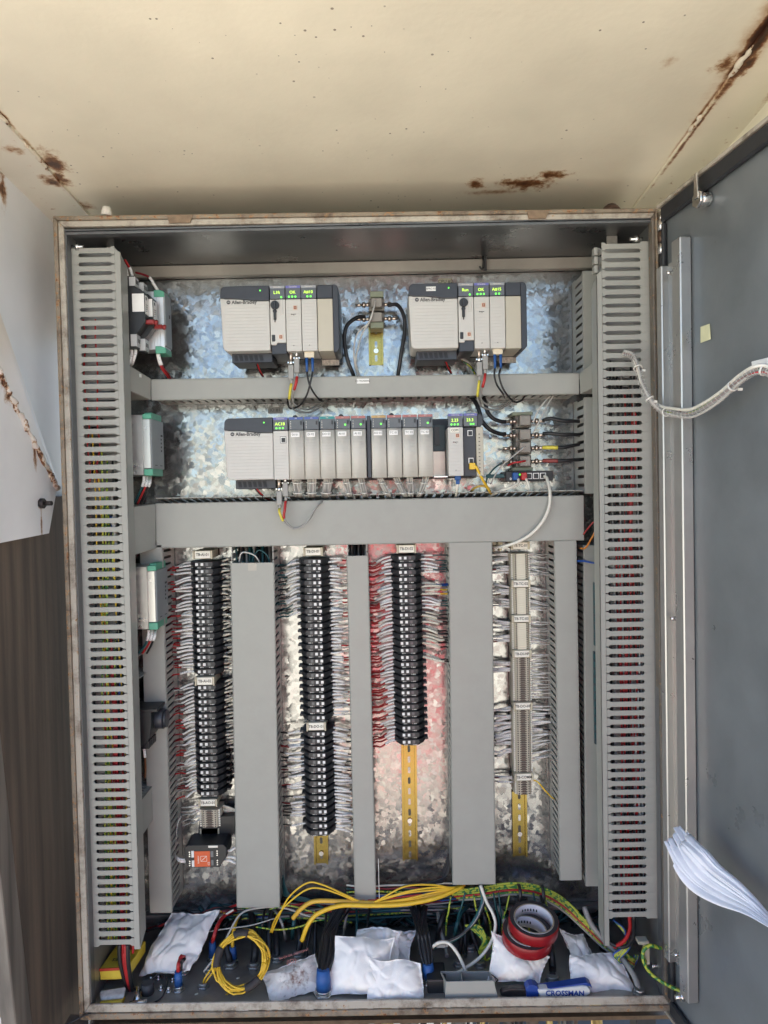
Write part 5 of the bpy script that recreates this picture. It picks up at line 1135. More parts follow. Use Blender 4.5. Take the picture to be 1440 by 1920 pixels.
for k in range(4): cable([(850 + k * 3, 664 + k * 2, .215), (862 + k * 3, 670 + k * 3, .205), (878 + k * 2, 678 + k * 4, .205), (890 + k, 692 + k * 5, .215)], .0017, (m_gry, m_lgry, m_blk, m_pe)[k], '%s wire hanging behind second controller rack' % ('grey', 'pale grey', 'black', 'green-yellow')[k])
# wires at the left side devices
wire([P(234, 487, .08), P(240, 497, .09), P(246, 510, .10), P(250, 530, .10)], .0024, m_red, 'red wire dropping to the circuit breakers', None, (.45, 1), m_slv)
wire([P(232, 495, .07), P(236, 505, .08), P(238, 516, .085), P(239, 524, .09)], .0024, m_blk, 'black wire with white sleeve at first circuit breaker', None, (.1, 1), m_slv)
wire([P(254, 511, .15), P(266, 514, .15), P(280, 520, .15), P(288, 532, .15), P(297, 547, .15)], .0024, m_dred, 'dark red wire arching to the silver converter', None, (.52, 1), m_slv)
for k in range(3): wire([P(238 + k * 8, 650, .10), P(240 + k * 7, 662, .10), P(238 + k * 6, 676, .10), P(236 + k * 5, 686, .11)], .0024, m_wht, 'white sleeved wire below the circuit breakers', 'white wires below the circuit breakers', (0, .9), m_slv)
for k, mm in enumerate((m_red, m_dred)): wire([P(295 + k * 2, 658, .15), P(297 + k * 2, 672, .15), P(303 + k * 3, 690, .16), P(313 + k * 4, 704, .18), P(322, 718, .20)], .0024, mm, 'red wire with white sleeve below the silver converter', 'red wires below the silver converter', (0, .42), m_slv)
for j, (bx, by, nm) in enumerate(((270, 893, 'upper'), (279, 1181, 'lower'))):
    for k, mm in enumerate((m_teal, m_red, m_blk)): wire([P(bx + k * 6, by, .115 + .01 * k), P(bx - 1 + k * 6, by + 12, .115), P(bx - 7 + k * 6, by + 28, .12), P(bx - 20 + k * 8, by + 52 - 8 * j, .13)], .0023, mm, '%s wire with white sleeve below the %s grey power supply' % (('teal', 'red', 'black')[k], nm), None, (0, .52), m_slv)
wire([P(270, 1402, .11), P(272, 1420, .11), P(273, 1440, .12), P(272, 1458, .13)], .0022, m_brn, 'brown wire with white sleeve below the rotary isolator', None, (0, .35), m_slv)
wire([P(1094, 1002, .15), P(1103, 990, .12), P(1112, 980, .09), P(1122, 976, .07)], .0016, m_red, 'thin red wire crossing from the broad duct to the hinge-side duct')
wire([P(1088, 1028, .16), P(1098, 1027, .14), P(1110, 1008, .11), P(1122, 985, .07)], .0020, m_org, 'thin orange wire curving into the hinge-side duct')
wire([P(1082, 1052, .16), P(1095, 1052, .14), P(1110, 1055, .11), P(1124, 1056, .07)], .0024, m_blue, 'blue wire crossing into the hinge-side duct')
# ================================================================== CABINET FLOOR: glands, cables, pouches, tools
def FL(px, py): return PZ(px, py, ZB)
def gland(px, py, r, label, shrink=None, sh=.03, group=None, h=.012):
    a = FL(px, py); t = thing('cable_gland', a, label, 'cable gland', group)
    q = MB(); q.cyl(a, a + V((0, 0, .005)), r * 1.45, 0, 6); q.cyl(a + V((0, 0, .005)), a + V((0, 0, h)), r * 1.15, 0, 16); q.build('nut', m_chrome if shrink else m_steel, t, .0006)
    if shrink:
        q = MB(); q.tube([a + V((0, 0, h - .001)), a + V((0, 0, h + sh * .5)), a + V((0, 0, h + sh))], [r * 1.02, r * 1.0, r * .86], 0, 12); q.build('heat_shrink', shrink, t)
    return a + V((0, 0, h + (sh if shrink else 0)))
GG = 'blue-sleeved glands on the cabinet floor'
g1 = gland(335, 1858, .0085, 'gland with blue sleeve and red-black cable beside first white pouch', m_blutape, .030)
g2 = gland(345, 1826, .0080, 'gland with blue sleeve half hidden by first white pouch', m_blutape, .022)
g3 = gland(399, 1803, .0085, 'gland with blue sleeve and red cable behind yellow coil', m_blutape, .034)
g4 = gland(437, 1806, .0085, 'gland with blue sleeve seen inside yellow coil', m_blutape, .026)
g5 = gland(607, 1864, .0150, 'large gland with blue sleeve holding thick black bundle between pouches', m_blutape, .042)
g6 = gland(803, 1842, .0130, 'large gland with blue sleeve holding thick black bundle beside duct offcut', m_blutape, .030)
GB = 'plain glands with black cables'
for i, (px, py, r) in enumerate(((432, 1812, .011), (476, 1812, .011), (381, 1851, .009), (393, 1822, .010), (1036, 1838, .011), (1199, 1864, .009), (520, 1800, .011), (560, 1790, .011), (860, 1810, .009), (900, 1812, .009), (882, 1782, .009), (940, 1770, .009))):
    gland(px, py, r, 'plain steel gland among black cables on the cabinet floor', None, group=GB)
for i, (px, py) in enumerate(((297, 1836), (324, 1840), (302, 1856), (316, 1860), (283, 1838))):
    a = FL(px, py); q = MB(); q.cyl(a, a + V((0, 0, .003)), .0062, 0, 6); q.cyl(a, a + V((0, 0, .009)), .0030, 0, 8); o = q.build('floor_bolt', m_chrome); tag(o, 'small hex bolt in cabinet floor beside first white pouch', 'bolt', 'floor bolts by the T-handle key')
a = FL(277, 1862); q = MB(); q.cyl(a, a + V((0, 0, .022)), .013, 0, 18, .0125); q.cyl(a + V((0, 0, .022)), a + V((0, 0, .0225)), .0105, 0, 18); o = q.build('rubber_plug', M('dark_rubber', (.06, .06, .062), .6)); tag(o, 'dark round rubber plug standing behind the T-handle key', 'plug')

# black cables out of the plain glands, rising to the rear
def rise(px, py, pts, r, mat, label, group=None, seg=7): return wire([FL(px, py) + V((0, 0, .008))] + [P(*z) for z in pts], r, mat, label, group, name='cable', cat='cable', n=6, seg=seg)
GR = 'black cables rising from the cabinet floor'
for (px, py, pts, r) in ((432, 1812, [(428, 1790, .14), (424, 1765, .16), (432, 1738, .19), (450, 1718, .22)], .0075), (476, 1812, [(478, 1785, .14), (477, 1755, .17), (474, 1730, .20), (470, 1706, .23)], .0085),
                         (520, 1800, [(519, 1775, .17), (516, 1745, .20), (510, 1715, .22), (505, 1690, .235)], .0075), (560, 1790, [(562, 1765, .18), (558, 1740, .20), (548, 1718, .22), (540, 1695, .235)], .0075),
                         (1036, 1838, [(1036, 1815, .10), (1034, 1790, .11), (1030, 1760, .14), (1022, 1730, .18)], .0080), (860, 1810, [(862, 1780, .16), (866, 1750, .19), (858, 1715, .22)], .005),
                         (900, 1812, [(898, 1785, .17), (886, 1752, .19), (878, 1715, .22)], .005), (882, 1782, [(884, 1760, .2), (888, 1735, .21), (900, 1705, .23)], .005), (940, 1770, [(938, 1750, .2), (936, 1725, .22), (930, 1700, .235)], .005)):
    rise(px, py, pts, r, m_blk, 'black cable rising from a floor gland to the rear wire bundles', GR)
rr = random.Random(21)
for i in range(16):
    px = (490, 505, 535, 548, 575, 590, 645, 668, 690, 820, 838, 852, 872, 915, 950, 1010)[i]; py = 1782 + rr.uniform(-22, 18); dx = rr.uniform(-14, 14)
    rise(px, py, [(px + dx * .2, py - 26, .17), (px + dx, py - 55, .19), (px + dx * 1.6 + rr.uniform(-8, 8), 1700 + rr.uniform(-8, 12), .225)], rr.choice((.003, .0045, .006)), (m_blk, m_blk, m_gry, m_teal)[i % 4], 'dark cable rising behind the pouches to the rear wire bundles', 'dark cables behind the pouches')
def bundle(a, b, top, n, w0, w1, label, seed):
    rr = random.Random(seed); t = thing('cable_bundle', a, label, 'cable bundle'); mats = [m_blk]
    for k in range(n):
        an = k * 2.399; rd = math.sqrt((k + .5) / n); o0 = V((math.cos(an) * rd * w0, math.sin(an) * rd * w0 * .8, 0)); o1 = V((math.cos(an) * rd * w1, math.sin(an) * rd * w1 * .6, 0))
        q = MB(); pts = [a + o0 * .8, a.lerp(b, .35) + o0 * .5 + o1 * .6, a.lerp(b, .75) + o1, b + o1, top + o1 * 1.2 + V((rr.uniform(-.02, .02), 0, 0))]
        q.tube(smooth(pts, 5), .0030, 0, 6); q.build('strand', m_blk, t)
bundle(g5 + V((0, 0, -.004)), P(619, 1745, .12), P(640, 1700, .20), 16, .013, .017, 'thick black cable bundle rising between stained pouch and big pouches', 1)
bundle(g6 + V((0, 0, -.004)), P(792, 1745, .12), P(783, 1700, .20), 16, .012, .014, 'thick black cable bundle rising beside duct offcut', 2)
wire([g1 + V((0, 0, -.003)), g1 + V((.001, 0, .014)), P(337, 1800, .075), P(341, 1793, .085), P(352, 1800, .11)], .0042, m_red, 'red cable from blue-sleeved gland beside first white pouch', name='cable', cat='cable')
wire([g1 + V((.004, .004, -.003)), g1 + V((.005, .004, .014)), P(341, 1803, .08), P(346, 1797, .09)], .0042, m_blk, 'black cable from blue-sleeved gland beside first white pouch', name='cable', cat='cable')
wire([g3 + V((0, 0, -.003)), P(401, 1757, .135), P(408, 1735, .15), P(420, 1718, .18), P(440, 1706, .21)], .0042, m_red, 'red cable rising from the gland behind yellow coil', name='cable', cat='cable')
wire([g4 + V((0, 0, -.003)), P(436, 1762, .15), P(440, 1735, .17), P(448, 1715, .20)], .0042, m_yel, 'yellow cable rising behind the yellow coil', name='cable', cat='cable')

# ---- mass of wires at the rear foot of the panel
rear = []
rr = random.Random(31)
def rearw(x0, x1, y0, y1, mat, r, label, group, Y=(.215, .235), sag=5):
    n = 7; pts = [P(x0 + (x1 - x0) * k / (n - 1), y0 + (y1 - y0) * k / (n - 1) + sag * math.sin(math.pi * k / (n - 1)) + rr.uniform(-3, 3), rr.uniform(*Y)) for k in range(n)]
    q, mats = RS.setdefault(label, (MB(), []))
    if mat not in mats: mats.append(mat)
    q.tube(smooth(pts, 5), r, mats.index(mat), 6)
RS = {}
def swire(pts, r, mat, label):
    q, mats = RS.setdefault(label, (MB(), []))
    if mat not in mats: mats.append(mat)
    q.tube(smooth(pts, 6), r, mats.index(mat), 6)
mm_ = [m_teal, m_blk, m_blue, m_teal, m_gry, m_blk, m_dred, m_red, m_teal, m_pe, m_blk, m_gry]
for i in range(40): rearw(425 + rr.uniform(-10, 40), 860 + rr.uniform(-60, 30), 1703 + rr.uniform(-8, 24), 1686 + rr.uniform(-20, 26), mm_[i % 12], rr.choice((.0018, .0022, .003)), 'mixed coloured wires lying along the foot of the panel behind the pouches', None)
for i in range(8): rearw(650, 870, 1688 - 4 * i, 1668 - 1.5 * i, (m_red, m_blue, m_gry, m_blk, m_pe, m_teal, m_dred, m_wht)[i], .0022, 'mixed coloured wires lying along the foot of the panel behind the pouches', None, (.19, .21), 2)
for i in range(6): rearw(270 + 8 * i, 450, 1738 + rr.uniform(-4, 8), 1698 + rr.uniform(-5, 8), (m_blk, m_red, m_dred, m_blk, m_blk, m_red)[i], .0032, 'red and black cables running behind the first white pouch', None, (.20, .23), -6)
# dark base mass
q = MB(); rr2 = random.Random(41)
for i in range(60):
    x0_ = rr2.uniform(300, 1000); pts = [P(x0_ + k * rr2.uniform(28, 42), 1712 + rr2.uniform(-16, 26), rr2.uniform(.235, .285)) for k in range(5)]; q.tube(smooth(pts, 4), rr2.choice((.003, .004, .005)), rr2.randrange(2), 5)
tag(q.build('dark_wires', [m_blk, m_teal]), 'tangle of dark wires in the shadow at the rear of cabinet floor', 'wires', kind='stuff')
# yellow cables
YL = 'yellow cables along the foot of the panel'
cable([(566, 1764, .12), (578, 1733, .12), (598, 1712, .125), (640, 1698, .13), (700, 1698, .13), (760, 1695, .135), (820, 1683, .145), (868, 1662, .17)], .0050, m_yel, 'thick yellow cable bending down beside the big black bundle')
cable([(549, 1722, .15), (566, 1703, .145), (590, 1690, .14), (640, 1690, .14), (700, 1693, .138), (770, 1687, .145), (830, 1675, .155), (866, 1660, .175)], .0050, M('amber_insulation', (.66, .40, .05), .4), 'thick amber cable bending down behind the yellow coil')
for k in range(2): cable([(507 + k * 3, 1748, .15), (518 + k * 4, 1720, .145), (542, 1692 - k * 10, .14), (575, 1668 - k * 12, .13), (602, 1658 - k * 0 + 8 * (1 - k), .13), (640 + k * 8, 1678, .135), (680 + k * 6, 1696, .14)], .0019, m_yel, 'thin yellow wire arching high over the rear bundles', 'thin arching yellow wires')
for k in range(5): cable([(690 + k * 6, 1697 - k * 3, .135), (760, 1688 - k * 6.5 + (k % 2) * 4, .14), (810, 1679 - k * 5, .15), (845, 1668 - k, .16), (872, 1660, .18)], .0020, m_yel, 'thin yellow wire running with the thick yellow cables', 'thin yellow wires with the thick cables')
cable([(425, 1714, .20), (412, 1709, .20), (400, 1718, .19), (388, 1730, .19)], .0018, m_yel, 'thin yellow wire above the first white pouch')
cable([(438, 1706, .19), (424, 1714, .185), (412, 1722, .185)], .0024, m_wht, 'white wire above the first white pouch')
cable([(505, 1705, .18), (540, 1698, .17), (580, 1708, .17), (625, 1722, .17), (660, 1730, .18)], .0018, m_pe, 'earth wire sagging behind the yellow coil')
cable([(480, 1738, .17), (520, 1743, .16), (560, 1738, .16), (600, 1725, .165), (640, 1733, .18)], .0018, m_pe, 'second earth wire sagging behind the yellow coil')
cable([(382, 1822, .085), (398, 1802, .09), (416, 1780, .10), (428, 1752, .12), (450, 1715, .15), (480, 1703, .17), (530, 1702, .18), (580, 1718, .185), (610, 1722, .19)], .0022, m_lgry, 'light grey wire rising in a long arch behind the yellow coil')
cable([(300, 1760, .19), (360, 1752, .17), (420, 1742, .16), (470, 1735, .16), (515, 1722, .17)], .0013, m_lgry, 'thin silver wire lying across behind the yellow coil')
# green-yellow bundle going to the right
for k in range(12):
    dy = (k % 6) * 4.2; dY = .18 + (k // 6) * .012
    wire([P(840 + k * 4, 1672 + dy * .7, dY + .02), P(900, 1664 + dy, dY), P(960, 1656 + dy, dY), P(1010, 1662 + dy, dY), P(1055, 1684 + dy * 1.1, dY - .01), P(1095, 1722 + dy, dY - .03), P(1130, 1755 + dy, dY - .05), P(1165, 1782 + dy * .8, .10), P(1190, 1800 + dy * .6, .09)], .0026, (m_pe, m_pe, m_pe, m_red, m_pe, m_gry)[k % 6],
         'wire of the green-yellow bundle sweeping down towards the hinge-side duct', 'green-yellow bundle behind the tape rolls', name='wire', n=5)
for (px, py) in ((974, 1675), (1017, 1676), (1108, 1740), (1133, 1765)):
    q = MB(); c = P(px, py, .165); q.ring(c + V((-.004, 0, 0)), (1, 0, -.35 if px > 1050 else 0), .0165, .0195, .007, 0, 18); o = q.build('cable_tie', m_black); tag(o, 'black tie round the green-yellow bundle behind the tape rolls', 'cable tie', 'black ties on the green-yellow bundle')
for k in range(10):
    x_ = (872, 888, 905, 935, 955, 975, 1000, 1020, 845, 925)[k]; dx = (-14, 10, 14, 6, -12, 16, 10, 14, -8, 10)[k]; y_ = 1674 + (k % 3) * 4
    swire([P(x_, y_, .17), P(x_ + dx * .4, y_ + 22, .165), P(x_ + dx, y_ + 48, .17), P(x_ + dx * 1.1, y_ + 72, .18)], .0021, m_pe if k % 3 else m_teal, 'short earth wires hanging out of the green-yellow bundle')
for k in range(5):
    swire([P(872, 1735, .15), P(888 + k * 3, 1745 - k * 2, .14), P(905 + k * 2, 1765, .13), P(898 + k * 3, 1785, .13), P(915 - k, 1800, .13), P(925, 1770 + k * 4, .14), P(905, 1748, .15)], .0019, m_pe, 'earth wires coiled beside the white network cable')
for k in range(9):
    swire([P(1150 + k * 3, 1725 + k * 3, .09), P(1172 + k, 1745 + k * 4, .08), P(1168 - k, 1775 + k * 3, .08), P(1150 + 2 * k, 1792 + k * 2, .08), P(1185, 1812 + k, .09), P(1198 - k, 1790, .10)], .0022, m_pe if k % 4 else m_blue, 'earth and blue wires coiled under the hinge-side slotted duct')
wire([P(1180, 1715, .05), P(1181, 1740, .06), P(1172, 1762, .07), P(1152, 1776, .09)], .0042, m_red, 'thick red cable bending out of the hinge-side slotted duct', name='cable', cat='cable')
wire([P(1188, 1715, .05), P(1186, 1760, .06), P(1165, 1776, .08), P(1130, 1760, .10)], .0042, m_blk, 'thick black cable bending out of the hinge-side slotted duct', name='cable', cat='cable')
wire([P(1095, 1700, .16), P(1110, 1735, .14), P(1140, 1770, .12), P(1165, 1795, .09), P(1188, 1828, .05), FL(1199, 1864) + V((0, 0, .006))], .0062, m_gry, 'thick grey cable bending down to a gland under the hinge side', name='cable', cat='cable')
for k in range(3): wire([P(905 - k * 3, 1660, .16), P(908 - k * 2, 1690, .15), P(893 - k * 2, 1725, .13), P(860, 1755 + k, .12), P(812, 1772 + k * 3, .12)], .0034, (m_blk, m_gry, m_teal)[k], '%s cable slanting from the wide duct towards black bundle' % ('black', 'grey', 'teal')[k], name='cable', cat='cable')
wire([P(901, 1660, .15), P(912, 1690, .14), P(925, 1715, .13), P(929, 1738, .12), P(920, 1768, .11), P(900, 1795, .10), P(870, 1817, .08), P(850, 1828, .07)], .0036, m_wht, 'white network cable hanging from the wide duct to the duct offcut', name='cable', cat='cable')
wire([P(808, 1778, .10), P(822, 1768, .09), P(840, 1768, .09), P(856, 1785, .08), P(868, 1808, .075), P(876, 1828, .07)], .0036, m_wht, 'white network cable arching up behind the duct offcut', name='cable', cat='cable')
q = MB(); a = P(818, 1778, .10); q.box(a, a + V((.020, .010, .008))); q.box(a + V((.02, .001, .001)), a + V((.026, .009, .007))); o = q.build('network_plug', M('clear_plug', (.30, .31, .31), .2), None, .001); tag(o, 'clear network plug lying behind the black bundle and offcut', 'plug')
cable([(700, 1640, .15), (711, 1660, .145), (710, 1690, .135), (710, 1698, .13)], .0016, m_zip, 'long white tie strap hanging onto the yellow cables') if False else None
q = MB(); q.box(P(709, 1610, .14), P(712, 1702, .137)); o = q.build('tie_strap', m_zip); tag(o, 'long white tie strap hanging onto the yellow cables', 'cable tie')
for k in range(7): cable([(840 - k * 2, 1600 + k * 6, .20), (842 - k * 2, 1630 + k * 4, .19), (830 - k * 6, 1650 + k, .19), (800 - k * 8, 1662, .20)], .0017, m_blk, 'thin black wire curling out of the foot of the wide duct', 'black wires curling out of the wide duct')
for k in range(6): cable([(530, 1640 + k * 6, .215), (536, 1665 + k * 3, .20), (550 + k * 5, 1685, .20), (590 + k * 5, 1692 + k * 3, .21)], .0018, m_teal, 'teal wire curling out of the foot of the wide duct', 'teal wires curling out of the wide duct')
# red and black cables out of the left slotted duct
for k, (mm, dx) in enumerate(((m_red, 0), (m_blk, 7), (m_red, 3), (m_blk, -8))):
    wire([P(232 + dx, 1770, .045), P(233 + dx, 1800, .045), P(238 + dx * .8, 1830, .05), P(244 + dx * .5, 1852, .06), P(252 + dx * .4, 1860, .08), P(262, 1842, .10)], .0048, mm, '%s cable bending out of the slotted duct past the yellow box' % ('red' if mm is m_red else 'black'), '%s cables bending past the yellow box' % ('red' if mm is m_red else 'black'), name='cable', cat='cable')
wire([P(248, 1890, .02), P(255, 1866, .04), P(280, 1840, .07), P(300, 1826, .08), P(314, 1838, .06), P(305, 1868, .03), P(285, 1882, .02)], .0017, m_blk, 'thin black wire looping round the T-handle key')
wire([P(100, 1935, -.03), P(150, 1908, -.012), P(178, 1898, .004), P(210, 1895, .012), P(240, 1888, .02)], .0018, m_blk, 'thin black wire lying over the corner of the rim')

for lab_, (q, mats) in RS.items(): tag(q.build('rear_wires', mats), lab_, 'wires', kind='stuff')
# ---- yellow coil bound with black tape
c0 = P(452, 1802, .058); sx_ = 50 * (.058 - CAM.y) / FPX; t = thing('cable_coil', c0 - V((0, 0, sx_)), 'coil of thin yellow cable bound with black tape on cabinet floor', 'cable coil')
Xv = V((1, 0, 0)); Zv = V((0, .60, .80)).normalized(); rr = random.Random(77)
for k in range(11):
    pts = []; ph = rr.uniform(0, 6); r_ = sx_ * rr.uniform(.86, 1.0); ex = rr.uniform(-.06, .06)
    for i in range(41):
        an = 2 * math.pi * i / 40; bul = .05 * math.sin(2 * an + ph); pts.append(c0 + Xv * (math.cos(an) * r_ * (1 + bul + ex)) + Zv * (math.sin(an) * r_ * (.98 + bul - ex)) + V((0, rr.uniform(-.002, .002) + .006 * math.sin(3 * an + ph), 0)))
    q = MB(); q.tube(pts, .0019, 0, 6); q.build('turn', m_yel, t)
for (a0, a1) in ((math.radians(78), math.radians(112)), (math.radians(150), math.radians(192)), (math.radians(285), math.radians(322))):
    pts = [c0 + Xv * (math.cos(a0 + (a1 - a0) * i / 8) * sx_ * .93) + Zv * (math.sin(a0 + (a1 - a0) * i / 8) * sx_ * .92) for i in range(9)]
    q = MB(); q.tube(pts, .0085, 0, 10); q.build('tape_binding', m_tapeblk, t)
wire([FL(381, 1851) + V((0, 0, .008)), P(383, 1836, .06), P(392, 1822, .065), P(404, 1806, .075), c0 - Xv * sx_ * .95 + Zv * -.01], .0019, m_yel, 'yellow cable tail running from gland into yellow coil', name='cable', cat='cable')
wire([FL(381, 1851) + V((.004, 0, .008)), P(388, 1838, .06), P(397, 1826, .065), P(410, 1812, .075)], .0019, m_yel, 'second yellow cable tail running from gland into yellow coil', name='cable', cat='cable')

# ---- white desiccant pouches
def pouch(cs, bulge, label, seed, mat=m_cloth, wr=.006, rim_=.035, bow=()):
    c = [P(*z) for z in cs]; n = 44
    nrm = (c[1] - c[0]).cross(c[3] - c[0]).normalized()
    if nrm.y > 0: nrm = -nrm
    sd = V((seed * 3.7, seed * 1.3, seed * 2.1))
    def pos(u, v, s):
        p = c[0] * (1 - u) * (1 - v) + c[1] * u * (1 - v) + c[2] * u * v + c[3] * (1 - u) * v
        e = min(u, 1 - u, v, 1 - v); k = max(0, (e - rim_) / (.5 - rim_)); prof = math.sin(min(1, k * 1.05) * math.pi / 2) ** .85 if k > 0 else 0
        a = nrm * (s * bulge * prof + s * .0007)
        pull = .05 * math.sin(math.pi * u) * math.sin(math.pi * v)
        cr_ = (1 - abs(noise.noise(p * 17 + sd * 2))) ** 5; cr2 = (1 - abs(noise.noise(p * 34 + sd * 3))) ** 6
        wv = noise.noise(p * 22 + sd) * wr * 1.1 + noise.noise(p * 80 + sd) * wr * .22 - (cr_ * .9 + cr2 * .5) * wr * (1.1 if s > 0 else .3)
        # puckers along the seam
        pk = math.sin((u if min(v, 1 - v) < min(u, 1 - u) else v) * 34 + seed) * .0012 * max(0, 1 - e / .16)
        ins = V((0, 0, 0))
        side = (p - (c[0] + c[1] + c[2] + c[3]) / 4) * (-.05 * (1 - abs(2 * u - 1) ** 2 if min(v, 1 - v) < .02 else (1 - abs(2 * v - 1) ** 2 if min(u, 1 - u) < .02 else 0)))
        edge_ = V((noise.noise(p * 19 + sd), noise.noise(p * 19 + sd * 1.7), noise.noise(p * 19 + sd * 2.3))) * .009
        return p + a + nrm * (wv + pk) + side + edge_
    q = MB()
    for s in (1, -1):
        vs = [pos(i / n, j / n, s) for j in range(n + 1) for i in range(n + 1)]
        fs = [(j * (n + 1) + i, (j + 1) * (n + 1) + i, (j + 1) * (n + 1) + i + 1, j * (n + 1) + i + 1) for j in range(n) for i in range(n)]
        if s < 0: fs = [f_[::-1] for f_ in fs]
        q.add(vs, fs, 0, True)
    m_ = (n + 1) * (n + 1); e = [i for i in range(n + 1)] + [j * (n + 1) + n for j in range(1, n + 1)] + [n * (n + 1) + i for i in range(n - 1, -1, -1)] + [j * (n + 1) for j in range(n - 1, 0, -1)]
    for i in range(len(e)): a, b = e[i], e[(i + 1) % len(e)]; q.f.append([a, b, b + m_, a + m_]); q.m.append(0); q.sm.append(True)
    o = q.build('desiccant_pouch', mat); tag(o, label, 'pouch', 'white desiccant pouches'); return o, nrm
pouch([(322, 1714, .205), (410, 1709, .19), (358, 1820, .065), (254, 1828, .10)], .020, 'white cloth pouch leaning beside the slotted duct over the yellow box', 1, wr=.007)
m_stain = M('stained_cloth', (.74, .71, .66), .85, 0, .08, 18, .25, 900)
def stain_cloth():
    m = m_stain; t = m.node_tree; n = t.nodes; l = t.links; b = n['Principled BSDF']; src = b.inputs['Base Color'].links[0].from_socket
    c = P(556, 1842, .035); tc = n.new('ShaderNodeTexCoord'); mp = n.new('ShaderNodeMapping'); mp.vector_type = 'TEXTURE'; mp.inputs['Location'].default_value = c; mp.inputs['Scale'].default_value = (.030, .06, .022); l.new(tc.outputs['Object'], mp.inputs[0])
    ln = n.new('ShaderNodeVectorMath'); ln.operation = 'LENGTH'; l.new(mp.outputs[0], ln.inputs[0]); nz = n.new('ShaderNodeTexNoise'); nz.inputs['Scale'].default_value = 130; nz.inputs['Detail'].default_value = 5; l.new(tc.outputs['Object'], nz.inputs['Vector'])
    k = mathn(t, 'ADD', mathn(t, 'SUBTRACT', .9, ln.outputs['Value']), mathn(t, 'MULTIPLY', mathn(t, 'SUBTRACT', nz.outputs[0], .5), 4)); k = mathn(t, 'MULTIPLY', k, .8, clamp=True)
    mx = n.new('ShaderNodeMix'); mx.data_type = 'RGBA'; l.new(k, mx.inputs[0]); l.new(src, mx.inputs[6]); mx.inputs[7].default_value = (.20, .09, .06, 1); l.new(mx.outputs[2], b.inputs['Base Color'])
stain_cloth()
po, nr = pouch([(486, 1823, .075), (594, 1788, .105), (606, 1850, .050), (516, 1884, .012)], .015, 'stained white pouch with brown mark and red stamp in front of yellow coil', 2, m_stain, wr=.0035)
c_ = P(548, 1812, .060) + nr * .012
fwd_ = nr; ux = (P(594, 1788, .105) - P(486, 1823, .075)).normalized(); uz = fwd_.cross(ux) * -1; uz = (ux.cross(fwd_)) * -1
rot_ = Matrix((ux, (fwd_.cross(ux)), fwd_)).transposed().to_euler()
m_stamp = M('red_stamp', (.55, .22, .20), .8)
text('(ID)', c_ + nr * .0045, .013, m_stamp, po, rot=rot_); text('SILICA GEL DESICCANT', c_ + nr * .0015 + V((.004, .012, .010)), .006, m_stamp, po, rot=rot_)
pouch([(676, 1748, .150), (780, 1738, .165), (768, 1806, .105), (690, 1795, .10)], .026, 'round crumpled white pouch behind other pouches, against black bundle', 3, wr=.009)
pouch([(670, 1738, .14), (757, 1741, .13), (742, 1806, .085), (655, 1790, .10)], .012, 'greyish crumpled pouch lying behind the tall white pouch', 4, wr=.008)
pouch([(631, 1754, .085), (738, 1761, .095), (730, 1864, .028), (616, 1866, .026)], .021, 'tall white pouch standing beside the blue-sleeved black bundle', 5, wr=.0045)
pouch([(689, 1790, .050), (787, 1806, .060), (796, 1876, .020), (690, 1879, .014)], .016, 'white pouch in front of the other pouches beside black block', 6, wr=.0045)
pouch([(920, 1744, .095), (1030, 1792, .085), (1012, 1846, .045), (914, 1838, .050)], .020, 'white pouch under the tape rolls behind the pliers', 7, wr=.006)
pouch([(1052, 1742, .150), (1098, 1750, .15), (1120, 1806, .10), (1078, 1812, .095)], .016, 'folded white pouch tucked behind the wide white pouch at hinge side', 8, wr=.008)
pouch([(1065, 1790, .085), (1160, 1780, .095), (1199, 1865, .030), (1070, 1865, .026)], .018, 'wide white pouch behind the blue pliers handle', 9, wr=.005)

# ---- tape rolls
ax = V((.05, -.20, .98)).normalized()
for i, (px, py, Y, off_, lab) in enumerate(((1001, 1722, .085, 0, 'red-lined black foam tape roll lying on top of another roll'), (989, 1745, .082, 0, 'red-lined black foam tape roll under another roll on white pouch'))):
    c = P(px, py, Y); ro = .0525; t = thing('tape_roll', c - ax * .026, lab, 'tape roll', 'red foam tape rolls')
    q = MB(); q.ring(c - ax * .026, ax, .0425, ro, .026, 0, 48, 1, 1); q.build('tape', [m_tapered, m_tapeblk], t, .0008)
    q = MB(); q.ring(c - ax * .0262, ax, .0395, .0424, .0266, 0, 48, 0, 1); q.build('core', [M('core_white', (.66, .64, .66), .5), M('core_card', (.36, .29, .20), .7)], t)
    u = ax.orthogonal().normalized()
    for k in range(6):
        an = math.radians(70 + k * 9); d_ = V((math.cos(an) * 1, math.sin(an), 0)); d_ = (d_ - ax * d_.dot(ax)).normalized(); q = MB(); pt = c + d_ * .0394 - ax * .013; tv = ax.cross(d_); q.prism([pt - tv * .0022 - ax * .003, pt + tv * .0012 - ax * .003, pt + tv * .0012 + ax * .003, pt - tv * .0012 + ax * .003], -d_ * .0003); q.build('core_print', m_print, t)

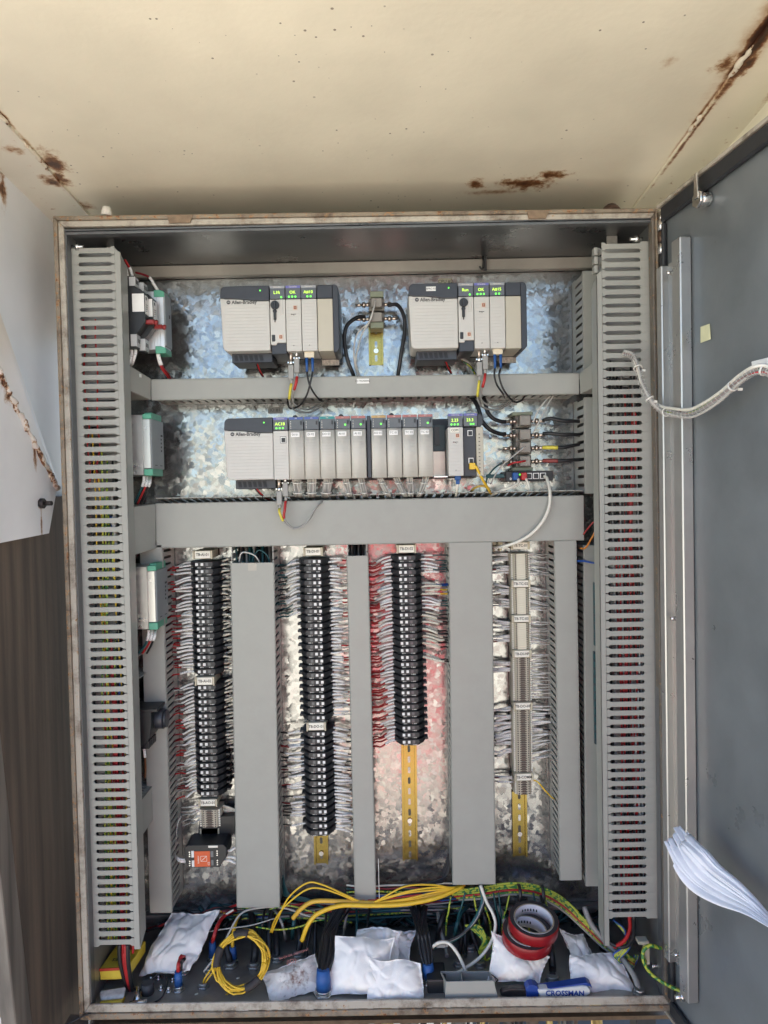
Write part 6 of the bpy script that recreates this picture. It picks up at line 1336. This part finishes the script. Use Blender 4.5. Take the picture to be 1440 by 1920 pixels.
# ---- pliers with blue and white handle
fY = .020; f = PF(1040, 1858, fY)
t = thing('pliers', f(1030, 1872, fY), 'pliers with blue and white handle lying on the front edge of cabinet', 'pliers')
q = MB(); q.prism([f(x_, y_, fY) for x_, y_ in ((936, 1862), (940, 1857), (952, 1853), (968, 1852), (986, 1854), (988, 1868), (972, 1869), (952, 1868), (939, 1866))], (0, .014, 0)); q.build('jaws', M('tool_steel', (.05, .048, .05), .4, .6, .2, 60), t, .0015, 2)
q = MB(); q.prism([f(x_, y_, fY - .004) for x_, y_ in ((984, 1850), (990, 1844), (998, 1843), (1006, 1846), (1010, 1852), (1050, 1848), (1092, 1842), (1102, 1841), (1109, 1846), (1111, 1853), (1106, 1848), (1096, 1848), (1050, 1856), (1008, 1862), (1008, 1870), (986, 1870))], (0, .02, 0)); q.build('handle', M('tool_blue', (.012, .05, .26), .4, 0, .08, 40), t, .002, 2)
q = MB(); q.prism([f(x_, y_, fY - .007) for x_, y_ in ((1006, 1851), (1020, 1849.5), (1032, 1851.5), (1060, 1848.5), (1092, 1845.5), (1102, 1847), (1108, 1855), (1106, 1862), (1098, 1866), (1060, 1868), (1012, 1869))], (0, .018, 0)); wh = q.build('grip', M('grip_white', (.58, .60, .60), .45, 0, .06, 40), t, .003, 3)
text('CROSSMAN', f(1058, 1858.8, fY - .0074), .0150, MATS['tool_blue'], wh, rot=(math.pi / 2, -math.radians(-1.6), 0), bold=.0004)

# ---- duct offcut, black block
f = PF(880, 1850, .03); t = thing('duct_offcut', f(880, 1880, .03), 'grey offcut of cable duct standing on the front edge beside pliers', 'offcut')
q = MB(); q.prism([P(836, 1841, .016), P(926, 1839, .016), P(935, 1876, .012), P(834, 1879, .012)], (0, .0025, 0)); q.build('front_wall', m_duct, t, .0006)
q = MB(); q.prism([P(826, 1822, .055), P(918, 1822, .055), P(918, 1842, .055), P(826, 1842, .055)], (0, .0025, 0)); q.build('back_wall', m_duct, t, .0006)
for (x_, xx) in ((826, 836), (863, 866), (917, 926)):
    q = MB(); a_, b_ = P(x_, 1822, .055), P(xx, 1841, .019); q.prism([a_, b_, b_ + V((0, 0, -.03)), a_ + V((0, 0, -.03))], (.0022, 0, 0)); q.build('rib', m_duct, t)
q = MB(); q.tube(smooth([P(920, 1826, .05), P(930, 1834, .045), P(934, 1838, .045), P(930, 1840, .045)], 4), .0012, 0, 5); q.build('wire_end', m_blk, t)
q = MB(); q.box(P(801, 1838, .035), P(838, 1880, .035) + V((0, .06, .004))); o = q.build('black_block', m_black, None, .003, 2); tag(o, 'matt black block between white pouch and duct offcut', 'block')

# ---- left corner: yellow box, yellow clip, T-handle key
c = [P(186, 1817, .060), P(240, 1814, .060), P(240, 1836, .060), P(188, 1838, .060)]; bk = V((.010, .085, .004))
t = thing('yellow_box', c[3], 'yellow carton with red band in the corner under the slotted duct', 'box')
q = MB(); q.prism(c, bk); q.build('carton', M('carton_yellow', (.66, .50, .05), .5, 0, .1, 30), t, .0012)
q = MB(); q.prism([c[0] + V((-.0004, -.0006, .0008)), c[1] + V((.0004, -.0006, .0008)), c[1] + V((.0004, -.0006, -.005)), c[0] + V((-.0004, -.0006, -.005))], (0, .0015, 0)); q.build('band', M('carton_red', (.45, .04, .02), .5), t)
q = MB(); tp = c[0].lerp(c[1], .5) + bk * .8; q.prism([tp + V((-.012, -.012, .0006)), tp + V((.022, -.012, .0006)), tp + V((.022, .014, .0018)), tp + V((-.012, .014, .0018))], (0, 0, .0005)); q.build('panel', MATS['carton_red'], t)
text('FUSES', c[0].lerp(c[1], .55) + bk * .3 + V((0, 0, .0012)), .014, m_print, t, rot=(0.05, 0, math.pi))
c = [P(187, 1879, .014), P(229, 1876, .014), P(224, 1893, .006), P(184, 1896, .006)]
q = MB(); q.prism(c, (0, .02, -.006)); o = q.build('yellow_clip_box', MATS['carton_yellow'], None, .001); tag(o, 'small yellow packet with black marks at the corner of the rim', 'packet')
q = MB()
for k in range(2): p0 = c[0].lerp(c[1], .55 + .2 * k).lerp(c[3].lerp(c[2], .55 + .2 * k), .3) + V((0, -.001, .0006)); q.box(p0, p0 + V((.005, .0006, -.009)))
q.build('mark', m_print, o)
q = MB(); a_ = P(184, 1872, .03); q.prism([P(186, 1866, .03), P(236, 1858, .04), P(232, 1874, .022), P(188, 1878, .018)], (0, .004, .008)); o = q.build('clear_clip', M('clear_plastic', (.38, .38, .36), .15, 0, .3, 90), None, .003, 2); tag(o, 'clear plastic clip lying above the small yellow packet', 'clip')
t = thing('t_handle_key', FL(260, 1886), 'chrome T-handle key lying by the corner of the rim', 'key')
q = MB(); a_, b_ = P(243, 1883, .016), P(276, 1879, .018); q.tube([a_, a_.lerp(b_, .5), b_], [.0052, .0066, .0052], 0, 12); q.build('handle', m_chrome, t)
q = MB(); q.cyl(P(258, 1880, .02), P(257, 1852, .05), .0056, 0, 12, .0045); q.build('shank', m_chrome, t)
for (px, py, mm) in ((426, 1875, m_yel), (440, 1884, m_wht), (446, 1836, m_wht), (368, 1880, m_wht), (760, 1872, m_wht), (905, 1876, m_wht)):
    a_ = PZ(px, min(py, 1866), ZB); q = MB(); q.cyl(a_ + V((-.003, 0, .0015)), a_ + V((.003, .003, .0012)), .0014, 0, 6); o = q.build('wire_scrap', mm); tag(o, 'tiny %s wire scrap on the cabinet floor' % ('yellow' if mm is m_yel else 'white'), 'scrap', 'wire scraps on the cabinet floor' if mm is not m_yel else None)
# floor earth block at right
f = PF(1200, 1800, .045); t = thing('earth_bracket', f(1200, 1830, .045), 'pale bracket on the side wall where the earth wire starts', 'bracket')
q = MB(); rbox(q, f, 1196, 1762, 1216, 1768, .04, .06); rbox(q, f, 1207, 1768, 1218, 1808, .042, .05); q.build('plate', m_cream, t, .001)
q = MB(); cc = f(1222, 1812, .045); q.cyl(cc, cc + V((.014, 0, 0)), .004, 0, 8); q.cyl(cc, cc + V((.003, 0, 0)), .0065, 0, 6); q.build('bolt', m_chrome, t)
wire([P(1212, 1806, .05), P(1206, 1795, .03), P(1207, 1780, .01), P(1218, 1773, -.01), P(1238, 1778, -.006)], .0038, m_pe, 'green-yellow earth lead looping out behind the rim', name='cable', cat='cable')
wire([P(1240, 1778, -.006), P(1220, 1773, -.01), P(1206, 1784, -.012), P(1208, 1806, -.015), P(1222, 1827, -.02), P(1245, 1843, -.03), P(1268, 1855, -.04), P(1288, 1864, -.055)], .0036, m_pe, 'green-yellow earth lead hanging from the cabinet to door', name='cable', cat='cable')

# ================================================================== DOOR
TH = math.radians(6.4); HX = P(1249, 1100, -.002).x
Hh = V((HX, -.002, 0)); dd = V((math.sin(TH), -math.cos(TH), 0)); dn = V((-math.cos(TH), -math.sin(TH), 0))
def PD(px, py): return PL(px, py, Hh, dn)
def ds(px, py): return (PD(px, py) - Hh).dot(dd)
ZD1 = PD(1420, 243).z; ZD0 = -.012; WD = 1.12
def DP(s, z, n=0): return Hh + dd * s + dn * n + V((0, 0, z))
door = thing('cabinet_door', DP(0, ZD0), 'open grey steel cabinet door with black seal and papers in its pocket', 'door')
def dbox(s0, s1, z0, z1, n0, n1, name, mat, bev=0, par=None):
    q = MB(); q.prism([DP(s0, z0, n0), DP(s1, z0, n0), DP(s1, z1, n0), DP(s0, z1, n0)], dn * (n1 - n0)); return q.build(name, mat, par or door, bev)
m_door = M('door_grey', (.185, .205, .217), .36, .35, .16, 5, .10, 70, rvar=.14, grime=.22, gcol=(.13, .135, .13))
m_seal = M('door_seal', (.018, .02, .024), .55, 0, .2, 30)
m_edge = painted('door_edge_rust', (.26, .22, .17), [], rust_noise=.8, rough=.55)
dbox(0, WD, ZD0, ZD1, -.022, -.001, 'sheet', m_door)
for (a0, a1, b0_, b1_) in ((.012, WD - .012, ZD1 - .038, ZD1 - .008), (.012, WD - .012, ZD0 + .008, ZD0 + .036), (.004, .022, ZD0 + .037, ZD1 - .039)): dbox(a0, a1, b0_, b1_, 0, .010, 'seal', m_seal, .003)
dbox(.0, WD, ZD1 - .007, ZD1, -.02, .012, 'edge', m_rimc, .001); dbox(0, WD, ZD0, ZD0 + .007, -.02, .012, 'edge', m_edge, .001)
# stiffener channel
zt_, zb_ = PD(1278, 455).z, PD(1290, 1826).z
s0_, s1_, s2_, s3_ = ds(1254, 1000), ds(1264, 1000), ds(1285, 1000), ds(1302, 1000)
m_chan = M('channel_zinc', (.44, .435, .42), .32, .7, .08, 10, rvar=.08)
dbox(s0_, s1_, zb_, zt_ - .03, 0, .020, 'channel_flange', m_chan, .002); dbox(s1_, s2_, zb_, zt_ - .028, 0, .006, 'channel_web', m_chan); dbox(s2_, s3_, zb_ - .03, zt_, 0, .022, 'channel_flange', m_chan, .002)
for (px, py) in ((1272, 510), (1282, 1161), (1288, 1795)):
    c = DP((s1_ + s2_) / 2, PD(px, py).z, .006); q = MB(); q.cyl(c, c + dn * .014, .0032, 0, 8); q.cyl(c, c + dn * .004, .006, 0, 6); q.build('stud', m_chrome, door)
# latch
c = PD(1330, 374); q = MB(); q.cyl(c, c + dn * .018, .012, 0, 14); q.cyl(c + dn * .018, c + dn * .024, .016, 0, 6); q.prism([c + dn * .022 + dd * -.006, c + dn * .022 + dd * .008, c + dn * .022 + dd * .004 + V((0, 0, .045)), c + dn * .022 + dd * -.004 + V((0, 0, .045))], dn * .004); q.build('latch', m_chrome, door, .0008)
# sticky note
q = MB(); q.prism([PD(1315, 613) + dn * .001, PD(1332, 607) + dn * .001, PD(1334, 636) + dn * .001, PD(1315, 643) + dn * .001], dn * .0006); q.build('note', M('pale_yellow_note', (.62, .62, .40), .7), door)
# hinge strip and hinges
a0, a1 = P(1236, 396, -.004), P(1264, 1890, -.004); q = MB(); q.prism([a0, P(1246, 396, -.004), P(1272, 1888, -.004), a1], (0, .012, 0)); hs = q.build('hinge_strip', m_edge, door)
for (px, y0_, y1_) in ((1240, 412, 478), (1247, 660, 716), (1253, 1112, 1186), (1258, 1556, 1634), (1262, 1798, 1862)):
    t0 = P(px, y0_, -.012); b0_ = P(px + (y1_ - y0_) * .018, y1_, -.012); n3 = 3
    for k in range(n3):
        q = MB(); q.cyl(t0.lerp(b0_, k / n3 + .02), t0.lerp(b0_, (k + 1) / n3 - .02), .0075, 0, 12); q.build('hinge_knuckle', m_chrome if k != 1 else M('hinge_brown', (.10, .06, .04), .5, .4, .3, 60), door)
    q = MB(); q.cyl(t0 + V((0, 0, .008)), t0, .0042, 0, 10); q.build('hinge_pin', m_chrome, door)
# earth stud
c = PD(1288, 1868) + dn * .002; q = MB(); q.cyl(c, c + dn * .022, .0045, 0, 8); q.cyl(c + dn * .006, c + dn * .012, .0085, 0, 6); q.build('earth_stud', m_chrome, door)
# lead anchor
q = MB(); c = PD(1425, 688); q.prism([PD(1418, 678) + dn * .001, PD(1450, 670) + dn * .001, PD(1450, 700) + dn * .001, PD(1420, 692) + dn * .001], dn * .008); q.build('lead_anchor', m_white, door, .001)
# document pocket of the door, just beyond the frame's edge
zp = PD(1440, 1720).z; sp_ = ds(1440, 1700)
dbox(sp_ + .10, sp_ + .40, zp - .28, zp - .08, .055, .058, 'document_pocket', m_door); dbox(sp_ + .10, sp_ + .40, zp - .283, zp - .28, 0, .058, 'pocket_floor', m_door); dbox(sp_ + .40, sp_ + .403, zp - .283, zp - .08, 0, .058, 'pocket_side', m_door)

# ---- lead with spiral wrap from the slotted duct to the door
lead = [(1170, 662, .026), (1186, 668, .004), (1196, 690, -.02), (1204, 720, -.04), (1218, 748, -.055), (1238, 768, -.07), (1262, 775, -.085), (1292, 778, -.105), (1320, 766, -.135), (1352, 744, -.17), (1384, 715, -.21), (1410, 698, -.24), (1432, 694, -.27), (1452, 704, -.30)]
def PDn(px, py, n): return PL(px, py, Hh + dn * n, dn)
pth = smooth([P(*z) if z[0] < 1230 else PDn(z[0], z[1], .036 if z[0] < 1420 else .024) for z in lead], 6)
t = thing('wrapped_lead', pth[0], 'bundle of pale and red wires in spiral wrap hanging between duct and door', 'cable bundle')
rr = random.Random(8)
for k, (mm, r_) in enumerate(((m_wht, .0030), (m_lgry, .0022), (m_gry, .0022), (m_red, .0017), (m_lgry, .0021), (m_pe, .0015), (m_gry, .0021))):
    an = k * 2.2; q = MB(); pts = []
    for i, p in enumerate(pth):
        aa = an + i * (.05 if k else .035); d_ = (.0042 + .0016 * math.sin(i * .11 + k * 2)) if k else .0095; pts.append(p + V((0, math.cos(aa) * d_ * .7, math.sin(aa) * d_)))
    q.tube(pts, r_, 0, 7); q.build('strand', mm, t)
q = MB(); hp = []
for i in range(len(pth) * 7):
    x_ = i / 7; j = min(int(x_), len(pth) - 2); p = pth[j].lerp(pth[j + 1], x_ - j); tv = (pth[j + 1] - pth[j]).normalized(); u = tv.orthogonal().normalized(); v_ = tv.cross(u); aa = i * .62; hp.append(p + (u * math.cos(aa) + v_ * math.sin(aa)) * .0068)
q.tube(hp, .0004, 0, 4); q.build('spiral_wrap', M('wrap_clear', (.55, .54, .52), .3, 0, .08, 60), t)
for i in (12, 24, 33, 58, 72):
    p = pth[i]; tv = (pth[i + 1] - pth[i - 1]).normalized(); q = MB(); q.ring(p - tv * .0015, tv, .0072, .0088, .003, 0, 16); q.box(p + V((.006, -.008, -.008)), p + V((.012, -.004, -.004))); q.build('tie', m_zip, t)

# ---- sheaf of papers sticking out of the pocket
def C4(p, t): return smooth([P(*z) for z in p], 8)
low = [(1256, 1576, -.12), (1266, 1606, -.125), (1282, 1644, -.14), (1308, 1672, -.17), (1350, 1694, -.215), (1400, 1712, -.26), (1440, 1736, -.30), (1475, 1760, -.335), (1530, 1800, -.38)]
upp = [(1284, 1543, -.19), (1302, 1566, -.195), (1326, 1592, -.21), (1350, 1622, -.23), (1385, 1652, -.255), (1415, 1682, -.28), (1444, 1716, -.31), (1480, 1750, -.335), (1532, 1795, -.38)]
Lc = smooth([PDn(x_, y_, n_) for (x_, y_, _), n_ in zip(low, (.090, .092, .092, .085, .075, .066, .058, .050, .046))], 5)
Uc = smooth([PDn(x_, y_, n_) for (x_, y_, _), n_ in zip(upp, (.050, .052, .054, .052, .048, .044, .040, .037, .034))], 5)
t = thing('paper_sheaf', Lc[-1], 'sheaf of curling white papers sticking out of the door pocket', 'papers')
rr = random.Random(14); N = 9
for k in range(N):
    a0_ = max(0, k / N + rr.uniform(-.06, .02)); a1_ = min(1.03, a0_ + rr.uniform(.22, .42)); st0 = rr.choice((0, 1, 2, 3, 5, 7, 9)); q = MB(); nj = 8; idx = list(range(st0, len(Lc)))
    g_ = []; ph = rr.uniform(0, 6); cut = rr.uniform(-3, 3); lift = rr.uniform(.0, .012); sd = V((k * 2.3, k * .7, 4.1))
    for ii, i in enumerate(idx):
        w_ = ii / (len(idx) - 1)
        for j in range(nj + 1):
            jj = j / nj; tt = a0_ + (a1_ - a0_) * jj; p = Lc[i].lerp(Uc[i], tt)
            if ii < 3: p = p + (Lc[i + 1] - Lc[i]) * (cut * (jj - .5) * (1 - ii / 3) * .8)          # slanted sheet end
            fold = .006 * abs(math.sin(jj * math.pi * 1.5 + ph)) * (1 - w_) + .008 * noise.noise(p * 9 + sd) * (1 - w_) ** .5
            p = p + dn * (lift * (1 - w_) * (1 - jj) + fold + .0005 * (N - k) * (1 - w_)) + V((0, 0, -.004 * jj * (1 - w_))); g_.append(p)
    fs = [(i * (nj + 1) + j, i * (nj + 1) + j + 1, (i + 1) * (nj + 1) + j + 1, (i + 1) * (nj + 1) + j) for i in range(len(idx) - 1) for j in range(nj)]
    q.add(g_, fs, 0, k % 3 != 0); o = q.build('sheet', m_paper, t); so_ = o.modifiers.new('thickness', 'SOLIDIFY'); so_.thickness = .0005

# ================================================================== BELOW AND BEYOND
# posts and conduits under the cabinet
for (px, lab) in ((1206, 'dark square post under the hinge corner of cabinet'), (30, None)):
    if not lab: continue
    a = P(px, 1916, .12); q = MB(); q.box((a.x - .022, .10, FZ), (a.x + .022, .145, ZB - .02)); o = q.build('support_post', M('post_dark', (.035, .033, .032), .6, 0, .2, 40), None, .002); tag(o, lab, 'post')
rr = random.Random(55)
cm = [M('conduit_tan', (.24, .19, .13), .6, 0, .25, 50), M('conduit_grey', (.16, .145, .12), .5, .3, .2, 50), m_blk, M('conduit_brown', (.12, .085, .055), .6, 0, .25, 50), M('conduit_brass', (.48, .34, .12), .4, .6, .2, 50)]
x_ = 205
i = 0
while x_ < 1110:
    w_ = rr.choice((6, 9, 12, 16, 22)); a = P(x_, 1916, .10 + rr.uniform(-.05, .14)); r_ = w_ * .0006; mt_ = cm[i % 5] if x_ > 500 else cm[(i % 3) + 1]
    q = MB(); q.cyl((a.x, a.y, ZB - .004), (a.x, a.y, ZB - .032), r_ * 1.35, 0, 8); q.cyl((a.x, a.y, ZB - .032), (a.x + rr.uniform(-.05, .05), a.y + .05, FZ), r_, 0, 8); o = q.build('conduit', mt_); tag(o, 'cable conduit hanging from the underside of cabinet floor', 'conduit', 'conduits under the cabinet'); x_ += w_ + rr.uniform(2, 9); i += 1
# sunlit planks lying behind and below
m_pine = wood('pine', (.52, .36, .18), (.36, .22, .10), 'X')
for i, (x0_, x1_, y0_, z_, lab) in enumerate(((.16, .50, .46, -.25, 'pale pine plank lying below the cabinet beside the post'), (.50, .95, .50, -.22, 'warm pine plank lying below the door hinge corner'), (.0, .46, .80, -.34, 'pale pine plank lying further back below the cabinet'))):
    q = MB(); q.box((x0_, y0_, z_ - .06), (x1_, y0_ + .30, z_)); o = q.build('plank', m_pine, None, .004); tag(o, lab, 'plank')
# rusty timber and gravel outside, left of the boards
a = PZ(6, 1820, -.30)
q = MB(); q.prism([(a.x - .5, a.y - .12, -.42), (a.x + .05, a.y - .02, -.42), (a.x + .05, a.y - .02, -.26), (a.x - .5, a.y - .12, -.26)], (0, .12, 0)); o = q.build('timber_beam', wood('orange_timber', (.42, .22, .10), (.28, .12, .05), 'X'), None, .006); tag(o, 'rusty orange timber beam lying in the sun left of the dark boards', 'beam')
q = MB(); c = V((a.x - .04, a.y - .065, -.30)); q.cyl(c + V((0, .03, 0)), c + V((0, -.02, 0)), .03, 0, 12); o2 = q.build('pipe_end', m_edge, o)
q = MB(); rr = random.Random(3)
for i in range(500):
    x_, y_ = a.x - rr.uniform(.0, 1.6), a.y + rr.uniform(.15, 1.8); r_ = rr.uniform(.008, .022); cpt = V((x_, y_, FZ + r_ * .4))
    v_ = [cpt + V((math.cos(k * 1.257) * r_ * rr.uniform(.7, 1), math.sin(k * 1.257) * r_ * rr.uniform(.7, 1), 0)) for k in range(5)] + [cpt + V((0, 0, r_ * .8))]; q.add(v_, [(k, (k + 1) % 5, 5) for k in range(5)], i % 2, True)
tag(q.build('gravel', [M('gravel_blue', (.22, .25, .29), .8), M('gravel_pale', (.34, .34, .34), .8)]), 'blue-grey gravel on the ground left of the dark boards', 'gravel', kind='stuff')

# ================================================================== THE PHOTOGRAPHER (shows only as the pink reflection in the mounting panel)
def skinned(name, verts, edges, radii, mat, parent):
    me = bpy.data.meshes.new(name); off = wloc(parent); me.from_pydata([V(v) - off for v in verts], edges, []); o = bpy.data.objects.new(name, me); col.objects.link(o); o.parent = parent
    sk = o.modifiers.new('skin', 'SKIN'); sk.use_smooth_shade = True
    if not me.skin_vertices: 
        bm = bmesh.new(); bm.from_mesh(me); bm.verts.layers.skin.verify(); bm.to_mesh(me); bm.free()
    for i, r in enumerate(radii): me.skin_vertices[0].data[i].radius = r if isinstance(r, tuple) else (r, r)
    me.skin_vertices[0].data[0].use_root = True
    sb = o.modifiers.new('sub', 'SUBSURF'); sb.levels = sb.render_levels = 2; me.materials.append(mat); return o
B0 = V((.16, -1.88, FZ))
J = dict(pel=((0, 0, .95), (.15, .11)), spi=((0, 0, 1.12), (.14, .10)), che=((0, .005, 1.32), (.165, .11)), nb=((0, 0, 1.46), .065), ne=((0, .015, 1.53), .055), h0=((0, .03, 1.60), (.072, .085)), h1=((0, .025, 1.68), (.078, .095)), h2=((0, .01, 1.75), .055))
E_ = [('pel', 'spi'), ('spi', 'che'), ('che', 'nb'), ('nb', 'ne'), ('ne', 'h0'), ('h0', 'h1'), ('h1', 'h2')]
for s_, n_ in ((-1, 'l'), (1, 'r')):
    J.update({'hip' + n_: ((s_ * .10, 0, .86), .098), 'kn' + n_: ((s_ * .12, .02, .49), .065), 'an' + n_: ((s_ * .13, -.01, .10), .046), 'to' + n_: ((s_ * .14, .15, .04), .040),
              'sh' + n_: ((s_ * .19, 0, 1.42), .062), 'el' + n_: ((-.04 + s_ * .23, .17, 1.24), .046), 'wr' + n_: ((-.11 + s_ * .10, .34, 1.50), .030), 'ha' + n_: ((-.115 + s_ * .088, .375, 1.545), (.030, .018))})
    E_ += [('pel', 'hip' + n_), ('hip' + n_, 'kn' + n_), ('kn' + n_, 'an' + n_), ('an' + n_, 'to' + n_), ('che', 'sh' + n_), ('sh' + n_, 'el' + n_), ('el' + n_, 'wr' + n_), ('wr' + n_, 'ha' + n_)]
    for k in range(4):
        J['f%d%sa' % (k, n_)] = ((-.115 + s_ * .080, .400, 1.540 + k * .021), .0088); J['f%d%sb' % (k, n_)] = ((-.115 + s_ * .058, .399, 1.542 + k * .021), .0080); E_ += [('ha' + n_, 'f%d%sa' % (k, n_)), ('f%d%sa' % (k, n_), 'f%d%sb' % (k, n_))]
    J['th%sa' % n_] = ((-.115 + s_ * .070, .360, 1.555), .0095); J['th%sb' % n_] = ((-.115 + s_ * .045, .368, 1.572), .0085); E_ += [('ha' + n_, 'th%sa' % n_), ('th%sa' % n_, 'th%sb' % n_)]
person = thing('person', B0, 'person in red coverall holding up a phone before the open cabinet', 'person')
keys = list(J); skinned('body', [B0 + V(J[k][0]) for k in keys], [(keys.index(a_), keys.index(b_)) for a_, b_ in E_], [J[k][1] for k in keys], M('skin', (.42, .26, .18), .5), person)
ck = [k for k in keys if k[:2] not in ('h0', 'h1', 'h2', 'ne', 'ha', 'th', 'to') and not (k[0] == 'f')]
skinned('coverall', [B0 + V(J[k][0]) for k in ck], [(ck.index(a_), ck.index(b_)) for a_, b_ in E_ if a_ in ck and b_ in ck], [tuple(x * 1.10 + .012 for x in (J[k][1] if isinstance(J[k][1], tuple) else (J[k][1],) * 2)) for k in ck], M('red_cotton', (.74, .03, .075), .8, 0, .1, 12), person)
skinned('boots', [B0 + V((.0, -.03, .05))] + [B0 + V(J[k][0]) + V((0, 0, z_)) for k in ('anl', 'tol', 'anr', 'tor') for z_ in (0,)], [(1, 2), (3, 4)], [.01, .056, .050, .056, .050], m_black, person) if False else None
hd = B0 + V((0, .025, 1.67)); q = MB()
for (ex, ez, ey, r_) in ((-.032, .0, .088, .011), (.032, .0, .088, .011)): q.tube([hd + V((ex - .012, ey, ez)), hd + V((ex, ey + .006, ez)), hd + V((ex + .012, ey, ez))], [.003, .007, .003], 0, 8)
q.build('eye', M('eye_dark', (.04, .03, .025), .3), person)
q = MB(); q.tube([hd + V((0, .088, .012)), hd + V((0, .106, -.022)), hd + V((0, .092, -.032))], [.007, .012, .008], 0, 8); q.build('nose', MATS['skin'], person)
q = MB(); q.tube([hd + V((-.022, .082, -.060)), hd + V((0, .091, -.060)), hd + V((.022, .082, -.060))], [.003, .006, .003], 0, 8); q.build('mouth', M('lip', (.32, .13, .11), .5), person)
q = MB()
for i in range(9):
    for j in range(16):
        pass
bmh = bmesh.new(); bmesh.ops.create_icosphere(bmh, subdivisions=3, radius=1.0)
for v_ in bmh.verts: v_.co = V((v_.co.x * .088, v_.co.y * .104 - .012, max(v_.co.z, -.25 - .6 * (v_.co.y < 0)) * .098 + .052)) + (hd - wloc(person))
meh = bpy.data.meshes.new('hard_hat'); bmh.to_mesh(meh); bmh.free(); meh.materials.append(m_white); oh = bpy.data.objects.new('hard_hat', meh); col.objects.link(oh); oh.parent = person
q = MB(); pc = CAM + V((0, -.010, 0)); q.box(pc + V((-.038, -.004, -.10)), pc + V((.038, .004, .05))); o = q.build('phone', m_black, None, .003, 3); tag(o, 'black phone held up in both hands of the person', 'phone')

# ------------------------------------------------------------------ lettering becomes mesh
dg = bpy.context.evaluated_depsgraph_get()
for o in TEXTS:
    me = bpy.data.meshes.new_from_object(o.evaluated_get(dg)); n_ = o.name; c = o.data; par, loc, rot, scl_ = o.parent, o.location.copy(), o.rotation_euler.copy(), o.scale.copy()
    bpy.data.objects.remove(o); bpy.data.curves.remove(c); me.name = n_
    m2 = bpy.data.objects.new(n_, me); col.objects.link(m2); m2.parent = par; m2.location = loc; m2.rotation_euler = rot; m2.scale = scl_
